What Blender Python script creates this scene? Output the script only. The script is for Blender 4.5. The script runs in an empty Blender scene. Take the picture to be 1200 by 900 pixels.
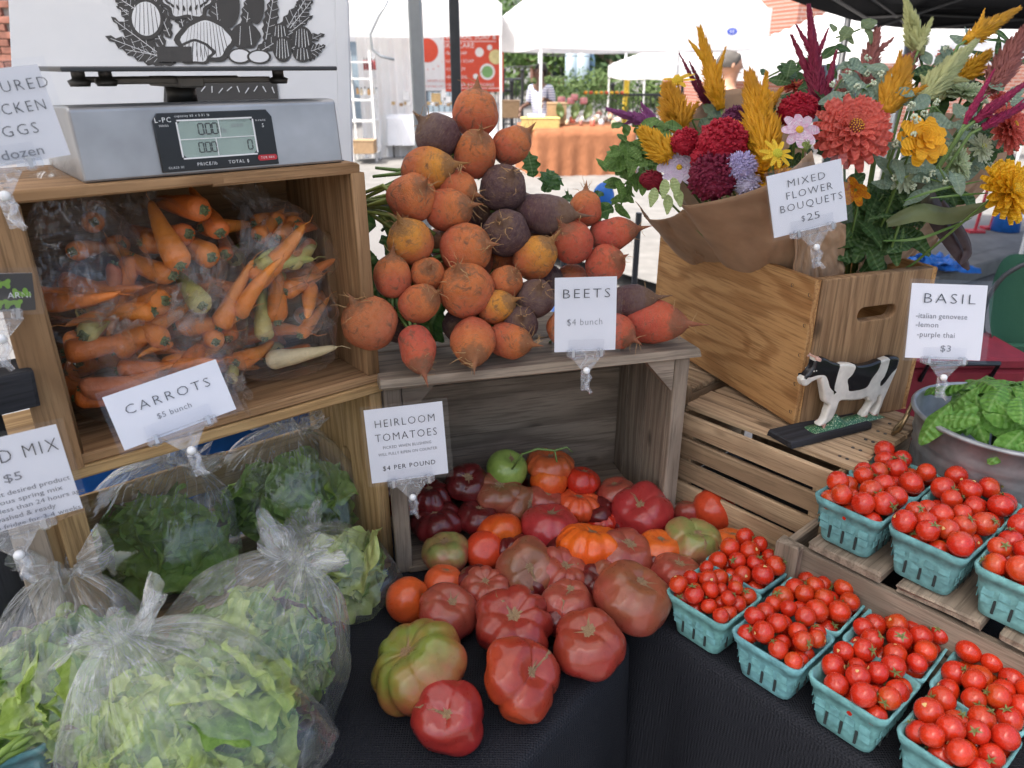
import bpy, bmesh, math, random
from mathutils import Vector, Matrix, Euler, noise
R = random.Random(7)
sc = bpy.context.scene
PI = math.pi
# ------------------------------------------------------------------ camera, sky, sun, exposure
F, PITCH, CH = 870.0, math.radians(23.3), 1.52
cp, sp = math.cos(PITCH), math.sin(PITCH)
RIGHT, FWD, UP = Vector((1, 0, 0)), Vector((0, cp, -sp)), Vector((0, sp, cp))
cam = bpy.data.objects.new('camera', bpy.data.cameras.new('camera'))
sc.collection.objects.link(cam); sc.camera = cam
cam.location = (0, 0, CH); cam.rotation_euler = (PI / 2 - PITCH, 0, 0)
cam.data.sensor_width = 36; cam.data.lens = 36 * F / 1200
cam.data.clip_start = 0.02; cam.data.clip_end = 2000
cam.data.dof.use_dof = True; cam.data.dof.focus_distance = 1.08; cam.data.dof.aperture_fstop = 7.0
w = bpy.data.worlds.new('World'); sc.world = w; w.use_nodes = True
SUN_EL, SUN_AZ = math.radians(62), math.radians(232)     # azimuth clockwise from +Y: from behind the camera, to its left
nt = w.node_tree
sky = nt.nodes.new('ShaderNodeTexSky'); sky.sky_type = 'NISHITA'; sky.sun_disc = False
sky.sun_elevation = SUN_EL; sky.sun_rotation = SUN_AZ; sky.air_density = 1.1; sky.dust_density = 6.0
bg = nt.nodes['Background']; bg.inputs[1].default_value = 0.15
nt.links.new(sky.outputs[0], bg.inputs[0])
sun = bpy.data.objects.new('sun', bpy.data.lights.new('sun', 'SUN')); sc.collection.objects.link(sun)
sun.data.energy = 2.8; sun.data.angle = math.radians(0.5); sun.data.color = (1, .96, .9)
sdir = Vector((math.sin(SUN_AZ) * math.cos(SUN_EL), math.cos(SUN_AZ) * math.cos(SUN_EL), math.sin(SUN_EL)))
sun.rotation_euler = sdir.to_track_quat('Z', 'Y').to_euler()
sc.view_settings.view_transform = 'Standard'; sc.view_settings.look = 'None'
sc.view_settings.exposure = 1.32; sc.view_settings.gamma = 1
sc.render.engine = 'CYCLES'
cy = sc.cycles
cy.max_bounces = 8; cy.diffuse_bounces = 3; cy.glossy_bounces = 3; cy.transmission_bounces = 4; cy.transparent_max_bounces = 24
cy.use_denoising = True; cy.caustics_reflective = False; cy.caustics_refractive = False
cy.sample_clamp_indirect = 6
# ------------------------------------------------------------------ helpers: points of the place
def ray(px, py):
    return (RIGHT * ((px - 600) / F) + FWD + UP * ((450 - py) / F))
def Zp(px, py, z):
    d = ray(px, py); t = (z - CH) / d.z; return Vector((t * d.x, t * d.y, z))
def Yp(px, py, Y):
    d = ray(px, py); t = Y / d.y; return Vector((t * d.x, Y, CH + t * d.z))
def PLp(px, py, p0, n):
    d = ray(px, py); o = Vector((0, 0, CH)); return o + d * ((Vector(p0) - o).dot(n) / d.dot(n))
def depth(p): return (Vector(p) - Vector((0, 0, CH))).dot(FWD)
def mpx(w, p): return w * depth(p) / F
def sdirv(x, y, t): return (RIGHT * x + UP * y - FWD * t).normalized()
# ------------------------------------------------------------------ helpers: objects
def link(o, parent=None):
    sc.collection.objects.link(o)
    if parent: o.parent = parent
    return o
def tag(o, label, cat, group=None, kind=None):
    if label: o['label'] = label
    if cat: o['category'] = cat
    if group: o['group'] = group
    if kind: o['kind'] = kind
    return o
def empty(name, loc, rot=None, label=None, cat=None, group=None):
    o = bpy.data.objects.new(name, None); link(o); o.location = loc; o.empty_display_size = .05
    if rot is not None:
        if isinstance(rot, Matrix): o.rotation_euler = rot.to_euler()
        else: o.rotation_euler = rot if hasattr(rot, '__len__') else (0, 0, rot)
    return tag(o, label, cat, group)
class MB:
    def __init__(s): s.v = []; s.f = []
    def add(s, vs, fs):
        n = len(s.v); s.v += [tuple(v) for v in vs]; s.f += [tuple(i + n for i in f) for f in fs]; return s
    def box(s, c, d, M=None, ch=0.0):
        hx, hy, hz = d[0] / 2, d[1] / 2, d[2] / 2; ch = min(ch, hx * .45, hy * .45, hz * .45)
        c = Vector(c); vs = []; fs = []
        if ch <= 0:
            vs = [Vector((x * hx, y * hy, z * hz)) for x in (-1, 1) for y in (-1, 1) for z in (-1, 1)]
            fs = [(0, 1, 3, 2), (4, 6, 7, 5), (0, 4, 5, 1), (2, 3, 7, 6), (0, 2, 6, 4), (1, 5, 7, 3)]
        else:
            idx = {}
            for x in (-1, 1):
                for y in (-1, 1):
                    for z in (-1, 1):
                        for a in range(3):
                            p = [hx - ch, hy - ch, hz - ch]; p[a] += ch
                            idx[(x, y, z, a)] = len(vs); vs.append(Vector((x * p[0], y * p[1], z * p[2])))
            def key(t, a): return idx[(t[0], t[1], t[2], a)]
            for a in range(3):
                b, c2 = (a + 1) % 3, (a + 2) % 3
                for sgn in (-1, 1):
                    q = []
                    for u, v in ((-1, -1), (1, -1), (1, 1), (-1, 1)):
                        t = [0, 0, 0]; t[a] = sgn; t[b] = u; t[c2] = v; q.append(key(t, a))
                    fs.append(tuple(q if sgn > 0 else q[::-1]))
            for a in range(3):      # edges along axis a
                b, c2 = (a + 1) % 3, (a + 2) % 3
                for u in (-1, 1):
                    for v in (-1, 1):
                        t0 = [0, 0, 0]; t0[b] = u; t0[c2] = v; t1 = list(t0); t0[a] = -1; t1[a] = 1
                        q = [key(t0, b), key(t1, b), key(t1, c2), key(t0, c2)]
                        fs.append(tuple(q[::-1] if u * v > 0 else q))
            for x in (-1, 1):
                for y in (-1, 1):
                    for z in (-1, 1):
                        q = [idx[(x, y, z, 0)], idx[(x, y, z, 1)], idx[(x, y, z, 2)]]
                        fs.append(tuple(q if x * y * z > 0 else q[::-1]))
        if M is not None: vs = [M @ v for v in vs]
        return s.add([v + c for v in vs], fs)
    def tube(s, pts, rads, n=8, cap=True):
        pts = [Vector(p) for p in pts]
        if not hasattr(rads, '__len__'): rads = [rads] * len(pts)
        base = len(s.v); prev = None
        for i, p in enumerate(pts):
            d = (pts[min(i + 1, len(pts) - 1)] - pts[max(i - 1, 0)])
            if d.length < 1e-9: d = Vector((0, 0, 1))
            d.normalize()
            if prev is None: a = d.orthogonal().normalized()
            else: a = (prev - d * prev.dot(d)); a = a.normalized() if a.length > 1e-6 else d.orthogonal().normalized()
            prev = a; b = d.cross(a)
            for k in range(n):
                t = 2 * PI * k / n; s.v.append(tuple(p + (a * math.cos(t) + b * math.sin(t)) * rads[i]))
        for i in range(len(pts) - 1):
            for k in range(n):
                s.f.append((base + i * n + k, base + i * n + (k + 1) % n, base + (i + 1) * n + (k + 1) % n, base + (i + 1) * n + k))
        if cap:
            s.f.append(tuple(base + k for k in range(n))[::-1]); m = base + (len(pts) - 1) * n; s.f.append(tuple(m + k for k in range(n)))
        return s
    def lathe(s, prof, n=24, c=(0, 0, 0), fn=None):
        base = len(s.v); c = Vector(c)
        for (r, z) in prof:
            for k in range(n):
                t = 2 * PI * k / n; rr, zz = (r, z) if fn is None else fn(r, z, t)
                s.v.append(tuple(c + Vector((rr * math.cos(t), rr * math.sin(t), zz))))
        for i in range(len(prof) - 1):
            for k in range(n):
                s.f.append((base + i * n + k, base + i * n + (k + 1) % n, base + (i + 1) * n + (k + 1) % n, base + (i + 1) * n + k))
        return s
    def grid(s, fn, nu, nv):
        base = len(s.v)
        for i in range(nu + 1):
            for j in range(nv + 1): s.v.append(tuple(fn(i / nu, j / nv)))
        for i in range(nu):
            for j in range(nv):
                a = base + i * (nv + 1) + j; s.f.append((a, a + nv + 1, a + nv + 2, a + 1))
        return s
    def ball(s, c, r, nu=10, nv=8, fn=None):
        c = Vector(c); r = r if hasattr(r, '__len__') else (r, r, r)
        prof = []
        return s.lathe([(max(1e-4, math.sin(PI * j / nv)), -math.cos(PI * j / nv)) for j in range(nv + 1)], nu) if False else s._ball(c, r, nu, nv)
    def _ball(s, c, r, nu, nv):
        base = len(s.v); s.v.append(tuple(c + Vector((0, 0, -r[2]))))
        for j in range(1, nv):
            a = PI * j / nv
            for k in range(nu):
                t = 2 * PI * k / nu; s.v.append((c.x + r[0] * math.sin(a) * math.cos(t), c.y + r[1] * math.sin(a) * math.sin(t), c.z - r[2] * math.cos(a)))
        s.v.append(tuple(c + Vector((0, 0, r[2])))); top = len(s.v) - 1
        for k in range(nu):
            s.f.append((base, base + 1 + (k + 1) % nu, base + 1 + k)); m = base + 1 + (nv - 2) * nu; s.f.append((top, m + k, m + (k + 1) % nu))
        for j in range(nv - 2):
            for k in range(nu):
                a = base + 1 + j * nu; s.f.append((a + k, a + (k + 1) % nu, a + nu + (k + 1) % nu, a + nu + k))
        return s
    def mesh(s, name, mat=None, smooth=False):
        me = bpy.data.meshes.new(name); me.from_pydata(s.v, [], s.f); me.update()
        if mat: me.materials.append(mat)
        if smooth: me.polygons.foreach_set('use_smooth', [True] * len(me.polygons))
        return me
def obj(name, me, parent=None, loc=(0, 0, 0), rot=None, scale=None, col=None, col2=None):
    if isinstance(me, MB): me = me.mesh(name)
    o = bpy.data.objects.new(name, me); link(o, parent); o.location = loc
    if rot is not None:
        o.rotation_euler = rot.to_euler() if isinstance(rot, Matrix) or hasattr(rot, 'to_euler') else rot
    if scale is not None: o.scale = scale if hasattr(scale, '__len__') else (scale,) * 3
    if col: o.color = (*col, 1)
    if col2: o['col2'] = [float(x) for x in col2]
    return o
def frame(x, y=None, z=None):      # rotation matrix from axes
    return Matrix((x, y, z)).transposed()
# ------------------------------------------------------------------ materials
def newmat(name):
    m = bpy.data.materials.new(name); m.use_nodes = True; n = m.node_tree; b = n.nodes['Principled BSDF']; return m, n, b
class G:
    def __init__(s, nt): s.nt = nt
    def n(s, t, ins=None, **kw):
        x = s.nt.nodes.new('ShaderNode' + t)
        for k, v in kw.items(): setattr(x, k, v)
        for k, v in (ins or {}).items():
            if isinstance(v, bpy.types.NodeSocket): s.nt.links.new(v, x.inputs[k])
            else: x.inputs[k].default_value = v
        return x
    def math(s, op, a, b=0.0):
        return s.n('Math', {0: a, 1: b}, operation=op).outputs[0]
    def mix(s, f, a, b, blend='MIX'):
        x = s.nt.nodes.new('ShaderNodeMix'); x.data_type = 'RGBA'; x.blend_type = blend
        for i, v in ((0, f), (6, a), (7, b)):
            if isinstance(v, bpy.types.NodeSocket): s.nt.links.new(v, x.inputs[i])
            else: x.inputs[i].default_value = v if i == 0 else (*v[:3], 1)
        return x.outputs[2]
    def ramp(s, f, stops):
        x = s.n('ValToRGB', {0: f}); e = x.color_ramp.elements
        while len(e) < len(stops): e.new(0.5)
        for i, (p, c) in enumerate(stops):
            e[i].position = p; e[i].color = (*c, 1) if hasattr(c, '__len__') else (c, c, c, 1)
        return x.outputs[0]
    def rnd(s): return s.n('ObjectInfo').outputs['Random']
    def coord(s, scale=(1, 1, 1), rnd=True, kind='Object', add=37.0):
        tc = s.n('TexCoord').outputs[kind]
        v = s.n('Mapping', {0: tc, 3: scale}).outputs[0]
        if rnd:
            r = s.math('MULTIPLY', s.rnd(), add); v = s.n('VectorMath', {0: v, 1: r}, operation='ADD').outputs[0]
        return v
    def noise(s, v, sc_, det=3, rough=.55, dist=0): return s.n('TexNoise', {'Vector': v, 'Scale': sc_, 'Detail': det, 'Roughness': rough, 'Distortion': dist}).outputs[0]
    def bump(s, h, st, dist=.001, normal=None):
        d = {'Height': h, 'Strength': st, 'Distance': dist}
        if normal: d['Normal'] = normal
        return s.n('Bump', d).outputs[0]
MATS = {}
def flat(name, col, rough=.6, metal=0, var=.08, sc_=30, bump=.2, spec=.5, objcol=False, trans=0):
    if name in MATS: return MATS[name]
    m, n, b = newmat(name); g = G(n); v = g.coord(); f = g.noise(v, sc_, 4)
    base = g.n('ObjectInfo').outputs['Color'] if objcol else col
    if objcol: hi = g.mix(1.0, base, (1 + var * 2,) * 3, 'MULTIPLY'); lo = g.mix(1.0, base, (1 - var * 2,) * 3, 'MULTIPLY')
    else: hi = tuple(min(1, c * (1 + var * 2)) for c in col); lo = tuple(c * (1 - var * 2) for c in col)
    c = g.mix(g.ramp(f, [(.3, 0.0), (.7, 1.0)]), lo, hi)
    n.links.new(c, b.inputs['Base Color']); b.inputs['Roughness'].default_value = rough; b.inputs['Metallic'].default_value = metal
    b.inputs['Specular IOR Level'].default_value = spec
    if bump: n.links.new(g.bump(f, bump, .0008), b.inputs['Normal'])
    if trans:
        t = g.n('BsdfTranslucent', {0: c}); mx = g.n('MixShader', {0: trans, 1: b.outputs[0], 2: t.outputs[0]})
        n.links.new(mx.outputs[0], n.nodes['Material Output'].inputs[0])
    MATS[name] = m; return m
def wood(name, c1, c2, c3, grain=1.0, stain=.5, rough=.75):
    m, n, b = newmat(name); g = G(n)
    v = g.coord((2.2, 26, 26)); v2 = g.coord((1.2, 5, 5))
    warp = g.noise(v2, 1.6, 2)
    vv = g.n('VectorMath', {0: v, 1: g.n('CombineXYZ', {1: g.math('MULTIPLY', warp, 2.6), 2: g.math('MULTIPLY', warp, 1.6)}).outputs[0]}, operation='ADD').outputs[0]
    a = g.noise(vv, 1.3, 5, .6); fine = g.noise(g.coord((9, 260, 260)), 1.0, 4, .7)
    rings = g.n('TexWave', {'Vector': vv, 'Scale': .55 * grain, 'Distortion': 3.0, 'Detail': 2.0, 'Detail Scale': 1.2}, wave_type='BANDS', bands_direction='Y').outputs[1]
    c = g.mix(g.ramp(a, [(.3, 0.0), (.72, 1.0)]), c1, c2)
    c = g.mix(g.math('MULTIPLY', g.ramp(rings, [(.45, 0.0), (.95, 1.0)]), .6), c, c3)
    c = g.mix(g.math('MULTIPLY', g.ramp(fine, [(.48, 0.0), (.64, 1.0)]), .55), c, tuple(x * .5 for x in c3))
    blot = g.noise(g.coord((3, 7, 7)), 1.7, 4, .6)
    c = g.mix(g.math('MULTIPLY', g.ramp(blot, [(.5, 0.0), (.75, 1.0)]), stain), c, tuple(x * .45 for x in c1))
    kn = g.n('TexVoronoi', {'Vector': g.coord((5, 11, 11)), 'Scale': 1.0}).outputs['Distance']
    c = g.mix(g.ramp(kn, [(.05, .85), (.12, 0.0)]), c, tuple(x * .3 for x in c3))
    tint = g.math('ADD', g.math('MULTIPLY', g.rnd(), .45), .78)
    c = g.mix(1.0, c, g.n('CombineColor', {0: tint, 1: tint, 2: tint}).outputs[0], 'MULTIPLY')
    n.links.new(c, b.inputs['Base Color']); b.inputs['Roughness'].default_value = rough; b.inputs['Specular IOR Level'].default_value = .25
    h = g.math('ADD', g.math('MULTIPLY', fine, .6), a)
    n.links.new(g.bump(h, .5, .0012), b.inputs['Normal']); MATS[name] = m; return m
W_OLD = wood('weathered_grey_wood', (.24, .19, .14), (.33, .265, .20), (.15, .115, .085), stain=.7, rough=.85)
W_CRATE = wood('brown_crate_wood', (.29, .165, .08), (.38, .23, .115), (.18, .095, .042), stain=.45)
W_PINE = wood('pale_pine_wood', (.44, .28, .125), (.54, .36, .17), (.28, .16, .065), stain=.2)
W_BOX = wood('amber_pine_wood', (.48, .245, .09), (.58, .33, .135), (.29, .125, .04), grain=2.2, stain=.25)
W_BOXEND = wood('aged_box_end_wood', (.29, .17, .085), (.38, .235, .125), (.18, .10, .05), stain=.6)
W_SLAT = wood('tan_slat_wood', (.40, .27, .155), (.50, .36, .22), (.24, .15, .085), stain=.55)
W_DARK = wood('black_painted_wood', (.02, .02, .023), (.032, .032, .036), (.014, .014, .014), stain=.1)
def film(name, gloss=.34, haze=.05, rough=.09, tint=(.97, .98, 1)):
    m, n, b = newmat(name); g = G(n); n.nodes.remove(b)
    v = g.coord((1, 1, .38)); r1 = g.noise(v, 30, 2, .5, .5); r2 = g.noise(v, 95, 2, .5, .3)
    ridg = g.math('ABSOLUTE', g.math('SUBTRACT', r1, .5)); h = g.math('ADD', ridg, g.math('MULTIPLY', r2, .10))
    bp = g.bump(h, .7, .012)
    lw = g.n('LayerWeight', {'Blend': .35, 'Normal': bp}).outputs['Facing']
    gl = g.n('BsdfGlossy', {'Color': (1, 1, 1, 1), 'Roughness': rough, 'Normal': bp}); df = g.n('BsdfDiffuse', {'Color': (.85, .87, .9, 1), 'Normal': bp})
    tl = g.n('BsdfTranslucent', {'Color': (.85, .87, .9, 1)})
    tr = g.n('BsdfTransparent', {'Color': (*tint, 1)})
    dd = g.n('MixShader', {0: .5, 1: df.outputs[0], 2: tl.outputs[0]})
    f1 = g.math('ADD', g.math('MULTIPLY', g.ramp(ridg, [(0, 1.0), (.010, .45), (.026, 0.0)]), .30), haze)
    f1 = g.math('ADD', f1, g.math('MULTIPLY', g.math('MULTIPLY', g.math('MULTIPLY', lw, lw), lw), .14))
    a = g.n('MixShader', {0: f1, 1: tr.outputs[0], 2: dd.outputs[0]})
    f2 = g.math('MULTIPLY', g.math('ADD', g.math('MULTIPLY', g.math('MULTIPLY', lw, lw), lw), .055), gloss)
    o = g.n('MixShader', {0: f2, 1: a.outputs[0], 2: gl.outputs[0]})
    n.links.new(o.outputs[0], n.nodes['Material Output'].inputs[0]); MATS[name] = m; return m
M_FILM = film('clear_bag_film', .75, .0, .06)
def puffed(name='puffed_bag_film', K=1.0):
    m, n, b = newmat(name); g = G(n); n.nodes.remove(b)
    tc = g.n('TexCoord'); s_ = g.n('SeparateXYZ', {0: tc.outputs['Object']}); gz = g.n('SeparateXYZ', {0: tc.outputs['Generated']}).outputs[2]
    ang = g.math('ARCTAN2', s_.outputs[1], s_.outputs[0]); rn = g.math('MULTIPLY', g.rnd(), 40.0)
    st = g.noise(g.n('CombineXYZ', {0: g.math('MULTIPLY', ang, 1.5), 1: rn, 2: g.math('MULTIPLY', gz, 1.6)}).outputs[0], 3.2, 2, .5, .4)
    rd = g.math('ABSOLUTE', g.math('SUBTRACT', st, .5)); top = g.ramp(gz, [(.42, 0.0), (.82, 1.0)])
    v = g.coord(); cl = g.noise(v, 14, 2, .5, .4); cr = g.math('ABSOLUTE', g.math('SUBTRACT', cl, .5)); big = g.noise(v, 7, 2)
    lines = g.math('MULTIPLY', g.ramp(rd, [(0, 1.0), (.012, .5), (.04, 0.0)]), g.math('MULTIPLY', top, .30))
    crs = g.math('MULTIPLY', g.ramp(cr, [(0, 1.0), (.008, .3), (.018, 0.0)]), .13)
    h = g.math('ADD', g.math('MULTIPLY', g.math('MULTIPLY', rd, top), 1.6), g.math('ADD', g.math('MULTIPLY', cr, .5), g.math('MULTIPLY', big, 1.2)))
    bp = g.bump(h, .8, .014); lw = g.n('LayerWeight', {'Blend': .35, 'Normal': bp}).outputs['Facing']
    gl = g.n('BsdfGlossy', {'Color': (1, 1, 1, 1), 'Roughness': .10, 'Normal': bp}); df = g.n('BsdfDiffuse', {'Color': (.95, .96, .97, 1)}); tl = g.n('BsdfTranslucent', {'Color': (.95, .96, .97, 1)}); tr = g.n('BsdfTransparent', {'Color': (.985, .99, .99, 1)})
    dd = g.n('MixShader', {0: .5, 1: df.outputs[0], 2: tl.outputs[0]}); hz = g.math('ADD', .035, g.math('MULTIPLY', g.math('MULTIPLY', top, big), .20))
    f1 = g.math('ADD', g.math('ADD', lines, crs), g.math('ADD', hz, g.math('MULTIPLY', g.math('MULTIPLY', lw, lw), .12)))
    a = g.n('MixShader', {0: g.math('MULTIPLY', g.math('MINIMUM', f1, .8), K), 1: tr.outputs[0], 2: dd.outputs[0]}); f2 = g.math('MULTIPLY', g.math('ADD', g.math('POWER', lw, 3.0), .06 * K), .8)
    o = g.n('MixShader', {0: f2, 1: a.outputs[0], 2: gl.outputs[0]}); n.links.new(o.outputs[0], n.nodes['Material Output'].inputs[0]); return m
M_FILM2 = puffed(); M_FILM3 = puffed('carrot_bag_film', .42)
M_CLIP = film('clear_rigid_plastic', 1.2, .10, .05)
def clear(name, fac, rough):
    m, n, b = newmat(name); g = G(n); n.nodes.remove(b); lw = g.n('LayerWeight', {'Blend': .3}).outputs['Fresnel']
    gl = g.n('BsdfGlossy', {'Color': (1, 1, 1, 1), 'Roughness': rough}); tr = g.n('BsdfTransparent', {'Color': (.985, .985, .99, 1)})
    o = g.n('MixShader', {0: g.math('ADD', g.math('MULTIPLY', lw, fac), .01), 1: tr.outputs[0], 2: gl.outputs[0]}); n.links.new(o.outputs[0], n.nodes['Material Output'].inputs[0]); return m
M_SLEEVE = clear('clear_card_sleeve', .25, .15)
def fruit(name, rough=.22, dust=.0, spots=0.0, mott=.0, streak=False, coat=.3, bump=.05, tip=0, spec=.4):
    m, n, b = newmat(name); g = G(n)
    c1 = g.n('ObjectInfo').outputs['Color']; c2 = g.n('Attribute', attribute_type='OBJECT', attribute_name='col2').outputs['Color']
    v = g.coord(); z = g.n('SeparateXYZ', {0: g.n('TexCoord').outputs['Object']}).outputs[2]
    nz = g.noise(v, 1.6, 3); nb = g.noise(v, 5.0, 4, .65)
    f = g.math('ADD', g.math('MULTIPLY', z, .55), g.math('ADD', g.math('MULTIPLY', nz, .9), -.05))
    c = g.mix(g.ramp(f, [(.25, 0.0), (.8, 1.0)]), c1, c2)
    var = g.mix(nb, (.72, .72, .72), (1.25, 1.25, 1.25)); c = g.mix(1.0, c, var, 'MULTIPLY')
    if mott:
        k = g.noise(v, 1.5, 8, .68, 1.6); k2 = g.noise(g.coord((2.5, 2.5, 20)), 1.6, 5, .7)
        c = g.mix(g.math('MULTIPLY', g.ramp(k, [(.55, 0.0), (.64, 1.0)]), mott), c, (.13, .065, .035))
        c = g.mix(g.math('MULTIPLY', g.ramp(k2, [(.55, 0.0), (.60, 1.0)]), mott * .6), c, (.24, .15, .075))
    if tip:
        tz = g.math('ADD', g.math('ABSOLUTE', z), g.math('MULTIPLY', g.noise(v, 4, 5, .7), .9)); c = g.mix(g.math('MULTIPLY', g.ramp(tz, [(.62, 0.0), (.72, 1.0)]) if False else g.ramp(g.math('MULTIPLY', tz, .5), [(.62, 0.0), (.72, .75)]), .9), c, (.16, .085, .04))
    if dust:
        c = g.mix(g.math('MULTIPLY', g.ramp(nb, [(.35, 0.0), (.7, 1.0)]), dust), c, (.30, .22, .17))
    if spots:
        s_ = g.n('TexVoronoi', {'Vector': v, 'Scale': 34.0}).outputs['Distance']
        c = g.mix(g.math('MULTIPLY', g.ramp(s_, [(.06, 1.0), (.12, 0.0)]), spots), c, (.75, .5, .22))
    n.links.new(c, b.inputs['Base Color']); b.inputs['Roughness'].default_value = rough
    n.links.new(g.ramp(g.noise(v, 7, 3), [(.3, rough * .8), (.75, min(1, rough * 1.6))]), b.inputs['Roughness'])
    b.inputs['Coat Weight'].default_value = coat; b.inputs['Specular IOR Level'].default_value = spec; b.inputs['Coat Roughness'].default_value = .11
    b.inputs['Subsurface Weight'].default_value = .0
    n.links.new(g.bump(g.noise(v, 22, 4, .7), bump, .02), b.inputs['Normal']); MATS[name] = m; return m
M_TOM = fruit('heirloom_tomato_skin', .30, spots=.12, coat=.65, bump=.02, spec=.2)
M_CHERRY = fruit('cherry_tomato_skin', .22, coat=.6, bump=.01, spec=.25)
M_BEET = fruit('beet_skin', .55, dust=.16, mott=.8, coat=.0, bump=.5, tip=1)
M_CARROT = fruit('carrot_skin', .36, dust=.12, mott=.12, coat=.12, bump=.3)
M_SCAR = flat('corky_scar', (.27, .17, .085), .85, var=.5, sc_=300, bump=.8)
M_ROOT = flat('dry_root_hair', (.42, .25, .11), .8, objcol=False)
M_CALYX = flat('tomato_calyx', (.16, .17, .05), .7)
M_DRYSTEM = flat('dry_stem_scar', (.62, .42, .16), .8)
def leafmat(name, rough=.45, trans=.35, vein=True, sc_=9):
    m, n, b = newmat(name); g = G(n)
    c1 = g.n('ObjectInfo').outputs['Color']; c2 = g.n('Attribute', attribute_type='OBJECT', attribute_name='col2').outputs['Color']
    v = g.coord(); f = g.noise(v, sc_, 4, .6); y = g.math('ABSOLUTE', g.n('SeparateXYZ', {0: g.n('TexCoord').outputs['Object']}).outputs[0])
    c = g.mix(g.ramp(f, [(.3, 0.0), (.7, 1.0)]), c1, c2)
    w_ = g.n('TexWave', {'Vector': g.coord((1, 1, 1), False), 'Scale': 2.2, 'Distortion': 5.0, 'Detail': 3.0}, bands_direction='Y').outputs[1]
    c = g.mix(g.math('MULTIPLY', g.ramp(w_, [(.9, 0.0), (1.0, .5)]), .13 if vein else 0), c, c2)
    c = g.mix(g.ramp(y, [(.012, .45), (.035, 0.0)]), c, g.mix(.35, c2, (.5, .62, .3))) if vein else c
    n.links.new(c, b.inputs['Base Color']); b.inputs['Roughness'].default_value = rough
    bp = g.bump(g.math('ADD', f, g.math('MULTIPLY', w_, .5)), .35, .05); n.links.new(bp, b.inputs['Normal'])
    t = g.n('BsdfTranslucent', {0: c}); mx = g.n('MixShader', {0: trans, 1: b.outputs[0], 2: t.outputs[0]})
    n.links.new(mx.outputs[0], n.nodes['Material Output'].inputs[0]); MATS[name] = m; return m
M_LEAF = leafmat('leaf_green'); M_LETT = leafmat('lettuce_leaf', .4, .42)
M_PETAL = leafmat('flower_petal', .6, .3, False, 5)
M_STEM = flat('green_stem', (.12, .2, .05), .5, objcol=False)
M_CARD = flat('white_card', (.78, .78, .81), .45, var=.015, sc_=12, bump=.05)
M_INK = flat('dark_ink', (.045, .045, .05), .6, var=.02, bump=0)
M_INKG = flat('grey_ink', (.22, .22, .24), .6, var=.02, bump=0)
M_WHITEINK = flat('white_ink', (.78, .78, .78), .5, var=.02, bump=0)
M_TEAL = flat('teal_pulp_board', (.15, .36, .37), .9, var=.16, sc_=70, bump=1.6, objcol=True)
M_SLOT = flat('basket_slot_shadow', (.02, .03, .03), .9)
M_STEEL = flat('brushed_steel', (.40, .40, .41), .42, .8, var=.12, sc_=9, bump=.08)
M_GALV = flat('galvanised_steel', (.34, .355, .365), .45, .55, var=.22, sc_=14, bump=.1)
M_BLACKPL = flat('black_plastic', (.012, .013, .016), .28, var=.1)
M_DKMET = flat('dark_metal', (.07, .065, .06), .45, .6)
M_POLE = flat('grey_aluminium', (.36, .38, .39), .4, .6, var=.03)
M_POLED = flat('charcoal_metal', (.045, .048, .052), .45, .3, var=.05)
M_WHITE = flat('white_paint', (.78, .78, .77), .45, var=.03)
M_KRAFT = flat('kraft_paper', (.36, .225, .135), .8, var=.10, sc_=16, bump=.6)
M_LCD = flat('lcd_glass', (.33, .42, .38), .2, var=.03, bump=0)
def clothmat(name, col, weave=420, rough=.9, st=.5, trans=0.0, fold=0):
    m, n, b = newmat(name); g = G(n); v = g.coord(rnd=False)
    ck = g.n('TexVoronoi', {'Vector': v, 'Scale': float(weave), 'Randomness': .25}).outputs['Distance']
    nz = g.noise(v, 3, 4)
    c = g.mix(nz, tuple(x * .8 for x in col), tuple(min(1, x * 1.2) for x in col))
    c = g.mix(g.math('MULTIPLY', g.ramp(ck, [(.1, 0.0), (.6, 1.0)]), .5), c, tuple(min(1, x * 1.5 + .004) for x in col))
    n.links.new(c, b.inputs['Base Color']); b.inputs['Roughness'].default_value = rough; b.inputs['Specular IOR Level'].default_value = .3
    h = g.math('ADD', ck, g.math('MULTIPLY', g.noise(v, 7, 3), 6.0 if fold else .5))
    n.links.new(g.bump(h, st, .002 if not fold else .01), b.inputs['Normal'])
    if trans:
        t = g.n('BsdfTranslucent', {0: c}); mx = g.n('MixShader', {0: trans, 1: b.outputs[0], 2: t.outputs[0]})
        n.links.new(mx.outputs[0], n.nodes['Material Output'].inputs[0])
    MATS[name] = m; return m
M_BCLOTH = clothmat('black_tablecloth_weave', (.008, .009, .013), 300, .7, 1.0)
M_TENT = clothmat('white_canopy_fabric', (.78, .78, .78), 300, .7, .2, .40, 1)
M_BTENT = clothmat('black_canopy_fabric', (.018, .019, .022), 300, .8, .2, 0, 1)
M_OCLOTH = clothmat('rust_velvet', (.30, .12, .055), 120, .8, .4, 0, 1)
M_WCLOTH = clothmat('white_tablecloth', (.72, .74, .78), 200, .8, .3, 0, 1)
M_BANNER = flat('white_banner_vinyl', (.56, .58, .62), .45, var=.03, sc_=5, bump=.1)

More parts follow.
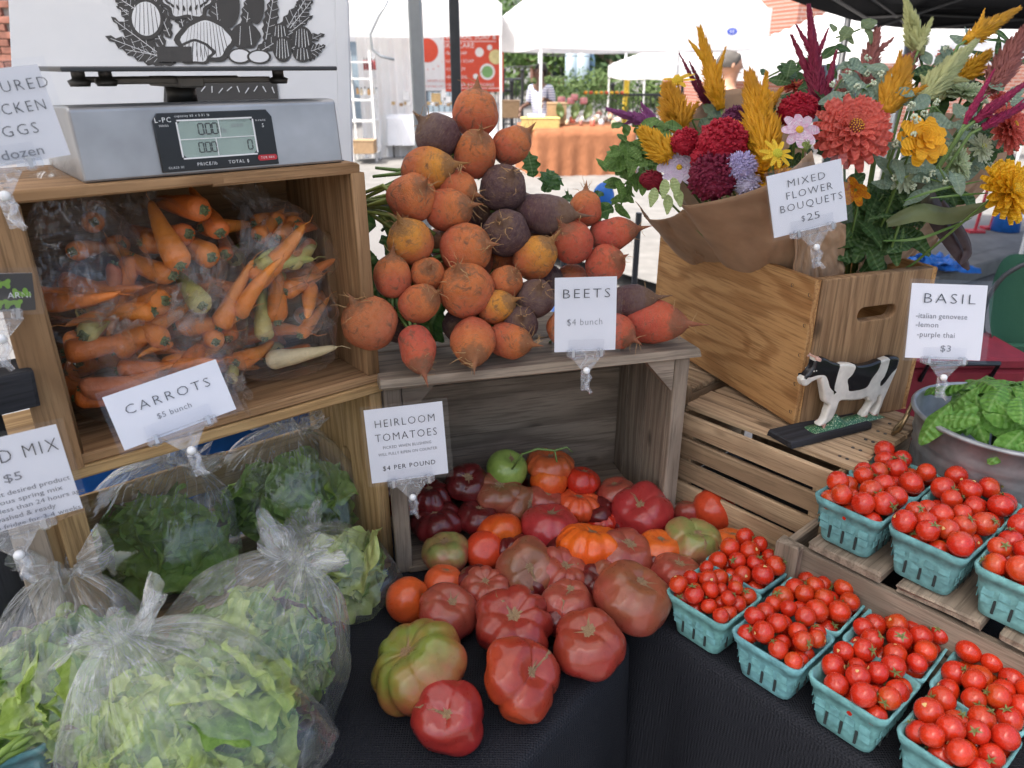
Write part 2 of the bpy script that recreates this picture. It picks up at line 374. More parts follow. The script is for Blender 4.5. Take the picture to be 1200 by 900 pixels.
# ------------------------------------------------------------------ small builders
def plank(parent, name, c, s, mat, ch=.0018, jit=.0008, rot=(0, 0, 0), label=None):
    """one board; its own long side runs along its local X so that the grain follows it"""
    a = max(range(3), key=lambda i: s[i])
    base = {0: Matrix.Identity(3), 1: Matrix.Rotation(PI / 2, 3, 'Z'), 2: Matrix.Rotation(-PI / 2, 3, 'Y')}[a]
    d = {0: s, 1: (s[1], s[0], s[2]), 2: (s[2], s[1], s[0])}[a]
    mb = MB().box((0, 0, 0), d, ch=ch)
    mb.v = [(x + R.uniform(-jit, jit) * 3, y + R.uniform(-jit, jit), z + R.uniform(-jit, jit)) for x, y, z in mb.v]
    o = obj(name, mb.mesh(name, mat), parent, c, Euler(rot).to_matrix() @ base)
    if label: o['label'] = label
    return o
def extrude_outline(name, loops, th, bevel=0.0, mat=None, res=2, smooth=False):
    cu = bpy.data.curves.new(name, 'CURVE'); cu.dimensions = '2D'; cu.fill_mode = 'BOTH'; cu.extrude = th / 2; cu.bevel_depth = bevel; cu.bevel_resolution = res; cu.offset = -bevel
    for lp in loops:
        s = cu.splines.new('POLY'); s.points.add(len(lp) - 1); s.use_cyclic_u = True
        for i, p in enumerate(lp): s.points[i].co = (p[0], p[1], 0, 1)
    o = bpy.data.objects.new('tmp', cu); me = bpy.data.meshes.new_from_object(o); bpy.data.objects.remove(o); me.name = name
    me.materials.clear()
    if mat: me.materials.append(mat)
    if smooth: me.polygons.foreach_set('use_smooth', [True] * len(me.polygons))
    return me
def stadium(cx, cy, w_, h, n=8):
    r = min(w_, h) / 2; pts = []
    for k in range(4 * n):
        t = 2 * PI * k / (4 * n); x, y = math.cos(t) * r, math.sin(t) * r
        if w_ > h: x += (w_ / 2 - r) * (1 if x > 1e-6 else -1)
        else: y += (h / 2 - r) * (1 if y > 1e-6 else -1)
        pts.append((cx + x, cy + y))
    return pts
def smooth_loop(pts, n=4):
    out = []; N = len(pts)
    for i in range(N):
        p0, p1, p2, p3 = (Vector(pts[(i + k) % N]) for k in (-1, 0, 1, 2))
        for j in range(n):
            t = j / n; out.append(tuple(.5 * ((2 * p1) + (p2 - p0) * t + (2 * p0 - 5 * p1 + 4 * p2 - p3) * t * t + (3 * p1 - p0 - 3 * p2 + p3) * t ** 3)))
    return out
def text(body, parent, x, y, size, mat, z=.0008, align='CENTER', name='lettering', space=1.25, thin=-.0, shear=0, label=None, fit=None):
    cu = bpy.data.curves.new(name, 'FONT'); cu.body = body; cu.size = size; cu.align_x = align; cu.align_y = 'CENTER'; cu.space_character = space
    cu.offset = -size * .016 if thin == 0 and size > .013 and size < .03 else 0; cu.shear = shear; cu.resolution_u = 2; cu.materials.append(mat)
    o = bpy.data.objects.new(name, cu); link(o)
    bpy.context.view_layer.update()
    wd = o.dimensions.x
    me = bpy.data.meshes.new_from_object(o); bpy.data.objects.remove(o)
    if not me.materials: me.materials.append(mat)
    o = bpy.data.objects.new(name, me); link(o, parent); o.location = (x, y, z)
    if fit and wd > 0: o.scale = (fit / wd, fit / wd, 1) if False else (fit / wd, 1, 1)
    if label: o['label'] = label
    return o
def darken(me_parent): pass
# ================================================================== THE SETTING
def groundmat():
    m, n, b = newmat('street_surface'); g = G(n); v = g.coord(rnd=False, kind='Object')
    a = g.noise(v, .35, 5, .6); s_ = g.noise(v, 60, 3, .7)
    c = g.mix(g.ramp(a, [(.3, 0.0), (.7, 1.0)]), (.155, .15, .142), (.205, .198, .188)); c = g.mix(g.ramp(s_, [(.4, 0.0), (.7, .4)]), c, (.12, .117, .11))
    n.links.new(c, b.inputs['Base Color']); b.inputs['Roughness'].default_value = .9; n.links.new(g.bump(s_, .5, .004), b.inputs['Normal']); return m
M_GROUND = groundmat()
M_CONC = flat('pale_concrete', (.19, .184, .172), .9, var=.1, sc_=6, bump=.4)
M_ASPH = flat('grey_asphalt', (.17, .165, .16), .95, var=.2, sc_=90, bump=.8)
g_ = MB().add([(-900, -300, 0), (900, -300, 0), (900, 1500, 0), (-900, 1500, 0)], [(0, 1, 2, 3)])
tag(obj('ground', g_.mesh('ground', M_GROUND)), None, None, kind='structure')
# kerb running behind the pine box on the right, raised plaza behind it
k0, k1 = Zp(1075, 352, .0), Zp(1230, 300, .0); kd = (k1 - k0).normalized(); kn = Vector((-kd.y, kd.x, 0))
KA = k0 - kd * 1.5; KB = k0 + kd * 14
mb = MB(); L_ = (KB - KA).length; nseg = 9
for i in range(nseg):
    c = KA + kd * (L_ * (i + .5) / nseg) + kn * .085; mb.box((c.x, c.y, .065), (L_ / nseg - .012, .17, .13), Matrix.Rotation(math.atan2(kd.y, kd.x), 3, 'Z'), .012)
kerb = tag(obj('kerb', mb.mesh('kerb', M_CONC)), None, None, kind='structure')
mb = MB(); q = [KA + kn * .17, KB + kn * .17, KB + kn * 9, KA + kn * 9]
mb.add([(p.x, p.y, .126) for p in q], [(0, 1, 2, 3)]); tag(obj('pavement', mb.mesh('pavement', M_CONC)), None, None, kind='structure')
q = [KA - kn * .004, KB - kn * .004, KB - kn * 1.6, KA - kn * 1.6]
tag(obj('gutter_road', MB().add([(p.x, p.y, .004) for p in q], [(0, 3, 2, 1)]).mesh('gutter_road', M_ASPH)), None, None, kind='structure')
c = Zp(1150, 318, .0) - kn * .02
tag(obj('road_marking', MB().add([(c.x, c.y, .008), (c.x + .5, c.y + .12, .008), (c.x + .5, c.y + .2, .008), (c.x, c.y + .08, .008)], [(0, 1, 2, 3)]).mesh('road_marking', flat('yellow_paint', (.6, .4, .03), .7))), None, None, kind='structure')

# ================================================================== TABLES
e1 = Vector((math.sin(math.radians(51)), math.cos(math.radians(51)), 0)); e2 = Vector((-e1.y, e1.x, 0)); BL = Zp(462, 668, .75)
eB1 = Vector((.656, -.755, 0)); eB2 = Vector((.755, .656, 0)); RB = math.atan2(eB1.y, eB1.x)
CA = Zp(748, 745, .754); aE = Vector((-.62, -.785, 0)).normalized(); aN = Vector((-aE.y, aE.x, 0)) * -1
if aN.dot(Vector((-1, 1, 0))) < 0: aN = -aN
def cloth_table(name, P, z, edge, drop, label, seed, r=.03, flare=.05):
    """P: list of top corners; edge: indices of sides that hang; draped as one sheet: top + rounded overhang"""
    rr = random.Random(seed); mb = MB()
    N = len(P); pts = []; 
    for i in range(N):      # densify with rounded corners
        a, b, c = Vector(P[i - 1]), Vector(P[i]), Vector(P[(i + 1) % N]); u = (a - b).normalized(); v = (c - b).normalized(); rc = .05
        for t in [k / 6 for k in range(7)]:
            pts.append(b + u * rc * (1 - t) ** 2 + v * rc * t ** 2)
        L = (c - b).length; m = max(2, int(L / .03))
        for k in range(1, m):
            s_ = rc + (L - 2 * rc) * k / m; pts.append(b + v * s_)
    cen = sum(pts, Vector()) / len(pts); n = len(pts)
    prof = [(-.03, 0), (-.015, 0), (-.006, -.001), (0, -.006), (.004, -.015)] + [(.006 + flare * (k / 12) ** 1.0 * .5, -.015 - drop * k / 12) for k in range(1, 13)]
    rows = []
    for j, (o, dz) in enumerate(prof):
        row = []
        for i, p in enumerate(pts):
            t = (pts[(i + 1) % n] - pts[i - 1]).normalized(); nn = Vector((t.y, -t.x, 0))
            if nn.dot(p - cen) < 0: nn = -nn
            f = max(0, (j - 4) / 12)
            wv = (noise.noise(Vector((p.x * 9, p.y * 9, seed))) * .06 + noise.noise(Vector((p.x * 25, p.y * 25, seed + 3 + dz))) * .02) * f
            micro = noise.noise(Vector((p.x * 14, p.y * 14, 5 + dz * 8))) * .0018
            row.append(len(mb.v)); mb.v.append(tuple(p + nn * (o + wv + micro * (j > 2)) + Vector((0, 0, z + dz - p.z))))
        rows.append(row)
    for j in range(len(rows) - 1):
        for i in range(n): mb.f.append((rows[j][i], rows[j][(i + 1) % n], rows[j + 1][(i + 1) % n], rows[j + 1][i]))
    c0 = len(mb.v); mb.v.append((cen.x, cen.y, z))
    for i in range(n): mb.f.append((rows[0][(i + 1) % n], rows[0][i], c0))
    o = obj(name, mb.mesh(name, M_BCLOTH, True)); return tag(o, label, 'tablecloth')
A = [CA, CA + aE * 1.7, CA + aE * 1.7 + aN * .80, CA + aN * .80 + Vector((-.05, .06, 0))]
cloth_table('black_tablecloth', A, .754, None, .55, 'black woven tablecloth under the heirloom tomatoes and lettuce bags', 1)
B0 = Vector((.233, .876, 0)) - eB2 * .012 - eB1 * .26
B = [B0, B0 + eB1 * 1.7, B0 + eB1 * 1.7 + eB2 * .78, B0 + eB2 * .78]
cloth_table('black_tablecloth', B, .75, None, .55, 'black woven tablecloth hanging below the teal berry baskets', 2)
for P, zt, lb in ((A, .75, 'folding table hidden under the black cloth with the heirloom tomatoes'), (B, .746, 'folding table hidden under the black cloth with the teal baskets')):
    c = sum((Vector(p) for p in P), Vector()) / 4; ux = (Vector(P[1]) - Vector(P[0])); uy = (Vector(P[3]) - Vector(P[0]))
    t = empty('folding_table', (c.x, c.y, 0), (0, 0, math.atan2(ux.y, ux.x)), lb, 'table')
    obj('tabletop', MB().box((0, 0, zt - .018), (ux.length - .14, uy.length - .14, .03), ch=.004).mesh('tabletop', M_WHITE), t)
    for sx in (-1, 1):
        for sy in (-1, 1): obj('leg', MB().tube([(0, 0, 0), (0, 0, zt - .03)], .014).mesh('leg', M_DKMET, True), t, (sx * (ux.length / 2 - .2), sy * (uy.length / 2 - .16), 0))

# ================================================================== CRATES
def nail(parent, p, axis='Y', r=.003):
    rot = {'Y': (PI / 2, 0, 0), 'X': (0, PI / 2, 0), 'Z': (0, 0, 0)}[axis]
    obj('nail', NAIL, parent, p, rot)
NAIL = MB().lathe([(.0001, .0006), (.0026, .0005), (.0032, -.0008)], 8).mesh('nail', M_DKMET)
# ---- upper left crate with the carrots
zU = 1.0905
uc = empty('wooden_crate', (BL.x, BL.y, zU), math.atan2(e1.y, e1.x), 'brown wooden crate lying open to the front, full of bagged carrots', 'crate', 'wooden crates on the stall')
XL, DP, HU = -.412, .235, .312
plank(uc, 'board', (XL / 2 + .0, .045, .006), (-XL - .004, .092, .012), W_CRATE, rot=(0, 0, .004))
plank(uc, 'board', (XL / 2, .139, .006), (-XL - .004, .09, .012), W_CRATE)
plank(uc, 'board', (XL / 2, .21, .006), (-XL - .004, .045, .012), W_CRATE)
plank(uc, 'board', (XL / 2 - .085, .05, HU - .006), (.22, .10, .012), W_CRATE)
plank(uc, 'board', (XL / 2 + .105, .046, HU - .007), (.19, .092, .012), W_CRATE)
plank(uc, 'board', (XL / 2, .165, HU - .006), (-XL, .12, .012), W_CRATE)
for k in range(3): plank(uc, 'back_board', (XL / 2, DP - .006, .06 + k * .098), (-XL - .014, .012, .0985), W_CRATE)
# ends: thick panels with a slot handle
def handled_end(parent, w_, h, th, hole, mat, loc, rot, name='end_panel'):
    pts = [(-h / 2, -w_ / 2), (h / 2, -w_ / 2), (h / 2, w_ / 2), (-h / 2, w_ / 2)]
    me = extrude_outline(name, [pts, stadium(*hole)], th, .002, mat)
    return obj(name, me, parent, loc, rot)
rotL = frame(Vector((0, 0, 1)), Vector((0, 1, 0)), Vector((-1, 0, 0)))      # local X up, local Y depth
handled_end(uc, DP - .016, HU - .026, .016, (0, -.02, .105, .026), W_CRATE, (-.0085, DP / 2 - .008, HU / 2), rotL)
handled_end(uc, DP - .016, HU - .026, .016, (0, -.02, .105, .026), W_CRATE, (XL + .012, DP / 2 - .008, HU / 2), rotL)
plank(uc, 'front_post', (XL + .0, -.009, HU / 2 - .004), (.036, .018, HU - .016), W_CRATE)
for k, x in enumerate((-.015, -.19, -.395)):
    nail(uc, (x, .03, HU + .0005), 'Z'); nail(uc, (x, .07, HU + .0005), 'Z')
# ---- lower left crate
lc = empty('wooden_crate', (BL.x, BL.y, .7545), math.atan2(e1.y, e1.x), 'pale pine crate under the carrot crate, lettuce bags inside', 'crate', 'wooden crates on the stall')
HL = .335; XL2 = -.455
plank(lc, 'board', (XL2 / 2, .03, HL - .0075), (-XL2, .07, .013), W_PINE)
plank(lc, 'board', (XL2 / 2, .16, HL - .0075), (-XL2, .12, .013), W_PINE)
plank(lc, 'board', (XL2 / 2, .06, .0065), (-XL2, .11, .013), W_PINE); plank(lc, 'board', (XL2 / 2, .18, .0065), (-XL2, .11, .013), W_PINE)
handled_end(lc, .235, HL - .03, .016, (-.02, -.02, .09, .026), W_PINE, (-.0085, .1175, HL / 2), rotL)
handled_end(lc, .235, HL - .03, .016, (-.02, -.02, .09, .026), W_PINE, (XL2 + .012, .1175, HL / 2), rotL)
for z in (.055, .15, .245): plank(lc, 'back_slat', (XL2 / 2, .228, z), (-XL2 - .034, .010, .058), W_PINE)
plank(lc, 'front_post', (XL2 + .035, -.008, .15), (.03, .014, .27), W_PINE); plank(lc, 'front_post', (XL2 - .01, -.007, .15), (.034, .014, .28), W_OLD)
# ---- middle weathered crate
m0 = Zp(465, 675, .754); m1 = Vector((.29, 1.116, 0)); md = (m1 - Vector((m0.x, m0.y, 0))); ML = md.length
mc = empty('wooden_crate', (m0.x, m0.y, .7545), math.atan2(md.y, md.x), 'weathered grey crate on its side behind the heirloom tomatoes, beets on top', 'crate', 'wooden crates on the stall')
HM, DM = .345, .25
plank(mc, 'board', (ML / 2 + .002, .052, HM - .005), (ML + .014, .118, .013), W_OLD, jit=.002)
plank(mc, 'board', (ML / 2 - .004, .182, HM - .005), (ML, .128, .012), W_OLD, jit=.002)
plank(mc, 'board', (ML / 2, .06, .006), (ML - .04, .12, .012), W_OLD); plank(mc, 'board', (ML / 2, .185, .006), (ML - .04, .11, .012), W_OLD)
for z, h in ((.062, .106), (.1695, .107), (.279, .109)): plank(mc, 'back_board', (ML / 2, DM - .006, z), (ML - .03, .011, h), W_OLD, jit=.0012)
for x in (.014, ML - .014):     # ends of upright boards with corner posts
    plank(mc, 'front_post', (x, .012, HM / 2 - .006), (.026, .018, HM - .016), W_OLD)
    plank(mc, 'end_board', (x, .072, HM / 2 - .006), (.013, .078, HM - .018), W_OLD); plank(mc, 'end_board', (x, .152, HM / 2 - .006), (.013, .076, HM - .018), W_OLD)
    plank(mc, 'end_board', (x, .215, HM / 2 - .006), (.013, .044, HM - .018), W_OLD)
for sx, x in ((1, .028), (-1, ML - .028)):    # triangular corner braces
    me = MB(); y0, y1 = .004, .05; zt = HM - .014; 
    me.add([(0, y0, zt), (sx * .05, y0, zt), (0, y0, zt - .058), (0, y1, zt), (sx * .05, y1, zt), (0, y1, zt - .058)], [(0, 1, 2), (3, 5, 4), (0, 3, 4, 1), (1, 4, 5, 2), (0, 2, 5, 3)])
    obj('corner_brace', me.mesh('corner_brace', W_OLD), mc, (x, 0, 0))
# ---- slatted crate that carries the pine box and the cow
zS = .96; sc0 = Vector((.49, .97, 0))     # near top corner
st = empty('slatted_crate', (sc0.x, sc0.y, .7545), RB, 'upturned slatted crate under the pine flower box and the cow figurine', 'crate', 'wooden crates on the stall')
# local X = eB1 (towards the viewer's right), local Y = eB2 (away); the long side runs along Y=0 with X negative
LS = .30; HS = zS - .7545
s2 = empty('slatted_crate', (sc0 - eB1 * .335 + eB2 * .09)[:2] + (.7545,), RB, 'second slatted crate behind the grey crate, under the far end of the pine box', 'crate', 'wooden crates on the stall')
for z in (.03, .085, .14, .19):
    plank(s2, 'side_slat', (-.15, 0, z), (.30, .01, .042), W_SLAT); plank(s2, 'side_slat', (-.15, .21, z), (.30, .01, .042), W_SLAT)
for k in range(5): plank(s2, 'top_slat', (-.15, .02 + k * .042, HS - .006), (.30, .038, .0095), W_SLAT)
for x in (-.008, -.292): plank(s2, 'end_board', (x, .105, .1), (.012, .196, .18), W_SLAT)
for k, z in enumerate((.182, .137, .092, .047, .012)):
    plank(st, 'side_slat', (-LS / 2, 0, z), (LS, .009, .035 if k else .037), W_SLAT, jit=.0012, rot=(0, R.uniform(-.006, .006), 0))
for k in range(6):
    plank(st, 'top_slat', (-LS / 2 + .006 + R.uniform(-.002, .004), .045 + k * .0435, HS - .005), (LS + .012, .038, .0095), W_SLAT, jit=.0012)
for y in (.0105, .272):
    for x in (-.02, -LS + .02): plank(st, 'corner_post', (x, y, HS / 2 - .008), (.034, .012, HS - .018), W_SLAT)
for k, z in enumerate((.170, .112, .055)): plank(st, 'end_board', (-.006, .142, z), (.011, .262, .05), W_SLAT)
for k in range(5): plank(st, 'side_slat', (-LS / 2, .284, .182 - k * .043), (LS, .009, .035), W_SLAT)
for k in range(5):
    for dx in (.01, .022): nail(st, (-dx, .045 + k * .0435, HS + .0003), 'Z')
plank(st, 'inner_board', (-LS / 2, .15, .02), (LS - .03, .26, .01), W_DARK)
# ---- step crate under the upper row of baskets
stp = Vector((.411, .886, 0)) + eB2 * .02
sp_ = empty('slatted_crate', (stp.x, stp.y, .7545), RB, 'low rough crate used as a step for the upper teal baskets', 'crate', 'wooden crates on the stall')
LP, HP = .62, .1285
plank(sp_, 'corner_post', (-.02, -.004, .052), (.036, .02, .135), W_OLD)
plank(sp_, 'side_board', (LP / 2 - .01, .012, .085), (LP, .013, .052), W_OLD, jit=.002); plank(sp_, 'side_board', (LP / 2 - .01, .012, .028), (LP, .012, .05), W_OLD, jit=.002)
for k in range(5): plank(sp_, 'top_board', (.055 + k * .125, .118, HP - .006), (.105, .225, .0115), W_OLD, jit=.0015)
plank(sp_, 'end_board', (-.03, .12, .06), (.012, .22, .1), W_OLD)
plank(sp_, 'side_board', (LP / 2 - .01, .236, .07), (LP, .012, .09), W_OLD)
# ---- pine flower box
bx0 = Zp(935, 503, .9605); bx1 = Zp(1056, 480, .9605); bxl = Zp(800, 462, .9605)
dS = (bx1 - bx0); WS = dS.length; dL = Vector((-dS.y, dS.x, 0)).normalized()
fb = empty('pine_box', (bx0.x, bx0.y, .9612), math.atan2(dS.y, dS.x), 'amber pine box with an oval hand hole, holding the flower bouquets', 'box')
HB, LBX = .255, .46
W2 = WS
plank(fb, 'side_board', (-.006, LBX / 2, HB / 2 + .004), (.013, LBX, HB - .008), W_BOX, label='amber long side with fine reddish grain')
plank(fb, 'side_board', (W2 + .006, LBX / 2, HB / 2), (.013, LBX, HB), W_BOX)
handled_end(fb, W2 - .002, HB, .015, (.062, .008, .024, .078), W_BOXEND, (W2 / 2, .008, HB / 2), frame(Vector((0, 0, 1)), Vector((1, 0, 0)), Vector((0, 1, 0))))
handled_end(fb, W2 - .002, HB, .015, (.062, 0, .024, .078), W_BOXEND, (W2 / 2, LBX - .01, HB / 2), frame(Vector((0, 0, 1)), Vector((1, 0, 0)), Vector((0, 1, 0))))
plank(fb, 'bottom_board', (W2 / 2, LBX / 2, .007), (W2 - .004, LBX - .03, .01), W_BOX)
for k in range(5): nail(fb, (-.0128, .009, .03 + k * .05), 'X')
for (y, z) in ((.05, .235), (.16, .245)): nail(fb, (-.0128, y, z), 'X')
# ---- black painted rack and box at the far left edge
lb = empty('black_stand', Yp(0, 455, .72), (0, 0, math.atan2(e1.y, e1.x)), 'black painted wooden display block at the left edge beside the carrot crate', 'display stand')
plank(lb, 'block', (-.02, 0, .0), (.10, .05, .042), W_DARK); plank(lb, 'block', (-.035, .03, .05), (.06, .05, .07), W_DARK)
plank(lb, 'foot', (-.04, .03, -.17), (.07, .05, .29), W_DARK)
# ================================================================== SIGNS in clear holders
def sign(name, label, tl, tr, bl, lines, stem=None, Y=None, dark=False):
    """tl, tr, bl: 3-D corners of the card"""
    x = (tr - tl); w_ = x.length; x.normalize(); up = tl - bl; h = up.length; z = x.cross(up).normalized(); y = z.cross(x)
    o = empty(name, bl + x * w_ / 2, frame(x, y, z), label, 'sign', 'price signs in clear holders')
    mb = MB().grid(lambda u, v: (w_ * (u - .5), h * v, .0012 * math.sin(u * PI) + .0006 * math.sin(v * 5)), 8, 8)
    me = mb.mesh('card', M_CARD if not dark else M_BLACKPL, True); obj('card', me, o, (0, 0, -.0008))
    obj('card_backing', MB().box((0, h / 2, -.0022), (w_, h, .0006)).mesh('card_backing', M_CARD), o)
    obj('sleeve', MB().box((.001, h / 2 + .001, .0024), (w_ + .012, h + .01, .0004)).mesh('sleeve', M_SLEEVE), o)
    for (t, cx, cy_, s_, m_, sp__, *fit) in lines:
        text(t, o, (cx - .5) * w_, cy_ * h, s_ * h, m_, .0016, space=sp__, fit=(fit[0] * w_ if fit else None), thin=0)
    # holder: rail, two spring clips, swivel, small foot clamp
    obj('holder_rail', MB().box((0, -.002, .0035), (w_ * .62, .010, .007), ch=.0015).mesh('holder_rail', M_CLIP), o)
    obj('holder_front', MB().box((0, .008, .0042), (w_ * .58, .018, .0012)).mesh('holder_front', M_SLEEVE), o)
    for s_ in (-1, 1):
        obj('spring_clip', MB().box((s_ * w_ * .23, -.002, .006), (.009, .013, .010), ch=.002).mesh('spring_clip', M_CLIP), o)
        obj('clip_pin', MB().box((s_ * w_ * .23, -.001, .0118), (.0035, .009, .0012)).mesh('clip_pin', M_STEEL), o)
    obj('fork', MB().add([(-.022, -.006, .003), (.022, -.006, .003), (.006, -.026, .003), (-.006, -.026, .003), (-.022, -.006, .007), (.022, -.006, .007), (.006, -.026, .007), (-.006, -.026, .007)],
        [(3, 2, 1, 0), (4, 5, 6, 7), (0, 1, 5, 4), (1, 2, 6, 5), (2, 3, 7, 6), (3, 0, 4, 7)]).mesh('fork', M_CLIP), o)
    obj('swivel', MB().lathe([(.0001, 0), (.0046, 0), (.0050, .003), (.0034, .006), (.0001, .0064)], 14).mesh('swivel', M_WHITE, True), o, (0, -.026, .006))
    mb = MB().box((0, -.041, .002), (.013, .03, .003), ch=.001); mb.tube([(0, -.026, .004), (.005, -.036, .010), (-.001, -.046, .008), (.006, -.058, .012)], [.004, .0035, .004, .003], 6)
    obj('foot_clamp', mb.mesh('foot_clamp', M_CLIP, True), o)
    return o
INK, GR = M_INK, M_INKG
def sg(name, label, px, Y, lines, **k):
    tl, tr, bl = px; Ys = Y if hasattr(Y, '__len__') else (Y, Y, Y)
    return sign(name, label, Yp(*tl, Ys[0]), Yp(*tr, Ys[1]), Yp(*bl, Ys[2]), lines, **k)
sg('price_sign', 'white CARROTS $5 bunch sign clipped to the crate', ((122, 465), (255, 420), (146, 528)), (.735, .80, .715), [('CARROTS', .5, .64, .245, INK, 1.3, .74), ('$5 bunch', .5, .36, .14, GR, 1.1, .30)])
sg('price_sign', 'white BEETS $4 bunch sign below the pile of beets', ((647, 326), (720, 324), (650, 413)), (.97, .985, .955), [('BEETS', .5, .78, .18, INK, 1.25, .76), ('$4 bunch', .48, .40, .13, GR, 1.1, .57)])
sg('price_sign', 'white HEIRLOOM TOMATOES sign at the left of the grey crate', ((433, 481), (525, 470), (436, 567)), (.93, .955, .915),
   [('HEIRLOOM', .5, .80, .15, INK, 1.2, .76), ('TOMATOES', .5, .61, .15, INK, 1.2, .79), ('PICKED WHEN BLUSHING', .5, .475, .055, GR, 1.1, .62), ('WILL FULLY RIPEN ON COUNTER', .5, .385, .055, GR, 1.1, .76), ('$4 PER POUND', .5, .19, .09, INK, 1.2, .68)])
sg('price_sign', 'white MIXED FLOWER BOUQUETS $25 sign leaning over the pine box', ((917, 205), (1004, 184), (908, 279)), (1.07, 1.09, 1.055),
   [('MIXED', .5, .80, .17, INK, 1.2, .50), ('FLOWER', .52, .61, .17, INK, 1.2, .62), ('BOUQUETS', .53, .42, .17, INK, 1.2, .84), ('$', .40, .20, .13, GR, 1.0), ('25', .54, .20, .17, INK, 1.0, .17)])
sg('price_sign', 'white BASIL sign listing three kinds, standing by the metal tub', ((1076, 332), (1165, 335), (1061, 419)), (1.03, 1.02, 1.0),
   [('BASIL', .5, .80, .19, INK, 1.25, .68), ('-italian genovese', .42, .57, .10, GR, 1.05, .68), ('-lemon', .24, .45, .10, GR, 1.05, .30), ('-purple thai', .37, .32, .10, GR, 1.05, .50), ('$3', .52, .14, .12, GR, 1.05, .14)])
sg('price_sign', 'white PASTURED CHICKEN EGGS sign cut off by the left edge', ((-120, 98), (75, 75), (-106, 213)), (.69, .76, .675),
   [('PASTURED', .73, .80, .17, INK, 1.25, .58), ('CHICKEN', .72, .57, .17, INK, 1.25, .47), ('EGGS', .71, .34, .17, INK, 1.25, .29), ('$7 dozen', .63, .10, .15, GR, 1.0, .42)])
sg('price_sign', 'white SALAD MIX $5 sign clipped to a post at lower left', ((-100, 537), (80, 495), (-76, 644)), (.60, .66, .585),
   [('SALAD MIX', .60, .79, .21, INK, 1.2, .74), ('$5', .62, .55, .13, GR, 1.0, .12), ('Our most desired product', .62, .395, .075, GR, 1.0, .72), ('delicious spring mix', .62, .305, .075, GR, 1.0, .58),
    ('harvested less than 24 hours ago', .62, .215, .075, GR, 1.0, .86), ('washed & ready', .62, .125, .075, GR, 1.0, .42), ('keep in fridge for 3-4 weeks', .62, .035, .075, GR, 1.0, .74)])
o = sg('price_sign', 'small black photo card of green tomatoes at the left edge', ((-60, 322), (36, 320), (-52, 368)), (.69, .735, .685), [('ARNI', .80, .42, .22, M_WHITEINK, 1.1)], dark=True)
for k in range(7):
    obj('printed_green_spot', MB().lathe([(.0001, 0), (.0042, 0)], 24, fn=lambda r, z, t: (r * (1 + .3 * math.sin(3 * t + k)), z)).mesh('spot', flat('printed_lime_green', (.18, .38, .03), .4)), o, (.002 + .0078 * (k % 4), .008 + .010 * (k // 2 % 3), .0013 + .0001 * k))

# ================================================================== SCALE
sx0 = empty('market_scale', BL + e1 * -.326 + e2 * .012 + Vector((0, 0, 1.4035 - .75)), math.atan2(e1.y, e1.x), 'steel counter scale with a grey display on top of the carrot crate', 'scale')
def prism(prof, L):     # profile in (y,z), extruded along x
    n = len(prof); mb = MB(); mb.v = [(0, y, z) for y, z in prof] + [(L, y, z) for y, z in prof]
    mb.f = [tuple(range(n))[::-1], tuple(range(n, 2 * n))] + [(i, (i + 1) % n, n + (i + 1) % n, n + i) for i in range(n)]; return mb
body = prism([(0, 0), (.004, -.001), (.2, -.001), (.2, .07), (.03, .0765), (.012, .076), (.008, .073)], .304)
bo = obj('body', body.mesh('body', M_STEEL), sx0)
bv = bo.modifiers.new('b', 'BEVEL'); bv.width = .003; bv.segments = 2; bv.limit_method = 'ANGLE'
tilt = Matrix.Rotation(PI / 2 - math.atan2(.008, .073), 3, 'X')
pn = extrude_outline('display_panel', [smooth_loop([(-.068, -.033), (.068, -.033), (.068, .022), (.062, .030), (-.062, .030), (-.068, .022)], 1)], .003, .001, M_BLACKPL)
po = obj('display_panel', pn, sx0, (.148, .0028, .0368), tilt)
obj('screen', extrude_outline('screen', [stadium(0, 0, .001, .001)] and [[(-.043 + .004, -.02), (.043 - .004, -.02), (.043, -.016), (.043, .016), (.039, .02), (-.039, .02), (-.043, .016), (-.043, -.016)]], .001, 0, M_LCD), po, (0, .001, .002))
rim_ = MB(); 
for (c, s_) in (((0, .0215, 0), (.086, .0016, .0008)), ((0, -.0195, 0), (.086, .0016, .0008)), ((-.0435, .001, 0), (.0016, .038, .0008)), ((.0435, .001, 0), (.0016, .038, .0008)), ((0, .001, 0), (.086, .0008, .0006)), ((.003, .011, 0), (.0008, .019, .0006)), ((-.003, -.009, 0), (.0008, .019, .0006))): rim_.box(c, s_)
obj('screen_frame', rim_.mesh('screen_frame', M_WHITEINK), po, (0, 0, .0028))
def seg_digit(ch, x, y, h, mat, parent):
    w_ = h * .5; t = h * .1; mb = MB(); S = {'0': 'abcdef'}[ch]
    q = {'a': ((0, h / 2), (w_ * .8, t)), 'd': ((0, -h / 2), (w_ * .8, t)), 'b': ((w_ / 2, h / 4), (t, h * .42)), 'c': ((w_ / 2, -h / 4), (t, h * .42)), 'e': ((-w_ / 2, -h / 4), (t, h * .42)), 'f': ((-w_ / 2, h / 4), (t, h * .42))}
    for k in S: mb.box((q[k][0][0], q[k][0][1], 0), (*q[k][1], .0004))
    obj('digit', mb.mesh('digit', mat), parent, (x, y, .0029))
for x in (-.018, -.0095, -.002): seg_digit('0', x, .0115, .0115, M_INK, po)
for x in (-.021, -.0135, -.0065): seg_digit('0', x, -.0085, .0105, M_INK, po)
seg_digit('0', .036, -.0085, .0105, M_INK, po)
obj('decimal_point', MB().box((-.0137, .0062, .0029), (.0012, .0012, .0004)).box((-.0172, -.0132, .0029), (.0012, .0012, .0004)).mesh('decimal_point', M_INKG), po)
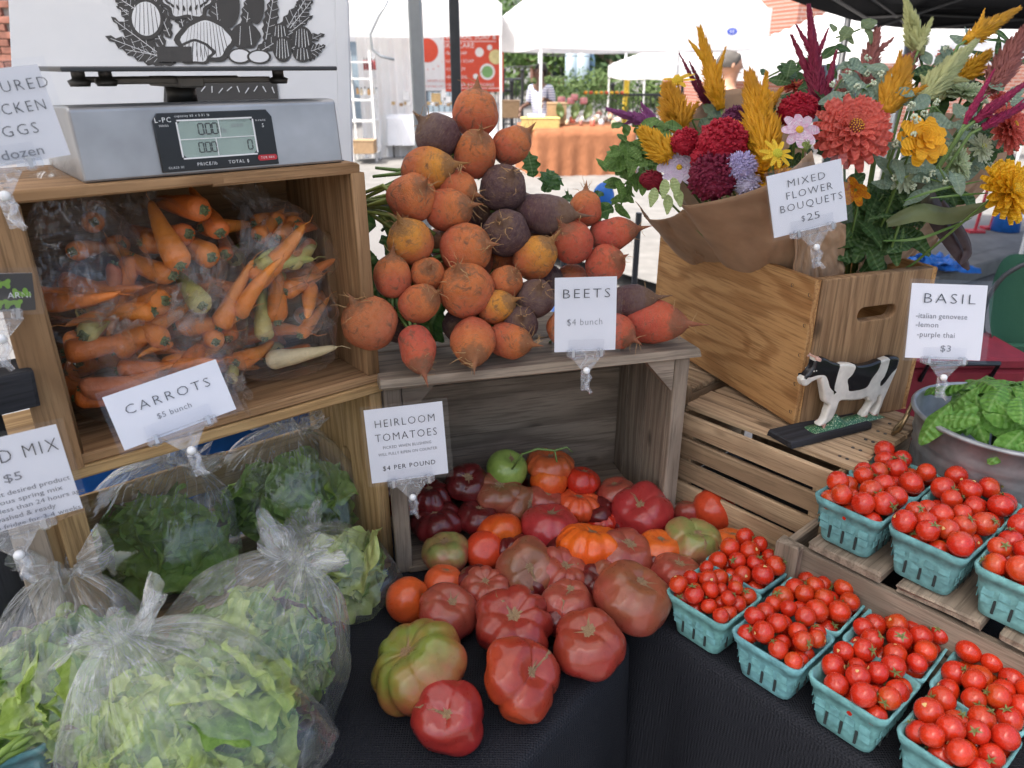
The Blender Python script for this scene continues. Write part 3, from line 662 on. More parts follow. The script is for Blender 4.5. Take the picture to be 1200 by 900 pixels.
text('lb', po, .0075, .0085, .008, M_INKG, .0029); text('ZERO', po, .024, .0135, .005, M_INKG, .0029)
WI = M_WHITEINK
for t, x, y, s_ in (('L-PC', -.0575, .0225, .0075), ('SERIES', -.0575, .0165, .003), ('capacity 60 x 0.01 lb', -.025, .0262, .0036), ('CLASS III', -.053, -.0285, .0035), ('PRICE/lb', -.018, -.0268, .0052), ('TOTAL $', .019, -.0268, .0052), ('X-PACK', .053, .018, .003), ('S', .055, .012, .006)): text(t, po, x, y, s_, WI, .0030)
ob = obj('badge', extrude_outline('badge', [stadium(0, 0, .024, .0066)], .0008, 0, flat('badge_red', (.5, .02, .03), .4)), po, (.0545, -.0245, .0030)); text('TOR REX', ob, 0, 0, .0035, WI, .0006)
plate = empty('x', (0, 0, 0)); bpy.data.objects.remove(plate)
obj('weighing_plate', MB().box((.154, .12, .1118), (.306, .24, .0048), ch=.0012).mesh('weighing_plate', M_POLED), sx0)
obj('spider_arm', MB().box((.145, .07, .099), (.20, .014, .007), ch=.002).box((.145, .18, .099), (.20, .014, .007), ch=.002).box((.145, .12, .097), (.03, .13, .012), ch=.002).mesh('spider_arm', flat('worn_cast_grey', (.22, .20, .18), .6, .2)), sx0)
for x in (.035, .062, .262): obj('support_post', MB().lathe([(.0001, 0), (.010, 0), (.012, .006), (.007, .008), (.007, .016), (.012, .018), (.0001, .019)], 14).mesh('support_post', M_DKMET, True), sx0, (x - .008, .06, .094))
obj('column', MB().tube([(.15, .12, .07), (.15, .12, .095)], .018, 16).mesh('column', M_DKMET, True), sx0)

# ================================================================== BANNER with the black plant print (a plain made-up print)
bn = empty('farm_banner', Yp(219, 190, 1.46), (-.36, 0, .05), 'white banner printed with black vegetables and leaves behind the scale', 'banner')
bw = mpx(386, bn.location); 
obj('banner_sheet', MB().box((0, 0, .22), (bw, .012, .86), ch=.003).mesh('banner_sheet', M_BANNER), bn)
obj('banner_edge', MB().box((bw / 2 - .012, -.008, .22), (.024, .006, .86), ch=.002).mesh('banner_edge', M_BANNER), bn)
def leafloop(l, wd, bend=0, jag=0, n=14):
    a = []; b = []
    for i in range(n + 1):
        t = i / n; ww = wd * math.sin(PI * t ** .8) * (1 - .2 * t) + (jag * wd * (1 if i % 2 else -1) if 0 < i < n else 0); cx = bend * t * t * l
        a.append((cx - ww / 2, t * l)); b.append((cx + ww / 2, t * l))
    return a[:-1] + b[::-1][:-1]
INKB = flat('black_print', (.012, .012, .014), .5, var=.02, bump=0)
zc = [.0]
def flatpoly(loop, parent, x, z, ang, mat, name='printed_leaf', off=0):
    zc[0] += .00003
    me = MB().add([(p[0], p[1], 0) for p in loop], [tuple(range(len(loop)))]); me = me.mesh(name, mat)
    bm = bmesh.new(); bm.from_mesh(me); bmesh.ops.triangulate(bm, faces=bm.faces[:]); bm.to_mesh(me); bm.free()
    me.update(); o = obj(name, me, parent, (x, -.0075 - off - zc[0], z), Matrix.Rotation(PI / 2, 3, 'X') @ Matrix.Rotation(ang, 3, 'Z')); return o
rr = random.Random(5); s0 = mpx(1, bn.location) ; KB_ = s0 / mpx(1, Yp(222, 190, 1.14))      # metres per photo pixel there
def bz(px, py): return ((px - 196) * s0, (190 - py) * s0 * 1.0)
def pleaf(px, py, ang, l, wd, bend=0, jag=.12, veins=5):
    x, z = bz(px, py); l *= s0; wd *= s0
    flatpoly(leafloop(l, wd, bend, jag), bn, x, z, ang, INKB)
    mb = MB()
    for k in range(veins):
        t = .15 + .7 * k / veins; cx = bend * t * t * l; q = wd * .36 * math.sin(PI * t)
        for s_ in (-1, 1): mb.add([(cx, t * l, 0), (cx, t * l + .0007, 0), (cx + s_ * q, t * l + q * .9, 0), (cx + s_ * q, t * l + q * .9 - .0009, 0)], [(0, 1, 2, 3) if s_ < 0 else (3, 2, 1, 0)])
    mb.add([(-.0006, .05 * l, 0), (.0006, .05 * l, 0), (bend * .8 * l + .0004, .92 * l, 0), (bend * .8 * l - .0004, .92 * l, 0)], [(0, 1, 2, 3)])
    zc[0] += .00003; obj('printed_vein', mb.mesh('printed_vein', M_BANNER), bn, (x, -.0078 - zc[0], z), Matrix.Rotation(PI / 2, 3, 'X') @ Matrix.Rotation(ang, 3, 'Z'))
def pblob(px, py, rx, ry, stripes=0, white=False, lob=0, ph=0):
    x, z = bz(px, py); rx *= s0; ry *= s0
    lp = [(rx * math.cos(t) * (1 + lob * math.cos(6 * t + ph)), ry * math.sin(t) * (1 + lob * math.sin(5 * t))) for t in [2 * PI * k / 36 for k in range(36)]]
    flatpoly(lp, bn, x, z, 0, INKB, 'printed_vegetable')
    if white: flatpoly([(a * .8, b * .8) for a, b in lp], bn, x, z, 0, M_BANNER, 'printed_vegetable')
    mb = MB()
    for k in range(stripes):
        t = -0.8 + 1.6 * (k + .5) / stripes; a = t * rx; q = ry * math.sqrt(max(0, 1 - t * t)) * .8
        mb.add([(a - .0006, -q, 0), (a + .0006, -q * .9, 0), (a * .75 + .0003, q, 0), (a * .75 - .0005, q * .95, 0)], [(0, 1, 2, 3)])
    if stripes: zc[0] += .00003; obj('printed_line', mb.mesh('printed_line', INKB if white else M_BANNER), bn, (x, -.0078 - zc[0], z), (PI / 2, 0, 0))
for a in [(190, 78, 1.25, 85, 26), (175, 70, 1.0, 72, 20), (165, 50, .9, 55, 22), (178, 60, .62, 75, 22), (185, 50, .45, 60, 20), (188, 72, 1.55, 60, 22), (165, 35, .9, 45, 18), (200, 40, .2, 50, 18), (300, 60, -.75, 60, 18), (305, 60, -.5, 70, 20), (315, 65, -1.0, 50, 20),
          (292, 55, -.35, 66, 18), (320, 40, -.7, 45, 18), (330, 70, -1.3, 34, 20), (270, 45, -.15, 55, 16), (240, 40, .1, 55, 20), (150, 20, .8, 40, 18), (330, 20, -.7, 40, 18), (214, 60, .05, 50, 16), (278, 70, -.9, 60, 15)]: pleaf(a[0], a[1], a[2], a[3], a[4], rr.uniform(-.2, .2))
pblob(158, 28, 20, 24, 6, True); pblob(205, 8, 30, 22, 9, True, .15); pblob(252, 12, 13, 26, 0); pblob(283, 10, 10, 24, 0); pblob(270, 47, 17, 15, 2, False, .06); pblob(225, 52, 34, 26, 12, True, .08); pblob(212, 66, 22, 14, 6, True, .1)
pblob(263, 70, 14, 9, 0, True); pblob(285, 71, 14, 8, 0, True); pblob(312, 62, 11, 15, 5); pblob(335, 50, 12, 14, 5); pblob(335, 68, 11, 9, 4); pblob(310, 42, 10, 9, 4)
for k in range(22):
    t = 2 * PI * k / 22; x, z = bz(205 + 22 * math.cos(t), 2 + 18 * math.sin(t)); flatpoly(leafloop(.012, .005), bn, x, z, t - PI / 2, INKB)
x, z = bz(238, 116); flatpoly([(a * KB_, b * KB_) for a, b in [(-.082, -.03), (.088, -.03), (.084, .022), (-.078, .022)]], bn, x, z, 0, INKB, 'printed_band')
x, z = bz(185, 66); flatpoly([(a * KB_, b * KB_) for a, b in [(-.02, -.014), (.03, -.014), (.03, .008), (-.02, .008)]], bn, x, z, 0, INKB, 'printed_band')
for x0 in range(12):
    x, z = bz(190 + x0 * 10, 108 + (x0 % 3)); flatpoly([(-.001, -.006), (.0006, -.006), (.003, .006), (.001, .006)], bn, x, z, rr.uniform(-.7, .7), M_BANNER, 'printed_stroke', .002)

# ================================================================== COW FIGURINE (outline measured on the photo, cast flat)
cb0, cb1 = Zp(928, 523, .972), Zp(1060, 490, .972)
cv = (cb1 - cb0); cv.z = 0; cang = math.atan2(cv.y, cv.x)
cow = empty('cow_figurine', Zp(929, 517, .9605), cang, 'black and white painted cow figurine on a black wooden base', 'figurine')
k_ = mpx(1, Zp(985, 480, 1.0)) / 6.667 * 1.16      # metres per zoom pixel
def cpt(x, y): return ((x - 245) * k_, (600 - y) * k_ )
def shear(p): return (p[0], p[1] - 0.0)
def cl(pts, n=3): 
    o_ = [cpt(x, y + (x - 480) * .17) for x, y in pts]      # undo the slope of the base in the picture
    return smooth_loop(o_, n)
outline = [(210, 255), (215, 238), (255, 205), (285, 165), (292, 120), (283, 85), (312, 95), (330, 108), (360, 98), (400, 105), (450, 125), (520, 140), (560, 135), (640, 138), (700, 150), (800, 138), (900, 110), (960, 92), (1030, 82), (1068, 92), (1074, 115), (1068, 180), (1045, 260),
           (1020, 350), (1005, 400), (1000, 440), (990, 480), (982, 525), (930, 528), (925, 510), (950, 470), (962, 420), (955, 370), (940, 375), (935, 410), (905, 445), (885, 490), (880, 535), (832, 532), (830, 510), (865, 460), (880, 415), (850, 405), (832, 380), (780, 395), (700, 402), (620, 400), (580, 408), (572, 450), (560, 500),
           (535, 545), (500, 568), (498, 588), (436, 585), (440, 568), (470, 540), (482, 480), (488, 432), (450, 410), (430, 370), (400, 300), (375, 245), (365, 240), (300, 265), (262, 292), (228, 288)]
M_CWHITE = flat('cream_enamel', (.66, .63, .56), .28, var=.10, sc_=40, bump=.25); M_CBLACK = flat('black_enamel', (.012, .012, .014), .22, var=.1, sc_=40); M_PINK = flat('pink_enamel', (.62, .36, .28), .35)
cf = Matrix.Rotation(PI / 2, 3, 'X')
Zb = .0145
obj('body', extrude_outline('body', [cl(outline)], .006, .0042, M_CWHITE, 4, True), cow, (0, 0, Zb), cf)
def patch(pts, mat, name, off, n=3):
    obj(name, extrude_outline(name, [cl(pts, n)], .006, .0048 if off < .0078 else .0056, mat, 4, True), cow, (0, 0, Zb), cf)
patch([(216, 240), (255, 203), (284, 164), (290, 122), (312, 92), (332, 104), (362, 96), (400, 103), (450, 123), (524, 140), (522, 200), (515, 290), (526, 352), (505, 345), (455, 310), (425, 260), (395, 228), (340, 225), (280, 240), (245, 240)], M_CBLACK, 'black_patch', .0073)
patch([(662, 140), (700, 148), (800, 136), (898, 108), (892, 180), (850, 240), (825, 295), (790, 320), (720, 335), (640, 338), (620, 300), (600, 245), (640, 200)], M_CBLACK, 'black_patch', .0073)
patch([(968, 90), (1030, 80), (1070, 90), (1074, 120), (1066, 170), (1030, 205), (985, 270), (950, 302), (925, 300), (918, 260), (945, 220), (960, 160)], M_CBLACK, 'black_patch', .0073)
patch([(280, 84), (312, 92), (350, 103), (345, 125), (318, 130), (300, 118)], M_PINK, 'pink_ear', .0080)
for h_ in ([(440, 570), (500, 570), (498, 586), (436, 584)], [(834, 510), (884, 505), (880, 532), (832, 530)], [(924, 505), (982, 500), (982, 524), (930, 526)]): patch(h_, M_PINK, 'pink_hoof', .0078, 1)
for ex in (290, 310):
    for s_ in (-1, 1): obj('painted_eye', MB().ball((0, 0, 0), (.0012, .0009, .0012), 8, 6).mesh('painted_eye', M_CWHITE), cow, (cpt(ex, 185 - 32)[0], s_ * .0084, Zb + cpt(ex, 185 - 32)[1]))
obj('udder', MB().ball((0, 0, 0), (.008, .006, .006), 12, 8).mesh('udder', M_CWHITE, True), cow, (cpt(885, 0)[0], 0, Zb + cpt(0, 375 + 68)[1]))
me = MB().grid(lambda u, v: (cpt(370 + 640 * u, 0)[0], (v - .5) * .03, .0125 + .007 * math.sin(PI * v) * (math.sin(PI * min(1, max(0, u))) ** .4) * (1 + .5 * noise.noise(Vector((u * 14, v * 5, 0)))) + (.012 * math.exp(-((u - .36) / .07) ** 2) * math.sin(PI * v))), 30, 8)
m_, n_, b_ = newmat('painted_grass'); g = G(n_); f = g.noise(g.coord(), 420, 3, .7); n_.links.new(g.mix(g.ramp(f, [(.56, 0.0), (.60, 1.0)]), (.02, .11, .05), (.5, .55, .35)), b_.inputs['Base Color']); b_.inputs['Roughness'].default_value = .35
obj('painted_grass', me.mesh('painted_grass', m_, True), cow)
cwd = plank(cow, 'wooden_base', (.062, .004, .0065), (.176, .052, .013), W_DARK)

# ================================================================== BERRY BASKETS AND CHERRY TOMATOES
BW, BH = .1, .073
def basket_meshes():
    mb = MB(); n = 10; zs = [0, .012, .024, .036, .048, .060, .066, .073]
    def ring(z, off, inner=0):
        hw = .036 + .0125 * z / BH + off; r = .012; pts = []
        for q, (sx, sy) in enumerate(((1, 1), (-1, 1), (-1, -1), (1, -1))):
            for k in range(4):
                t = PI / 2 * q + PI / 2 * k / 3; pts.append(((hw - r) * sx + r * math.cos(t), (hw - r) * sy + r * math.sin(t)))
            # along the side
            a = pts[-1]; nx = ((-1, 1), (-1, -1), (1, -1), (1, 1))[q]; t = PI / 2 * (q + 1); b = ((hw - r) * nx[0] + r * math.cos(t), (hw - r) * nx[1] + r * math.sin(t))
            for k in range(1, n): pts.append((a[0] + (b[0] - a[0]) * k / n, a[1] + (b[1] - a[1]) * k / n))
        return pts
    rows = []
    for z, o in [(0, -.006), (.004, 0)] + [(z, 0) for z in zs[1:6]] + [(.0605, .0022), (.073, .0028), (.0735, -.0005), (.06, -.002), (.004, -.002)]:
        p = ring(z, o); row = []
        for i, (x, y) in enumerate(p):
            k = 1 + .012 * noise.noise(Vector((x * 90, y * 90, z * 60))); dz = .0012 * noise.noise(Vector((x * 40, y * 40, 3))) if z > .01 else 0
            ribd = 1 - (.010 if (i % (n + 3)) in (5, 6, 9) and .005 < z < .058 and o >= 0 else 0)
            row.append(len(mb.v)); mb.v.append((x * k * ribd, y * k * ribd, z + dz))
        rows.append(row)
    N = len(rows[0])
    for j in range(len(rows) - 1):
        for i in range(N): mb.f.append((rows[j][i], rows[j][(i + 1) % N], rows[j + 1][(i + 1) % N], rows[j + 1][i]))
    mb.f.append(tuple(rows[0])[::-1]); mb.f.append(tuple(rows[-1]))
    return mb.mesh('basket_shell', M_TEAL, True)
SHELL = basket_meshes()
slots = MB()
for q in range(4):
    M = Matrix.Rotation(PI / 2 * q, 3, 'Z')
    for x in (-.019, 0, .019): 
        mb2 = MB().box((0, 0, 0), (.0034, .0018, .021), ch=.0008); slots.add([M @ (Vector(v) + Vector((x, -.0402, .0235))) for v in mb2.v], mb2.f)
SLOT1 = MB().box((0, 0, 0), (.0034, .0018, .021), ch=.0008).mesh('slot', M_SLOT)
bands = MB()
for q in range(4):
    M = Matrix.Rotation(PI / 2 * q, 3, 'Z'); rq = random.Random(q)
    for z, y in ((.030, -.0418), (.043, -.0441)):
        for x in (-.0285, -.0095, .0095, .0285):
            mb2 = MB().box((0, 0, 0), (.0125, .0012, .0105), ch=.0006); bands.add([M @ (Vector(v) + Vector((x + rq.uniform(-.001, .001), y + .0010, z))) for v in mb2.v], mb2.f)
BANDS = bands.mesh('pressed_strips', M_TEAL)
def cherry_mesh(seed, el=1.0):
    rr = random.Random(seed); o = Vector((rr.uniform(0, 50), 0, 0)); mb = MB()
    prof = [(math.sin(PI * j / 16), -math.cos(PI * j / 16)) for j in range(17)]; prof[0] = (.001, -1); prof[-1] = (.001, 1)
    def fn(r, z, t):
        d = .10 * math.exp(-(r / .28) ** 2) if z > 0 else .03 * math.exp(-(r / .2) ** 2); k = 1 + .035 * noise.noise(Vector((r * math.cos(t), r * math.sin(t), z)) * 1.3 + o)
        return r * k, (z - (d if z > 0 else -d)) * el * k
    return mb.lathe(prof, 22, fn=fn).mesh('cherry_tomato', M_CHERRY, True)
CH_ = [cherry_mesh(1, .92), cherry_mesh(2, .97), cherry_mesh(3, 1.04), cherry_mesh(4, .9)]
def calyx_mesh(seed):
    rr = random.Random(seed); mb = MB()
    for k in range(5):
        a = 2 * PI * k / 5 + rr.uniform(-.3, .3); l = rr.uniform(.4, .62); up = rr.uniform(.0, .3)
        M = Matrix.Rotation(a, 3, 'Z'); pts = [(0, 0, .9), (l * .4, 0, .95 + up * .4), (l, 0, .86 + up)]; wd = (.07, .09, .01)
        vs = [M @ Vector((p[0], s_ * w_, p[2] + .02)) for p, w_ in zip(pts, wd) for s_ in (-1, 1)]; mb.add(vs, [(0, 2, 3, 1), (2, 4, 5, 3)])
    mb.tube([(0, 0, .88), (.03, .02, 1.15)], [.07, .05], 6); return mb.mesh('calyx', M_CALYX)
CAL = [calyx_mesh(k) for k in range(3)]
SCM = MB().lathe([(.0001, .915), (.10, .905), (.16, .895)], 10, fn=lambda r, z, t: (r * (1 + .25 * math.sin(3 * t)), z)).mesh('stem_scar', M_DRYSTEM)
def fill_basket(c, rot, seed, rmin, rmax, n, label, group, heap=.016):
    """settle balls into a basket by relaxation"""
    rr = random.Random(seed); P = []
    for i in range(n): P.append([rr.uniform(-.03, .03), rr.uniform(-.03, .03), .02 + .10 * i / n, rr.uniform(rmin, rmax)])
    for it in range(150):
        for p in P: p[2] -= .0006
        for i in range(n):
            for j in range(i):
                a, b = P[i], P[j]; d = [a[k] - b[k] for k in range(3)]; L = math.sqrt(sum(x * x for x in d)) + 1e-9; m = a[3] + b[3] - L
                if m > 0:
                    for k in range(3): a[k] += d[k] / L * m * .5; b[k] -= d[k] / L * m * .5
        for p in P:
            lim = .0345 + .0125 * min(1, p[2] / BH) - p[3] * (1 if p[2] < .076 else .75)
            for k in (0, 1): p[k] = max(-lim, min(lim, p[k]))
            p[2] = min(.086, max(p[3] + .003, p[2]))
    M = Matrix.Rotation(rot, 3, 'Z')
    for p in P:
        if p[2] < .053: continue       # buried ones show nothing
        pos = Vector(c) + M @ Vector(p[:3]); tilt_ = (rr.uniform(-1.3, 1.3), rr.uniform(-1.3, 1.3), rr.uniform(0, 6))
        red = rr.random(); col = (.50 + .08 * red, .020 + .022 * red, .008)
        t = obj('cherry_tomato', CH_[rr.randrange(4)], None, pos, Euler(tilt_), p[3], col, (.46, .022 + .04 * rr.random() ** 3, .008))
        q = rr.random()
        if q < .42: obj('calyx', CAL[rr.randrange(3)], t)
        elif q < .8: obj('stem_scar', SCM, t)
        tag(t, label, 'tomato', group)
def basket(P, z, seed, lab, tl, group, rmin=.0125, rmax=.0165, n=24):
    c = P + eB1 * .05 + eB2 * .05; c.z = z; rot = RB + random.Random(seed).uniform(-.04, .04)
    b = empty('berry_basket', c, (random.Random(seed).uniform(-.01, .01), 0, rot), lab, 'basket', 'teal berry baskets of tomatoes')
    tc_ = random.Random(seed).uniform(.86, 1.12); shl = obj('shell', SHELL, b, (0, 0, 0), None, (1 + random.Random(seed).uniform(-.03, .02), 1 + random.Random(seed + 1).uniform(-.03, .02), random.Random(seed + 2).uniform(.97, 1.03)), (.15 * tc_, .36 * tc_, .37 * tc_ * random.Random(seed + 3).uniform(.92, 1.05))); [obj('slot', SLOT1, b, Matrix.Rotation(PI / 2 * q, 3, 'Z') @ Vector((x, -.0402, .0235)), (0, 0, PI / 2 * q)) for q in range(4) for x in (-.019, 0, .019)]; obj('pressed_strips', BANDS, b, col=(.15 * tc_, .36 * tc_, .37 * tc_))['kind'] = 'stuff'
    fill_basket(c, rot, seed, rmin, rmax, n, tl, group)
F0 = Vector((.233, .876, 0)) - eB2 * .018; S0 = Vector((.411, .893, 0)) + eB2 * .02; stepv = eB1 * .109
fr = [('leftmost', 'leftmost teal basket in the front row, beside the big heirloom tomatoes', .0105, .014, 54), ('second', 'second teal basket of the front row, counted from the heirlooms', .0105, .0145, 50), ('third', 'third teal basket of the front row, with larger tomatoes', .0125, .0160, 37), ('fourth', 'nearest teal basket of the front row at the bottom edge', .0130, .0165, 34)]
for i, (nm, lab, a, b_, n_) in enumerate(fr):
    basket(F0 + stepv * i, .7505, 11 + i, lab, 'small red tomato heaped in the ' + nm + ' teal basket of the front row', 'tomatoes in front basket ' + 'one two three four'.split()[i], a, b_, n_)
br = [('leftmost', 'teal basket in the second row touching the slatted crate'), ('second', 'second teal basket of the row behind the front one'), ('third', 'third teal basket of the row behind the front one'), ('rightmost', 'teal basket at the right end of the second row, below the step')]
for i, (nm, lab) in enumerate(br):
    basket(F0 + eB2 * .099 + stepv * i - eB1 * .004, .7505, 21 + i, lab, 'red tomato heaped in the ' + nm + ' teal basket of the second row', 'tomatoes in second row basket ' + 'one two three four'.split()[i], .0120, .016, 38)
ur = [('leftmost', 'teal basket at the left front corner of the wooden step'), ('middle', 'middle teal basket along the front of the wooden step'), ('rightmost', 'teal basket on the wooden step cut off by the right edge')]
for i, (nm, lab) in enumerate(ur):
    basket(S0 + stepv * .965 * i, .8835, 31 + i, lab, 'red tomato in the ' + nm + ' teal basket on the front of the wooden step', 'tomatoes in step basket ' + 'one two three'.split()[i], .0130, .0165, 33)
ur = [('leftmost', 'teal basket on the step pushed against the slatted crate'), ('middle', 'teal basket on the step just below the metal tub'), ('rightmost', 'teal basket on the step at the right edge below the tub')]
for i, (nm, lab) in enumerate(ur):
    basket(S0 + eB2 * .1035 + stepv * .965 * i, .8835, 41 + i, lab, 'red tomato in the ' + nm + ' teal basket at the back of the wooden step', 'tomatoes in back step basket ' + 'one two three'.split()[i], .0130, .0165, 33)
# ================================================================== HEIRLOOM TOMATOES
def heirloom(seed, ribs, depth_, squash, lump, hi=True):
    rr = random.Random(seed); o = Vector((rr.uniform(0, 99), rr.uniform(0, 99), 0)); ph = rr.uniform(0, 6)
    jit = [rr.uniform(-.25, .25) for _ in range(4)]; amp = [rr.uniform(.5, 1.3) for _ in range(max(1, ribs))]
    def surf(t, a, grow=0.0):      # a: polar angle from the scar (0) to blossom end (pi)
        tt = t + jit[0] * math.sin(t + ph) + jit[1] * math.sin(2 * t)
        s_ = abs(math.sin(ribs * tt / 2)) ** .62 if ribs else 1
        A_ = amp[int((ribs * (tt % (2 * PI)) / (2 * PI)) % ribs)] if ribs else 0
        env = (math.sin(a) ** .7) * (1.0 if a < 1.5 else max(.25, 1 - .45 * (a - 1.5)))
        r = 1 - depth_ * A_ * (1 - s_) * env
        d = Vector((math.sin(a) * math.cos(t), math.sin(a) * math.sin(t), math.cos(a)))
        r *= 1 + lump * noise.noise(d * 1.1 + o) + lump * .25 * noise.noise(d * 2.6 + o)
        r += grow
        z = d.z * r * squash * (1 if d.z < 0 else 1.0) - (.22 + .25 * depth_) * math.exp(-(a / .42) ** 2) - (-.10) * math.exp(-((PI - a) / .5) ** 2)
        return Vector((d.x * r, d.y * r, z))
    nu, nv = (56, 30) if hi else (36, 20)
    mb = MB(); 
    for j in range(nv + 1):
        a = max(.001, min(PI - .001, PI * j / nv))
        for k in range(nu): mb.v.append(tuple(surf(2 * PI * k / nu, PI - a)))
    for j in range(nv):
        for k in range(nu): mb.f.append((j * nu + k, j * nu + (k + 1) % nu, (j + 1) * nu + (k + 1) % nu, (j + 1) * nu + k))
    body = mb.mesh('heirloom_tomato', M_TOM, True)
    sm = MB(); n = 40; S = rr.uniform(.13, .24)      # corky scar that follows the skin
    al = [S * (.75 + .10 * math.sin(ribs * 2 * PI * k / n + ph) + .8 * abs(noise.noise(Vector((k * .3, seed, 0)))) + rr.uniform(-.12, .22)) for k in range(n)]
    for k in range(2):
        i = rr.randrange(n); g_l = rr.uniform(.6, 1.25) if seed in (2, 5, 7) else rr.uniform(.1, .45); al[i] += g_l; al[(i + 1) % n] += g_l * (.75 if seed in (2, 5, 7) and k == 0 else .15)
    for j in range(6):
        for k in range(n):
            a = max(.002, al[k] * j / 5); p = surf(2 * PI * k / n, a, .006 + .008 * rr.random() * (j < 5) - (.012 if j == 5 else 0)); sm.v.append(tuple(p))
    for j in range(5):
        for k in range(n): sm.f.append((j * n + k, (j + 1) * n + k, (j + 1) * n + (k + 1) % n, j * n + (k + 1) % n))
    return body, sm.mesh('stem_scar', M_SCAR, True)
HT = [heirloom(1, 9, .16, .74, .10), heirloom(2, 7, .2, .70, .16), heirloom(3, 5, .12, .80, .12), heirloom(4, 12, .15, .66, .10), heirloom(5, 4, .10, .82, .18), heirloom(6, 6, .06, .78, .08), heirloom(7, 3, .22, .74, .2)]
HT_S = [heirloom(11, 4, .02, .90, .05), heirloom(12, 5, .03, .98, .05)]
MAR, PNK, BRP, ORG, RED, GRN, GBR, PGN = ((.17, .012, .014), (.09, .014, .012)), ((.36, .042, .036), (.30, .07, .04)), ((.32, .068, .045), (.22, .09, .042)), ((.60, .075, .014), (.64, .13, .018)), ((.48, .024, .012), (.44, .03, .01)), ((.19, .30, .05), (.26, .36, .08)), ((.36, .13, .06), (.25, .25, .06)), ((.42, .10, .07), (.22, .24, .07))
def heap_y(px, py):
    return .83 + max(0, (705 - py)) * .00205 if py < 705 else None
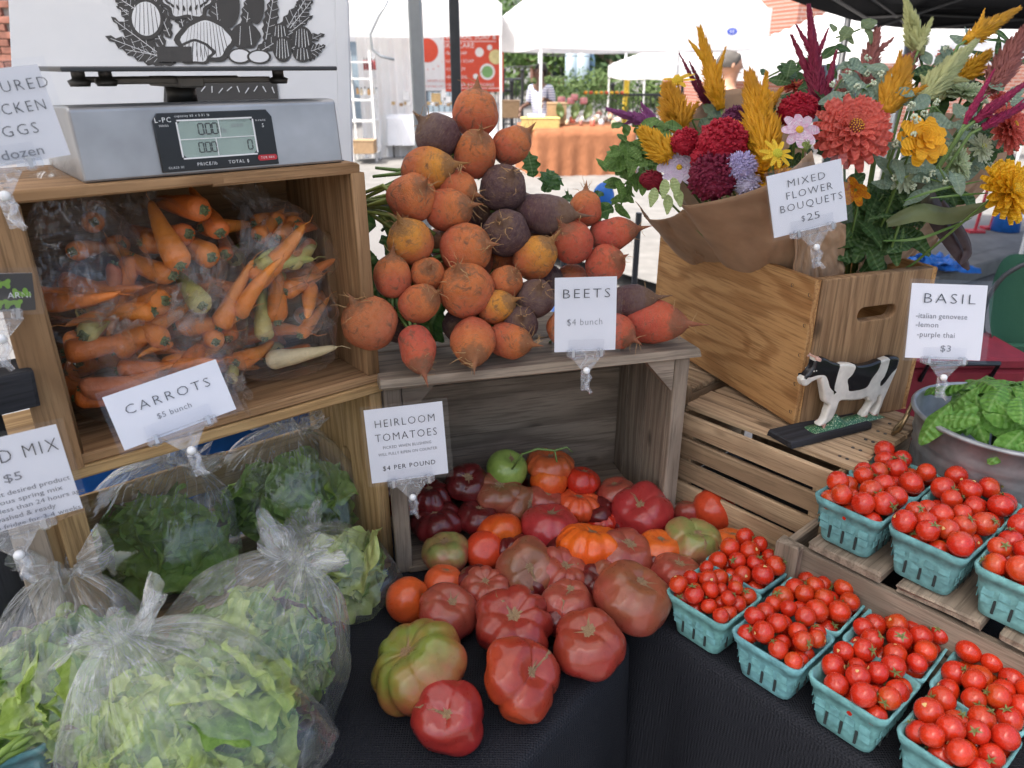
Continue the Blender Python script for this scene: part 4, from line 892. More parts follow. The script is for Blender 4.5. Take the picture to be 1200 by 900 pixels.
heir = [  # px, py, width px, mesh, colour, up direction (right, up, to viewer), label, squash override
 (502, 583, 54, 0, MAR, (.1, .9, .4), 'dark maroon tomato at the inner left of the grey crate', 1),
 (548, 566, 50, 2, MAR, (.1, .6, .8), 'dark tomato beside the green one at the back of the crate', 1),
 (470, 588, 44, 2, MAR, (.1, .9, .4), 'dark tomato in the crate corner behind the HEIRLOOM sign', 1),
 (512, 611, 62, 0, MAR, (-.1, .9, .5), 'ribbed maroon tomato against the left crate wall', 1),
 (594, 549, 48, 'S0', GRN, (.3, .7, .5), 'bright green unripe tomato at the back of the crate', 1),
 (585, 577, 60, 1, BRP, (.1, .8, .6), 'brownish pink tomato with a corky seam touching the green one', 1),
 (611, 592, 52, 4, BRP, (.6, .3, .7), 'brownish pink lobe tomato in front of the seamed one', 1),
 (644, 545, 56, 3, ((.50, .09, .03), (.42, .10, .03)), (.1, .9, .3), 'orange red tomato with a green vine at the back wall', 1),
 (643, 563, 44, 'S0', ORG, (.1, .95, .2), 'smooth orange red tomato below the green vine', 1),
 (682, 563, 42, 5, RED, (.2, .95, .2), 'crimson tomato at the back right of the crate', 1),
 (560, 606, 48, 5, MAR, (.1, .9, .4), 'small maroon tomato in the middle of the crate heap', 1),
 (638, 586, 46, 5, PNK, (.3, .7, .6), 'pinkish tomato wedged between the brown and orange red ones', 1),
 (677, 592, 56, 3, ((.60, .07, .02), (.62, .10, .03)), (.1, .9, .35), 'ribbed orange red tomato with a brown stem scar in the crate', 1),
 (722, 578, 46, 5, PNK, (-.2, .9, .3), 'pink tomato at the right inner wall of the crate', 1),
 (752, 603, 74, 4, ((.37, .022, .026), (.33, .034, .03)), (-.2, .6, .7), 'large crimson tomato with a triangular crack by the crate post', 1),
 (706, 611, 44, 3, RED, (-.1, .95, .2), 'small red tomato left of the large crimson one', 1),
 (585, 624, 58, 5, ORG, (.1, -.9, .4), 'pale orange tomato with a pointed tip', 1),
 (568, 646, 46, 'S0', ((.62, .06, .02), (.60, .05, .02)), (-.2, -.3, -.9), 'small smooth bright red tomato in the middle of the heap', 1),
 (644, 618, 68, 5, ((.42, .03, .035), (.36, .04, .035)), (.1, .95, .3), 'wide crimson tomato in the middle of the crate mouth', 1),
 (523, 648, 56, 2, PGN, (-.1, .9, .4), 'green and pink tomato at the left edge of the crate mouth', 1),
 (693, 640, 76, 3, ((.72, .09, .012), (.70, .14, .015)), (.1, .95, .1), 'bright orange pleated tomato', 1),
 (618, 668, 72, 4, BRP, (.1, .35, .9), 'brownish pink tomato showing a star shaped crack to the front', 1),
 (658, 672, 64, 1, PNK, (.3, .8, .5), 'pinkish red tomato with a looped scar behind the star cracked one', 1),
 (732, 650, 64, 2, PNK, (.2, .7, .5), 'rose tomato to the right of the orange pleated one', 1),
 (716, 673, 52, 5, ((.34, .08, .05), (.24, .08, .04)), (.1, .9, .2), 'brown tomato half hidden under the orange pleated one', 1),
 (772, 645, 56, 5, ORG, (.1, .9, .3), 'orange tomato behind the brown and green one', 1),
 (814, 636, 68, 6, PGN, (.1, .8, .5), 'pink and olive tomato near the leftmost teal basket', 1),
 (838, 598, 52, 'S0', ((.60, .07, .025), (.55, .06, .02)), (.5, .4, .5), 'round orange red tomato outside the crate against the slats', 1),
 (806, 600, 36, 5, PNK, (0, 1, 0), 'small pink tomato behind the crate post', 1),
 (858, 640, 52, 5, ORG, (.1, .9, .1), 'orange tomato behind the leftmost teal basket', 1),
 (792, 674, 58, 2, PNK, (.2, .9, .4), 'rosy tomato pressed against the leftmost teal basket', 1),
 (478, 703, 52, 'S1', ((.62, .09, .025), (.60, .10, .02)), (.9, .3, .3), 'oval orange red tomato at the left end of the heap', 1),
 (520, 684, 44, 'S1', ((.62, .10, .03), (.60, .10, .03)), (.2, .9, .2), 'small orange tomato peeking over the left end of the heap', 1),
 (569, 690, 56, 0, PNK, (.0, .8, .6), 'rose ribbed tomato below the small bright red one', 1),
 (525, 717, 70, 5, PNK, (.3, .8, .6), 'rose tomato behind the big green shouldered one', 1),
 (601, 732, 94, 1, ((.26, .018, .016), (.27, .04, .022)), (.05, .75, .65), 'large crimson tomato split by a wide corky scar', 1),
 (666, 709, 70, 4, PNK, (.1, .95, .2), 'two lobed rose tomato behind the front row', 1),
 (742, 700, 92, 5, ((.31, .058, .038), (.23, .08, .035)), (.3, .8, .4), 'big brownish pink tomato at the right corner of the cloth', 1),
 (690, 756, 86, 2, ((.28, .026, .020), (.26, .045, .022)), (-.05, .85, .5), 'round rose tomato at the right of the front row', 1),
 (611, 794, 98, 6, ((.38, .055, .016), (.27, .03, .018)), (.5, .5, .6), 'red orange tomato with a long corky seam in the front row', 1),
 (490, 781, 116, 0, ((.33, .085, .035), (.17, .20, .035)), (-.45, .75, .4), 'largest tomato, pleated with green shoulders', 1),
 (527, 840, 88, 4, ((.26, .014, .016), (.28, .025, .018)), (-.05, .5, .85), 'crimson tomato with a smiling crack, nearest the front edge', 1),
]
for i, (px, py, wpx, mi, (c1, c2), up, lab, sq) in enumerate(heir):
    small = isinstance(mi, str)
    me, scm = HT_S[int(mi[1])] if small else HT[mi]
    if py >= 700:
        # resting on the cloth: height = vertical half size
        z = .756 + wpx * .5 * .82 * 1.0 / 870
        p = Zp(px, py, z); r = mpx(wpx, p) / 2; p = Zp(px, py, .755 + r * .80); r = mpx(wpx, p) / 2
    else:
        Yy = .965 + (705 - py) * .00118 + max(0, px - 560) * .00022 - (.05 if px > 735 and py > 620 else 0) - (.02 if px > 640 and py > 660 else 0)
        p = Yp(px, py, Yy); r = mpx(wpx, p) / 2
        if p.z < .755 + r * .8: p = Zp(px, py, .755 + r * .8)
    r *= 1.03
    d = sdirv(*up); rot = d.to_track_quat('Z', 'Y').to_matrix() @ Matrix.Rotation(R.uniform(0, 6.28), 3, 'Z')
    t = obj('heirloom_tomato', me, None, p, rot, r, c1, c2); obj('stem_scar', scm, t)
    tag(t, lab, 'tomato', 'heirloom tomatoes in and before the grey crate')
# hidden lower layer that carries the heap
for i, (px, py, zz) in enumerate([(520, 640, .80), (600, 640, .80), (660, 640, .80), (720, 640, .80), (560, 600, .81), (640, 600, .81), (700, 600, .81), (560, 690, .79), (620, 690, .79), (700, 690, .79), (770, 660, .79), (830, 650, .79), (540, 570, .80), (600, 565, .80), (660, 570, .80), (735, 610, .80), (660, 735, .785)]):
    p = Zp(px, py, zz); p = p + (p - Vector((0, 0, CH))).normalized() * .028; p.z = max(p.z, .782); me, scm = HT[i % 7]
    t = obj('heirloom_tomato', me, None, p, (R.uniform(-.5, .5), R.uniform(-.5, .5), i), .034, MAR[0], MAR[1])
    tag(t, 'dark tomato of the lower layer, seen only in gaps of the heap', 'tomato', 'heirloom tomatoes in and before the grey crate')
vine = empty('tomato_vine', Yp(644, 545, 1.14), None, 'green curling vine lying on the orange red tomato', 'vine')
vp = [Yp(*q, 1.115) - vine.location for q in [(600, 550), (612, 532), (630, 526), (650, 528), (664, 524), (671, 530)]]
obj('stem', MB().tube(vp, [.0016, .002, .0022, .002, .0016, .001], 6).tube([vp[3], vp[3] + Vector((.004, -.004, -.02))], .0016, 6).mesh('stem', M_STEM, True), vine)

# ================================================================== BEETS
def beet_mesh(seed, el, taper):
    rr = random.Random(seed); o = Vector((rr.uniform(0, 99), 0, 0)); mb = MB(); n = 26; prof = []
    for j in range(22):
        t = j / 21; a = PI * t * .93
        r = math.sin(a) ** (.92) * (1 - taper * t * .35); z = -math.cos(a) * el + (taper * .35 * t ** 3)
        prof.append((max(.03, r), z))
    ze = prof[-1][1]; prof[0] = (.02, prof[0][1] + .04)
    bend = rr.uniform(-.2, .2)
    for k in range(1, 8): prof.append((max(.012, prof[21][0] * (1 - k / 7.5) ** 1.3 * .8), ze + .07 * k * (1 + taper)))
    def fn(r, z, t):
        d = Vector((math.cos(t) * r, math.sin(t) * r, z)); k = 1 + .13 * noise.noise(d * 1.3 + o) + .03 * noise.noise(d * 4 + o) + .012 * noise.noise(d * 9 + o)
        return r * k, z
    mb.lathe(prof, n, fn=fn)
    mb.v = [(x + bend * max(0, z - el * .8) ** 1.5, y + .4 * bend * max(0, z - el * .8) ** 1.5, z) for x, y, z in mb.v]
    hr = MB(); top = Vector((bend * .2, 0, ze + .2))
    for k in range(9):
        a = rr.uniform(0, 6.28); p = Vector((0, 0, el * rr.uniform(.7, 1.0))) + Vector((math.cos(a), math.sin(a), 0)) * rr.uniform(.15, .45) * (.9); q = [p]
        if k < 4: q = [top * rr.uniform(.85, 1.1)]
        d = (Vector((math.cos(a), math.sin(a), rr.uniform(-.1, .8)))).normalized()
        for s_ in range(6): d = (d + Vector((rr.uniform(-.6, .6), rr.uniform(-.6, .6), rr.uniform(-.4, .5)))).normalized(); q.append(q[-1] + d * rr.uniform(.06, .15))
        hr.tube(q, [.022 - .0028 * s_ for s_ in range(7)], 4, False)
    return mb.mesh('beet', M_BEET, True), hr.mesh('root_hairs', M_ROOT)
BT = [beet_mesh(1, .98, .0), beet_mesh(2, 1.05, .3), beet_mesh(3, 1.2, .7), beet_mesh(4, .95, .1), beet_mesh(5, 1.1, .5), beet_mesh(6, 1.0, .2)]
OB = ((.54, .105, .042), (.62, .17, .04)); OB2 = ((.56, .13, .034), (.70, .28, .03)); OBR = ((.54, .075, .042), (.58, .10, .04)); PB = ((.085, .030, .038), (.13, .075, .07)); PB2 = ((.06, .022, .03), (.085, .04, .045))
beets = [
 (557, 133, 55, 0, OB, (.1, .9, .4), 'orange beet crowning the pile, root tip upward'),
 (513, 160, 52, 3, PB, (-.7, .6, .5), 'purple beet at the upper left of the pile'),
 (556, 181, 52, 1, OB, (.3, .6, .8), 'orange beet just below the topmost one'),
 (599, 171, 44, 1, OB, (.8, .6, .2), 'orange beet at the upper right of the pile'),
 (500, 199, 54, 4, OB2, (.95, .1, .3), 'tan orange beet lying sideways below the upper purple one'),
 (590, 221, 55, 0, PB2, (.3, .3, .8), 'dark purple beet in the upper middle of the pile'),
 (483, 232, 56, 3, OB, (.6, .3, .8), 'orange beet at the left shoulder of the pile'),
 (536, 222, 44, 5, OB, (.8, -.3, .3), 'orange beet half hidden behind the middle ones'),
 (525, 246, 52, 1, OB, (.9, .1, .5), 'orange beet with a fringe of white roots, middle left'),
 (636, 251, 54, 2, PB, (.95, -.1, .3), 'long grey purple beet pointing right'),
 (686, 245, 40, 5, OB, (.0, .97, .1), 'small orange beet standing upright at the right of the pile'),
 (593, 273, 56, 3, PB2, (-.2, .2, .9), 'purple beet in the very middle of the pile'),
 (481, 283, 54, 5, OB2, (-.3, .6, .8), 'golden orange beet at the left middle'),
 (546, 292, 60, 0, OB, (.9, .1, .5), 'large orange beet in the centre with brown cracks'),
 (716, 275, 44, 2, OBR, (.97, .2, .1), 'reddish beet at the far right pointing away from the pile'),
 (670, 284, 50, 5, OBR, (-.4, .5, .7), 'orange red beet left of the small reddish one'),
 (627, 303, 50, 1, OB2, (.6, .6, .5), 'yellow tipped orange beet right of the centre'),
 (709, 309, 46, 5, OBR, (.6, .1, .8), 'orange red beet above the price sign'),
 (460, 325, 46, 1, OB, (-.0, .95, .3), 'small orange beet with an upright tip on the left side'),
 (501, 321, 40, 5, OB, (.2, .2, .9), 'small orange beet between the left ones'),
 (546, 340, 64, 0, OB, (-.2, .6, .8), 'biggest orange beet, scabby crown facing forward'),
 (592, 331, 40, 5, OB, (.5, .4, .7), 'small orange beet right of the biggest one'),
 (491, 355, 47, 1, OB, (.8, .3, .6), 'orange beet with a white fringe, lower left'),
 (581, 360, 42, 1, OB2, (.8, .3, .5), 'small golden orange beet, lower middle'),
 (627, 350, 46, 3, PB, (.2, .4, .8), 'purple beet behind the left edge of the price sign'),
 (609, 379, 42, 3, PB2, (.1, .2, .9), 'purple beet low in the pile in shadow'),
 (433, 378, 64, 0, ((.52, .13, .05), (.55, .16, .05)), (-.4, .6, .6), 'orange beet hanging out at the far left of the crate'),
 (489, 408, 48, 2, OBR, (.3, -.9, .5), 'reddish orange beet hanging over the front left edge'),
 (554, 400, 56, 4, OB, (.1, -.7, .8), 'orange beet hanging over the front edge with a long root'),
 (597, 399, 46, 4, OB, (.95, -.2, .5), 'orange beet with a stringy tip beside the front one'),
 (737, 353, 44, 2, PB, (.95, .1, .2), 'purple beet behind the right edge of the price sign'),
 (763, 377, 58, 2, OBR, (.95, -.1, .4), 'long orange red beet at the right end of the crate'),
 (722, 388, 42, 1, OBR, (.8, -.4, .5), 'reddish beet peeking out below the price sign'),
 (664, 385, 46, 3, OB, (.1, .2, .9), 'orange beet hidden behind the price sign'),
]
stub = MB()
for k in range(5):
    a = 2 * PI * k / 5; stub.tube([(.18 * math.cos(a), .18 * math.sin(a), -.85), (.22 * math.cos(a), .22 * math.sin(a), -1.3), (.5 * math.cos(a), .5 * math.sin(a), -2.3)], [.11, .09, .07], 6)
STUB = stub.mesh('leaf_stalks', M_STEM, True)
def beet_y(px, py): return .985 + (410 - py) * .00078 + max(0, px - 470) * .00042
for (px, py, wpx, mi, (c1, c2), up, lab) in beets:
    me, hm = BT[mi]; p = Yp(px, py, beet_y(px, py)); r = mpx(wpx, p) / 2 * 1.02
    rot = sdirv(*up).to_track_quat('Z', 'Y').to_matrix() @ Matrix.Rotation(R.uniform(0, 6.28), 3, 'Z')
    t = obj('beet', me, None, p, rot, r, c1, c2); obj('root_hairs', hm, t)
    if R.random() < .5: obj('leaf_stalks', STUB, t)
    tag(t, lab, 'beet', 'beets piled on the grey crate')
for i, (px, py) in enumerate([(520, 330), (560, 250), (520, 285), (610, 245), (560, 305), (640, 330), (670, 330), (540, 380), (590, 300), (470, 380), (640, 280), (690, 340)]):
    p = Yp(px, py, beet_y(px, py) + .06); me, hm = BT[i % 6]
    tag(obj('beet', me, None, p, (i, i * 2, i * 3), .029, *(PB2 if i % 2 else OB)), 'beet of the inner layer buried under the pile', 'beet', 'beets piled on the grey crate')
# leafy tops behind the beets
def leaf_mesh(name, mat, l=1.0, wd=.5, curl=.3, ruffle=.0, fold=.15, nu=10, nv=6, seed=0, tip=1.0, lob=0, freq=9):
    o = Vector((seed * 7.3, 0, 0))
    def fn(u, v):
        s_ = (v - .5) * 2; ww = wd * (math.sin(PI * min(1, u ** tip * .98 + .01))) ** .75 * (1 + lob * math.sin(u * freq * 2.2 + seed)) + .012
        x = s_ * ww * .5; z = abs(s_) * fold * ww + curl * (-(u * u)) * l
        e = abs(s_) ** 2.2
        z += ruffle * e * math.sin(u * freq * PI + seed + s_) * (.5 + noise.noise(Vector((u * 5, s_, seed))))
        x += ruffle * .5 * e * math.cos(u * freq * PI * 1.3 + seed) * (1 if s_ > 0 else -1)
        z += .05 * noise.noise(Vector((u * 3, s_ * 2, seed)) + o)
        return (x, u * l, z)
    return MB().grid(fn, nu, nv).mesh(name, mat, True)
LV = [leaf_mesh('leaf', M_LEAF, 1, .55, .25, .05, seed=s_, freq=5) for s_ in range(3)]
BGL = [leaf_mesh('leaf', M_LEAF, 1, .62, .30, .13, .2, 18, 10, seed=s_ + 4, freq=5) for s_ in range(3)]
bg_ = empty('beet_greens', Yp(600, 260, 1.22), None, 'dark green beet leaves and stalks bunched behind the beets', 'beet greens')
rr = random.Random(3)
for (px, py, l, ang, c) in [(440, 265, .16, 1.3, 0), (425, 235, .12, 1.0, 0), (640, 225, .09, -.6, 1), (660, 235, .09, -1.0, 1), (625, 208, .08, .2, 1), (700, 232, .05, -.3, 1), (560, 210, .10, .1, 1), (470, 320, .12, 2.0, 0), (520, 350, .12, 2.6, 0), (600, 340, .12, 2.9, 0), (650, 345, .10, -2, 0), (440, 300, .14, 2.0, 0), (540, 200, .08, .1, 1), (480, 345, .1, 2.2, 0), (600, 320, .1, 2.2, 0), (500, 300, .1, 1.2, 0), (640, 225, .10, -.2, 1), (690, 255, .08, -1.2, 1)]:
    p = Yp(px, py, beet_y(px, py) + .07) - bg_.location
    q = (sdirv(0, 0, 1)).to_track_quat('Z', 'Y').to_matrix()
    obj('leaf', BGL[rr.randrange(3)], bg_, p, q @ Matrix.Rotation(ang, 3, 'Z') @ Matrix.Rotation(rr.uniform(-.9, .3), 3, 'X'), l * (.55 if c else .8), (.035, .10, .02) if c else (.03, .07, .02), (.07, .17, .04))
st_ = []
for k in range(26):
    x0 = 418 + k * 1.6; a = Yp(x0 + rr.uniform(-4, 4), 232 + k * 1.2 + rr.uniform(-8, 8), 1.13 + rr.uniform(0, .05)) - bg_.location; b = Yp(500 + rr.uniform(-25, 10), 236 + k * 6.5, 1.13) - bg_.location; m_ = (a + b) / 2 + Vector((0, 0, .012 + rr.uniform(0, .02)))
    obj('stalk', MB().tube([a, m_, b], [.0028, .0035, .004], 6).mesh('stalk', flat('yellow_green_stalk', (.19, .23, .05), .5) if k < 20 else M_STEM, True), bg_)

# ================================================================== BAGS of clear film
def bag_mesh(seed, rx, ry, L, neck=.055, flare=.05, wr=1.0, nu=64, nv=48, dome=False):
    """axis +Z runs from the bottom of the bag to the tied neck and the flared top"""
    rr = random.Random(seed); o = Vector((rr.uniform(0, 99), rr.uniform(0, 99), 0)); mb = MB(); T = L + flare
    np_ = rr.randrange(9, 14); ph = rr.uniform(0, 6)
    def fn(u, v):
        t = 2 * PI * v; s_ = u
        if s_ < .78:
            q = s_ / .78; z = -L * .5 + L * q; pr = (math.sin(PI * min(1, q * .92 + .03)) ** .55) if q < .55 else None
            if dome: pr = (1 - (1 - q / .16) ** 2.6) ** .5 * .93 + .02 if q < .16 else max(neck, .95 * (1 - ((q - .16) / .84) ** 3.0) ** .62 + neck * .6)
            if pr is None:
                k = (q - .55) / .45; base = math.sin(PI * (.55 * .92 + .03)) ** .55; k2 = k * k * (3 - 2 * k); pr = base * (1 - k2) + neck * k2
            pleat = max(0, (q - .5) / .5) if not dome else max(0, (q - .72) / .28) ** 1.5
        else:
            q = (s_ - .78) / .22; z = L * .5 + flare * q; pr = neck + ((.36 if dome else .62) * q ** .7); pleat = 1
        a = 1 + .30 * pleat * math.sin(np_ * t + ph + 3 * z / L) * (.35 + .65 * noise.noise(Vector((math.cos(t) * 2, math.sin(t) * 2, seed)) + o) ** 2 * 2) 
        d = Vector((math.cos(t), math.sin(t), z / L * 2))
        w_ = .08 * noise.noise(d * 1.4 + o) + .05 * (abs(noise.noise(d * 3.1 + o)) - .2) * wr + .022 * abs(noise.noise(d * 7 + o)) * wr
        zz = z + (.012 * noise.noise(d * 2.5 + o)) * (1 + 2 * (s_ > .78))
        if s_ > .78: zz -= .02 * q * abs(math.sin(t * 1.5 + ph)); 
        return Vector((rx * pr * a * math.cos(t), ry * pr * a * math.sin(t), zz)) * 1 + Vector((math.cos(t) * rx, math.sin(t) * ry, 0)) * w_ * (min(1, pr * 1.6))
    mb.grid(fn, nv, nu)
    # close the bottom
    return mb
def put_bag(name, c, rx, ry, L, axis, seed, label, group, neck=.07, flare=.05, floor=None, roll=0, wr=1.0, cat='bag', tie=True, mat=None):
    mat = mat or M_FILM
    q = Vector(axis).normalized().to_track_quat('Z', 'Y').to_matrix() @ Matrix.Rotation(roll, 3, 'Z')
    mb = bag_mesh(seed, rx, ry, L, neck, flare, wr, dome=mat in (M_FILM2, M_FILM3))
    if floor is not None:
        nv_ = []
        for v in mb.v:
            w_ = q @ Vector(v) + Vector(c)
            if w_.z < floor: w_.z = floor + (w_.z - floor) * .06
            nv_.append(tuple(q.transposed() @ (w_ - Vector(c))))
        mb.v = nv_
    b = empty(name, c, q, label, cat, group)
    obj('bag_film', mb.mesh('bag_film', mat, True), b)
    if tie:
        k = MB().lathe([(.0001, -.006), (.7, -.004), (1, 0), (.7, .004), (.0001, .006)], 12, fn=lambda r, z, t: (r * neck * rx * 1.25 * (1 + .2 * math.sin(3 * t)), z))
        obj('knot', k.mesh('knot', mat, True), b, (0, 0, L * .5))
    return b, q
# ---- lettuce
LT = [leaf_mesh('leaf', M_LETT, 1, .78, .30, .075, .12, 36, 18, seed=s_, tip=1.4, lob=.045, freq=6 + s_) for s_ in range(4)] + [leaf_mesh('leaf', M_LETT, 1, .5, .2, .05, .2, 14, 10, seed=9, tip=1.1, freq=4)]
def lettuce(c, q, rx, ry, L, n, seed, label, cols, floor, shade=None):
    rr = random.Random(seed); e = empty('salad_mix', c, None, label, 'lettuce', 'salad greens in the bags'); view = (Vector((0, 0, CH)) - Vector(c)).normalized()
    for i in range(n):
        while True:
            d = Vector((rr.gauss(0, 1), rr.gauss(0, 1), rr.gauss(0, 1))).normalized()
            w_ = q @ Vector((d.x, d.y, d.z))
            if w_.dot(view) > -.25: break
        rad = rr.uniform(.45, .78); p = q @ Vector((d.x * rx * rad, d.y * ry * rad, d.z * L * .44 * rad - L * .07))
        l = rr.uniform(.085, .14); up = (w_ + Vector((rr.uniform(-.5, .5), rr.uniform(-.5, .5), rr.uniform(-.3, .5)))).normalized()
        rot = up.to_track_quat('Z', 'Y').to_matrix() @ Matrix.Rotation(rr.uniform(0, 6.28), 3, 'Z'); p = p - rot @ Vector((0, l * .5, 0))
        if (p + Vector(c)).z < floor + .01: p.z = floor + .012 - c[2] + rr.uniform(0, .01)
        tipp = p + rot @ Vector((0, l, 0)) + Vector(c)
        if tipp.z < floor + .006: continue
        k = rr.random(); c1, c2 = cols[0] if k < .56 else cols[1] if k < .95 else cols[2]
        mi = rr.randrange(4) if rr.random() < .8 else 4
        obj('leaf', LT[mi], e, p, rot, (l, l, l), c1, c2)
    return e
LC = [((.34, .48, .07), (.56, .68, .20)), ((.12, .25, .03), (.28, .44, .09)), ((.12, .03, .045), (.20, .08, .07))]
LCP = [((.50, .60, .16), (.64, .72, .30)), ((.26, .42, .07), (.36, .50, .12)), ((.08, .16, .03), (.16, .26, .05))]
LCD = [((.22, .40, .06), (.38, .56, .12)), ((.36, .54, .10), (.30, .45, .09)), ((.03, .09, .02), (.06, .14, .03))]
bags = [  # px, py, z, half widths px, length px, neck direction (screen), cols, n
 (186, 632, .845, 88, 66, 185, (.25, .97, .0), LCD, 46, 'lettuce bag with its open top against the back of the lower crate', 'dark and bright green lettuce in the bag at the back left', .758),
 (338, 580, .855, 82, 60, 160, (.05, .98, .1), LCD, 40, 'lettuce bag standing in the right part of the lower pine crate', 'curly green lettuce in the bag inside the pine crate', .772),
 (388, 672, .800, 62, 50, 120, (-.4, .8, .3), LCP, 36, 'small lettuce bag squeezed between the big bag and the tomatoes', 'pale romaine leaves in the small bag next to the tomatoes', .757),
 (300, 765, .850, 100, 76, 235, (.38, .9, .0), LC, 76, 'large lettuce bag in the middle with its knot at upper right', 'mixed pale lettuce in the large middle bag', .757),
 (92, 790, .860, 92, 70, 235, (-.12, .98, .05), LC, 60, 'lettuce bag at the left edge with a star of pleats at its knot', 'green lettuce in the bag at the left edge', .757),
 (212, 858, .870, 132, 88, 260, (-.48, .85, .1), LC, 90, 'nearest lettuce bag, bulging at the bottom edge', 'frilly lettuce with a purple leaf in the nearest bag', .757),
]
for i, (px, py, z, wx, wy, Lp, nd, cols, n, lab, lab2, fl) in enumerate(bags):
    c = Zp(px, py, z); s_ = mpx(1, c); rx = wx * s_ * 1.14; ry = wy * s_ * 1.05; L = Lp * s_ * 1.02; n = int(n * 1.15)
    ax = sdirv(*nd); 
    q0 = ax.to_track_quat('Z', 'Y').to_matrix()
    # roll the wide side towards the viewer
    best = 0; bv_ = -1
    for k in range(24):
        r_ = PI * k / 24; xx = (q0 @ Matrix.Rotation(r_, 3, 'Z')) @ Vector((1, 0, 0)); val = abs(xx.dot(RIGHT))
        if val > bv_: bv_ = val; best = r_
    b, q = put_bag('lettuce_bag', c, rx, ry, L, ax, 60 + i, lab, 'lettuce bags at lower left', .13, .034, fl, best, wr=.45, mat=M_FILM2)
    lettuce(c, q, rx, ry, L * .92, n, 80 + i, lab2, cols, fl)
# ---- carrots
def carrot_mesh(seed, L=1.0, fat=.13, bent=.1):
    rr = random.Random(seed); mb = MB(); n = 16; prof = [(.004, .0)]; o = Vector((seed * 3.1, 0, 0))
    for j in range(24):
        t = j / 23; r = fat * (min(1, (t * 9 + .35)) ** .5) * (1 - t) ** .42 * (1 - .25 * t); prof.append((max(.003, r), t * L))
    def fn(r, z, t):
        k = 1 + .10 * noise.noise(Vector((math.cos(t), math.sin(t), z * 5)) + o) + .03 * noise.noise(Vector((math.cos(t), math.sin(t), z * 40)) + o); return r * k, z
    mb.lathe(prof, n, fn=fn); mb.v = [(x + bent * math.sin(z * 2.6) , y + bent * .4 * z * z, z) for x, y, z in mb.v]
    mb.tube([mb.v[-1], Vector(mb.v[-1]) + Vector((.03, 0, .07)), Vector(mb.v[-1]) + Vector((.02, .05, .18))], [.008, .005, .003], 5)
    cr = MB().lathe([(.0001, -.020), (.045, -.022), (.062, -.006), (.075, .006)], 10, fn=lambda r, z, t: (r * (1 + .2 * math.sin(4 * t)), z))
    for k in range(5): a = k * 1.25; cr.tube([(.03 * math.cos(a), .03 * math.sin(a), 0), (.04 * math.cos(a), .04 * math.sin(a), -.05)], [.016, .012], 5)
    return mb.mesh('carrot', M_CARROT, True), cr.mesh('carrot_crown', flat('carrot_crown_green', (.13, .15, .06), .7, var=.3), True)
CR = [carrot_mesh(1), carrot_mesh(2, 1, .15, -.12), carrot_mesh(3, 1, .11, .16), carrot_mesh(4, 1, .17, .05), carrot_mesh(5, 1, .13, -.05)]
OC = ((.74, .19, .02), (.78, .25, .03)); OC2 = ((.66, .14, .018), (.70, .19, .028)); YC = ((.58, .43, .15), (.46, .46, .12)); WC = ((.66, .52, .30), (.62, .50, .28)); RC = ((.50, .13, .05), (.58, .2, .07))
crn = Vector((e1.y, -e1.x, 0))
def cpl(px, py, dep): return PLp(px, py, (BL + e2 * dep), -e2)
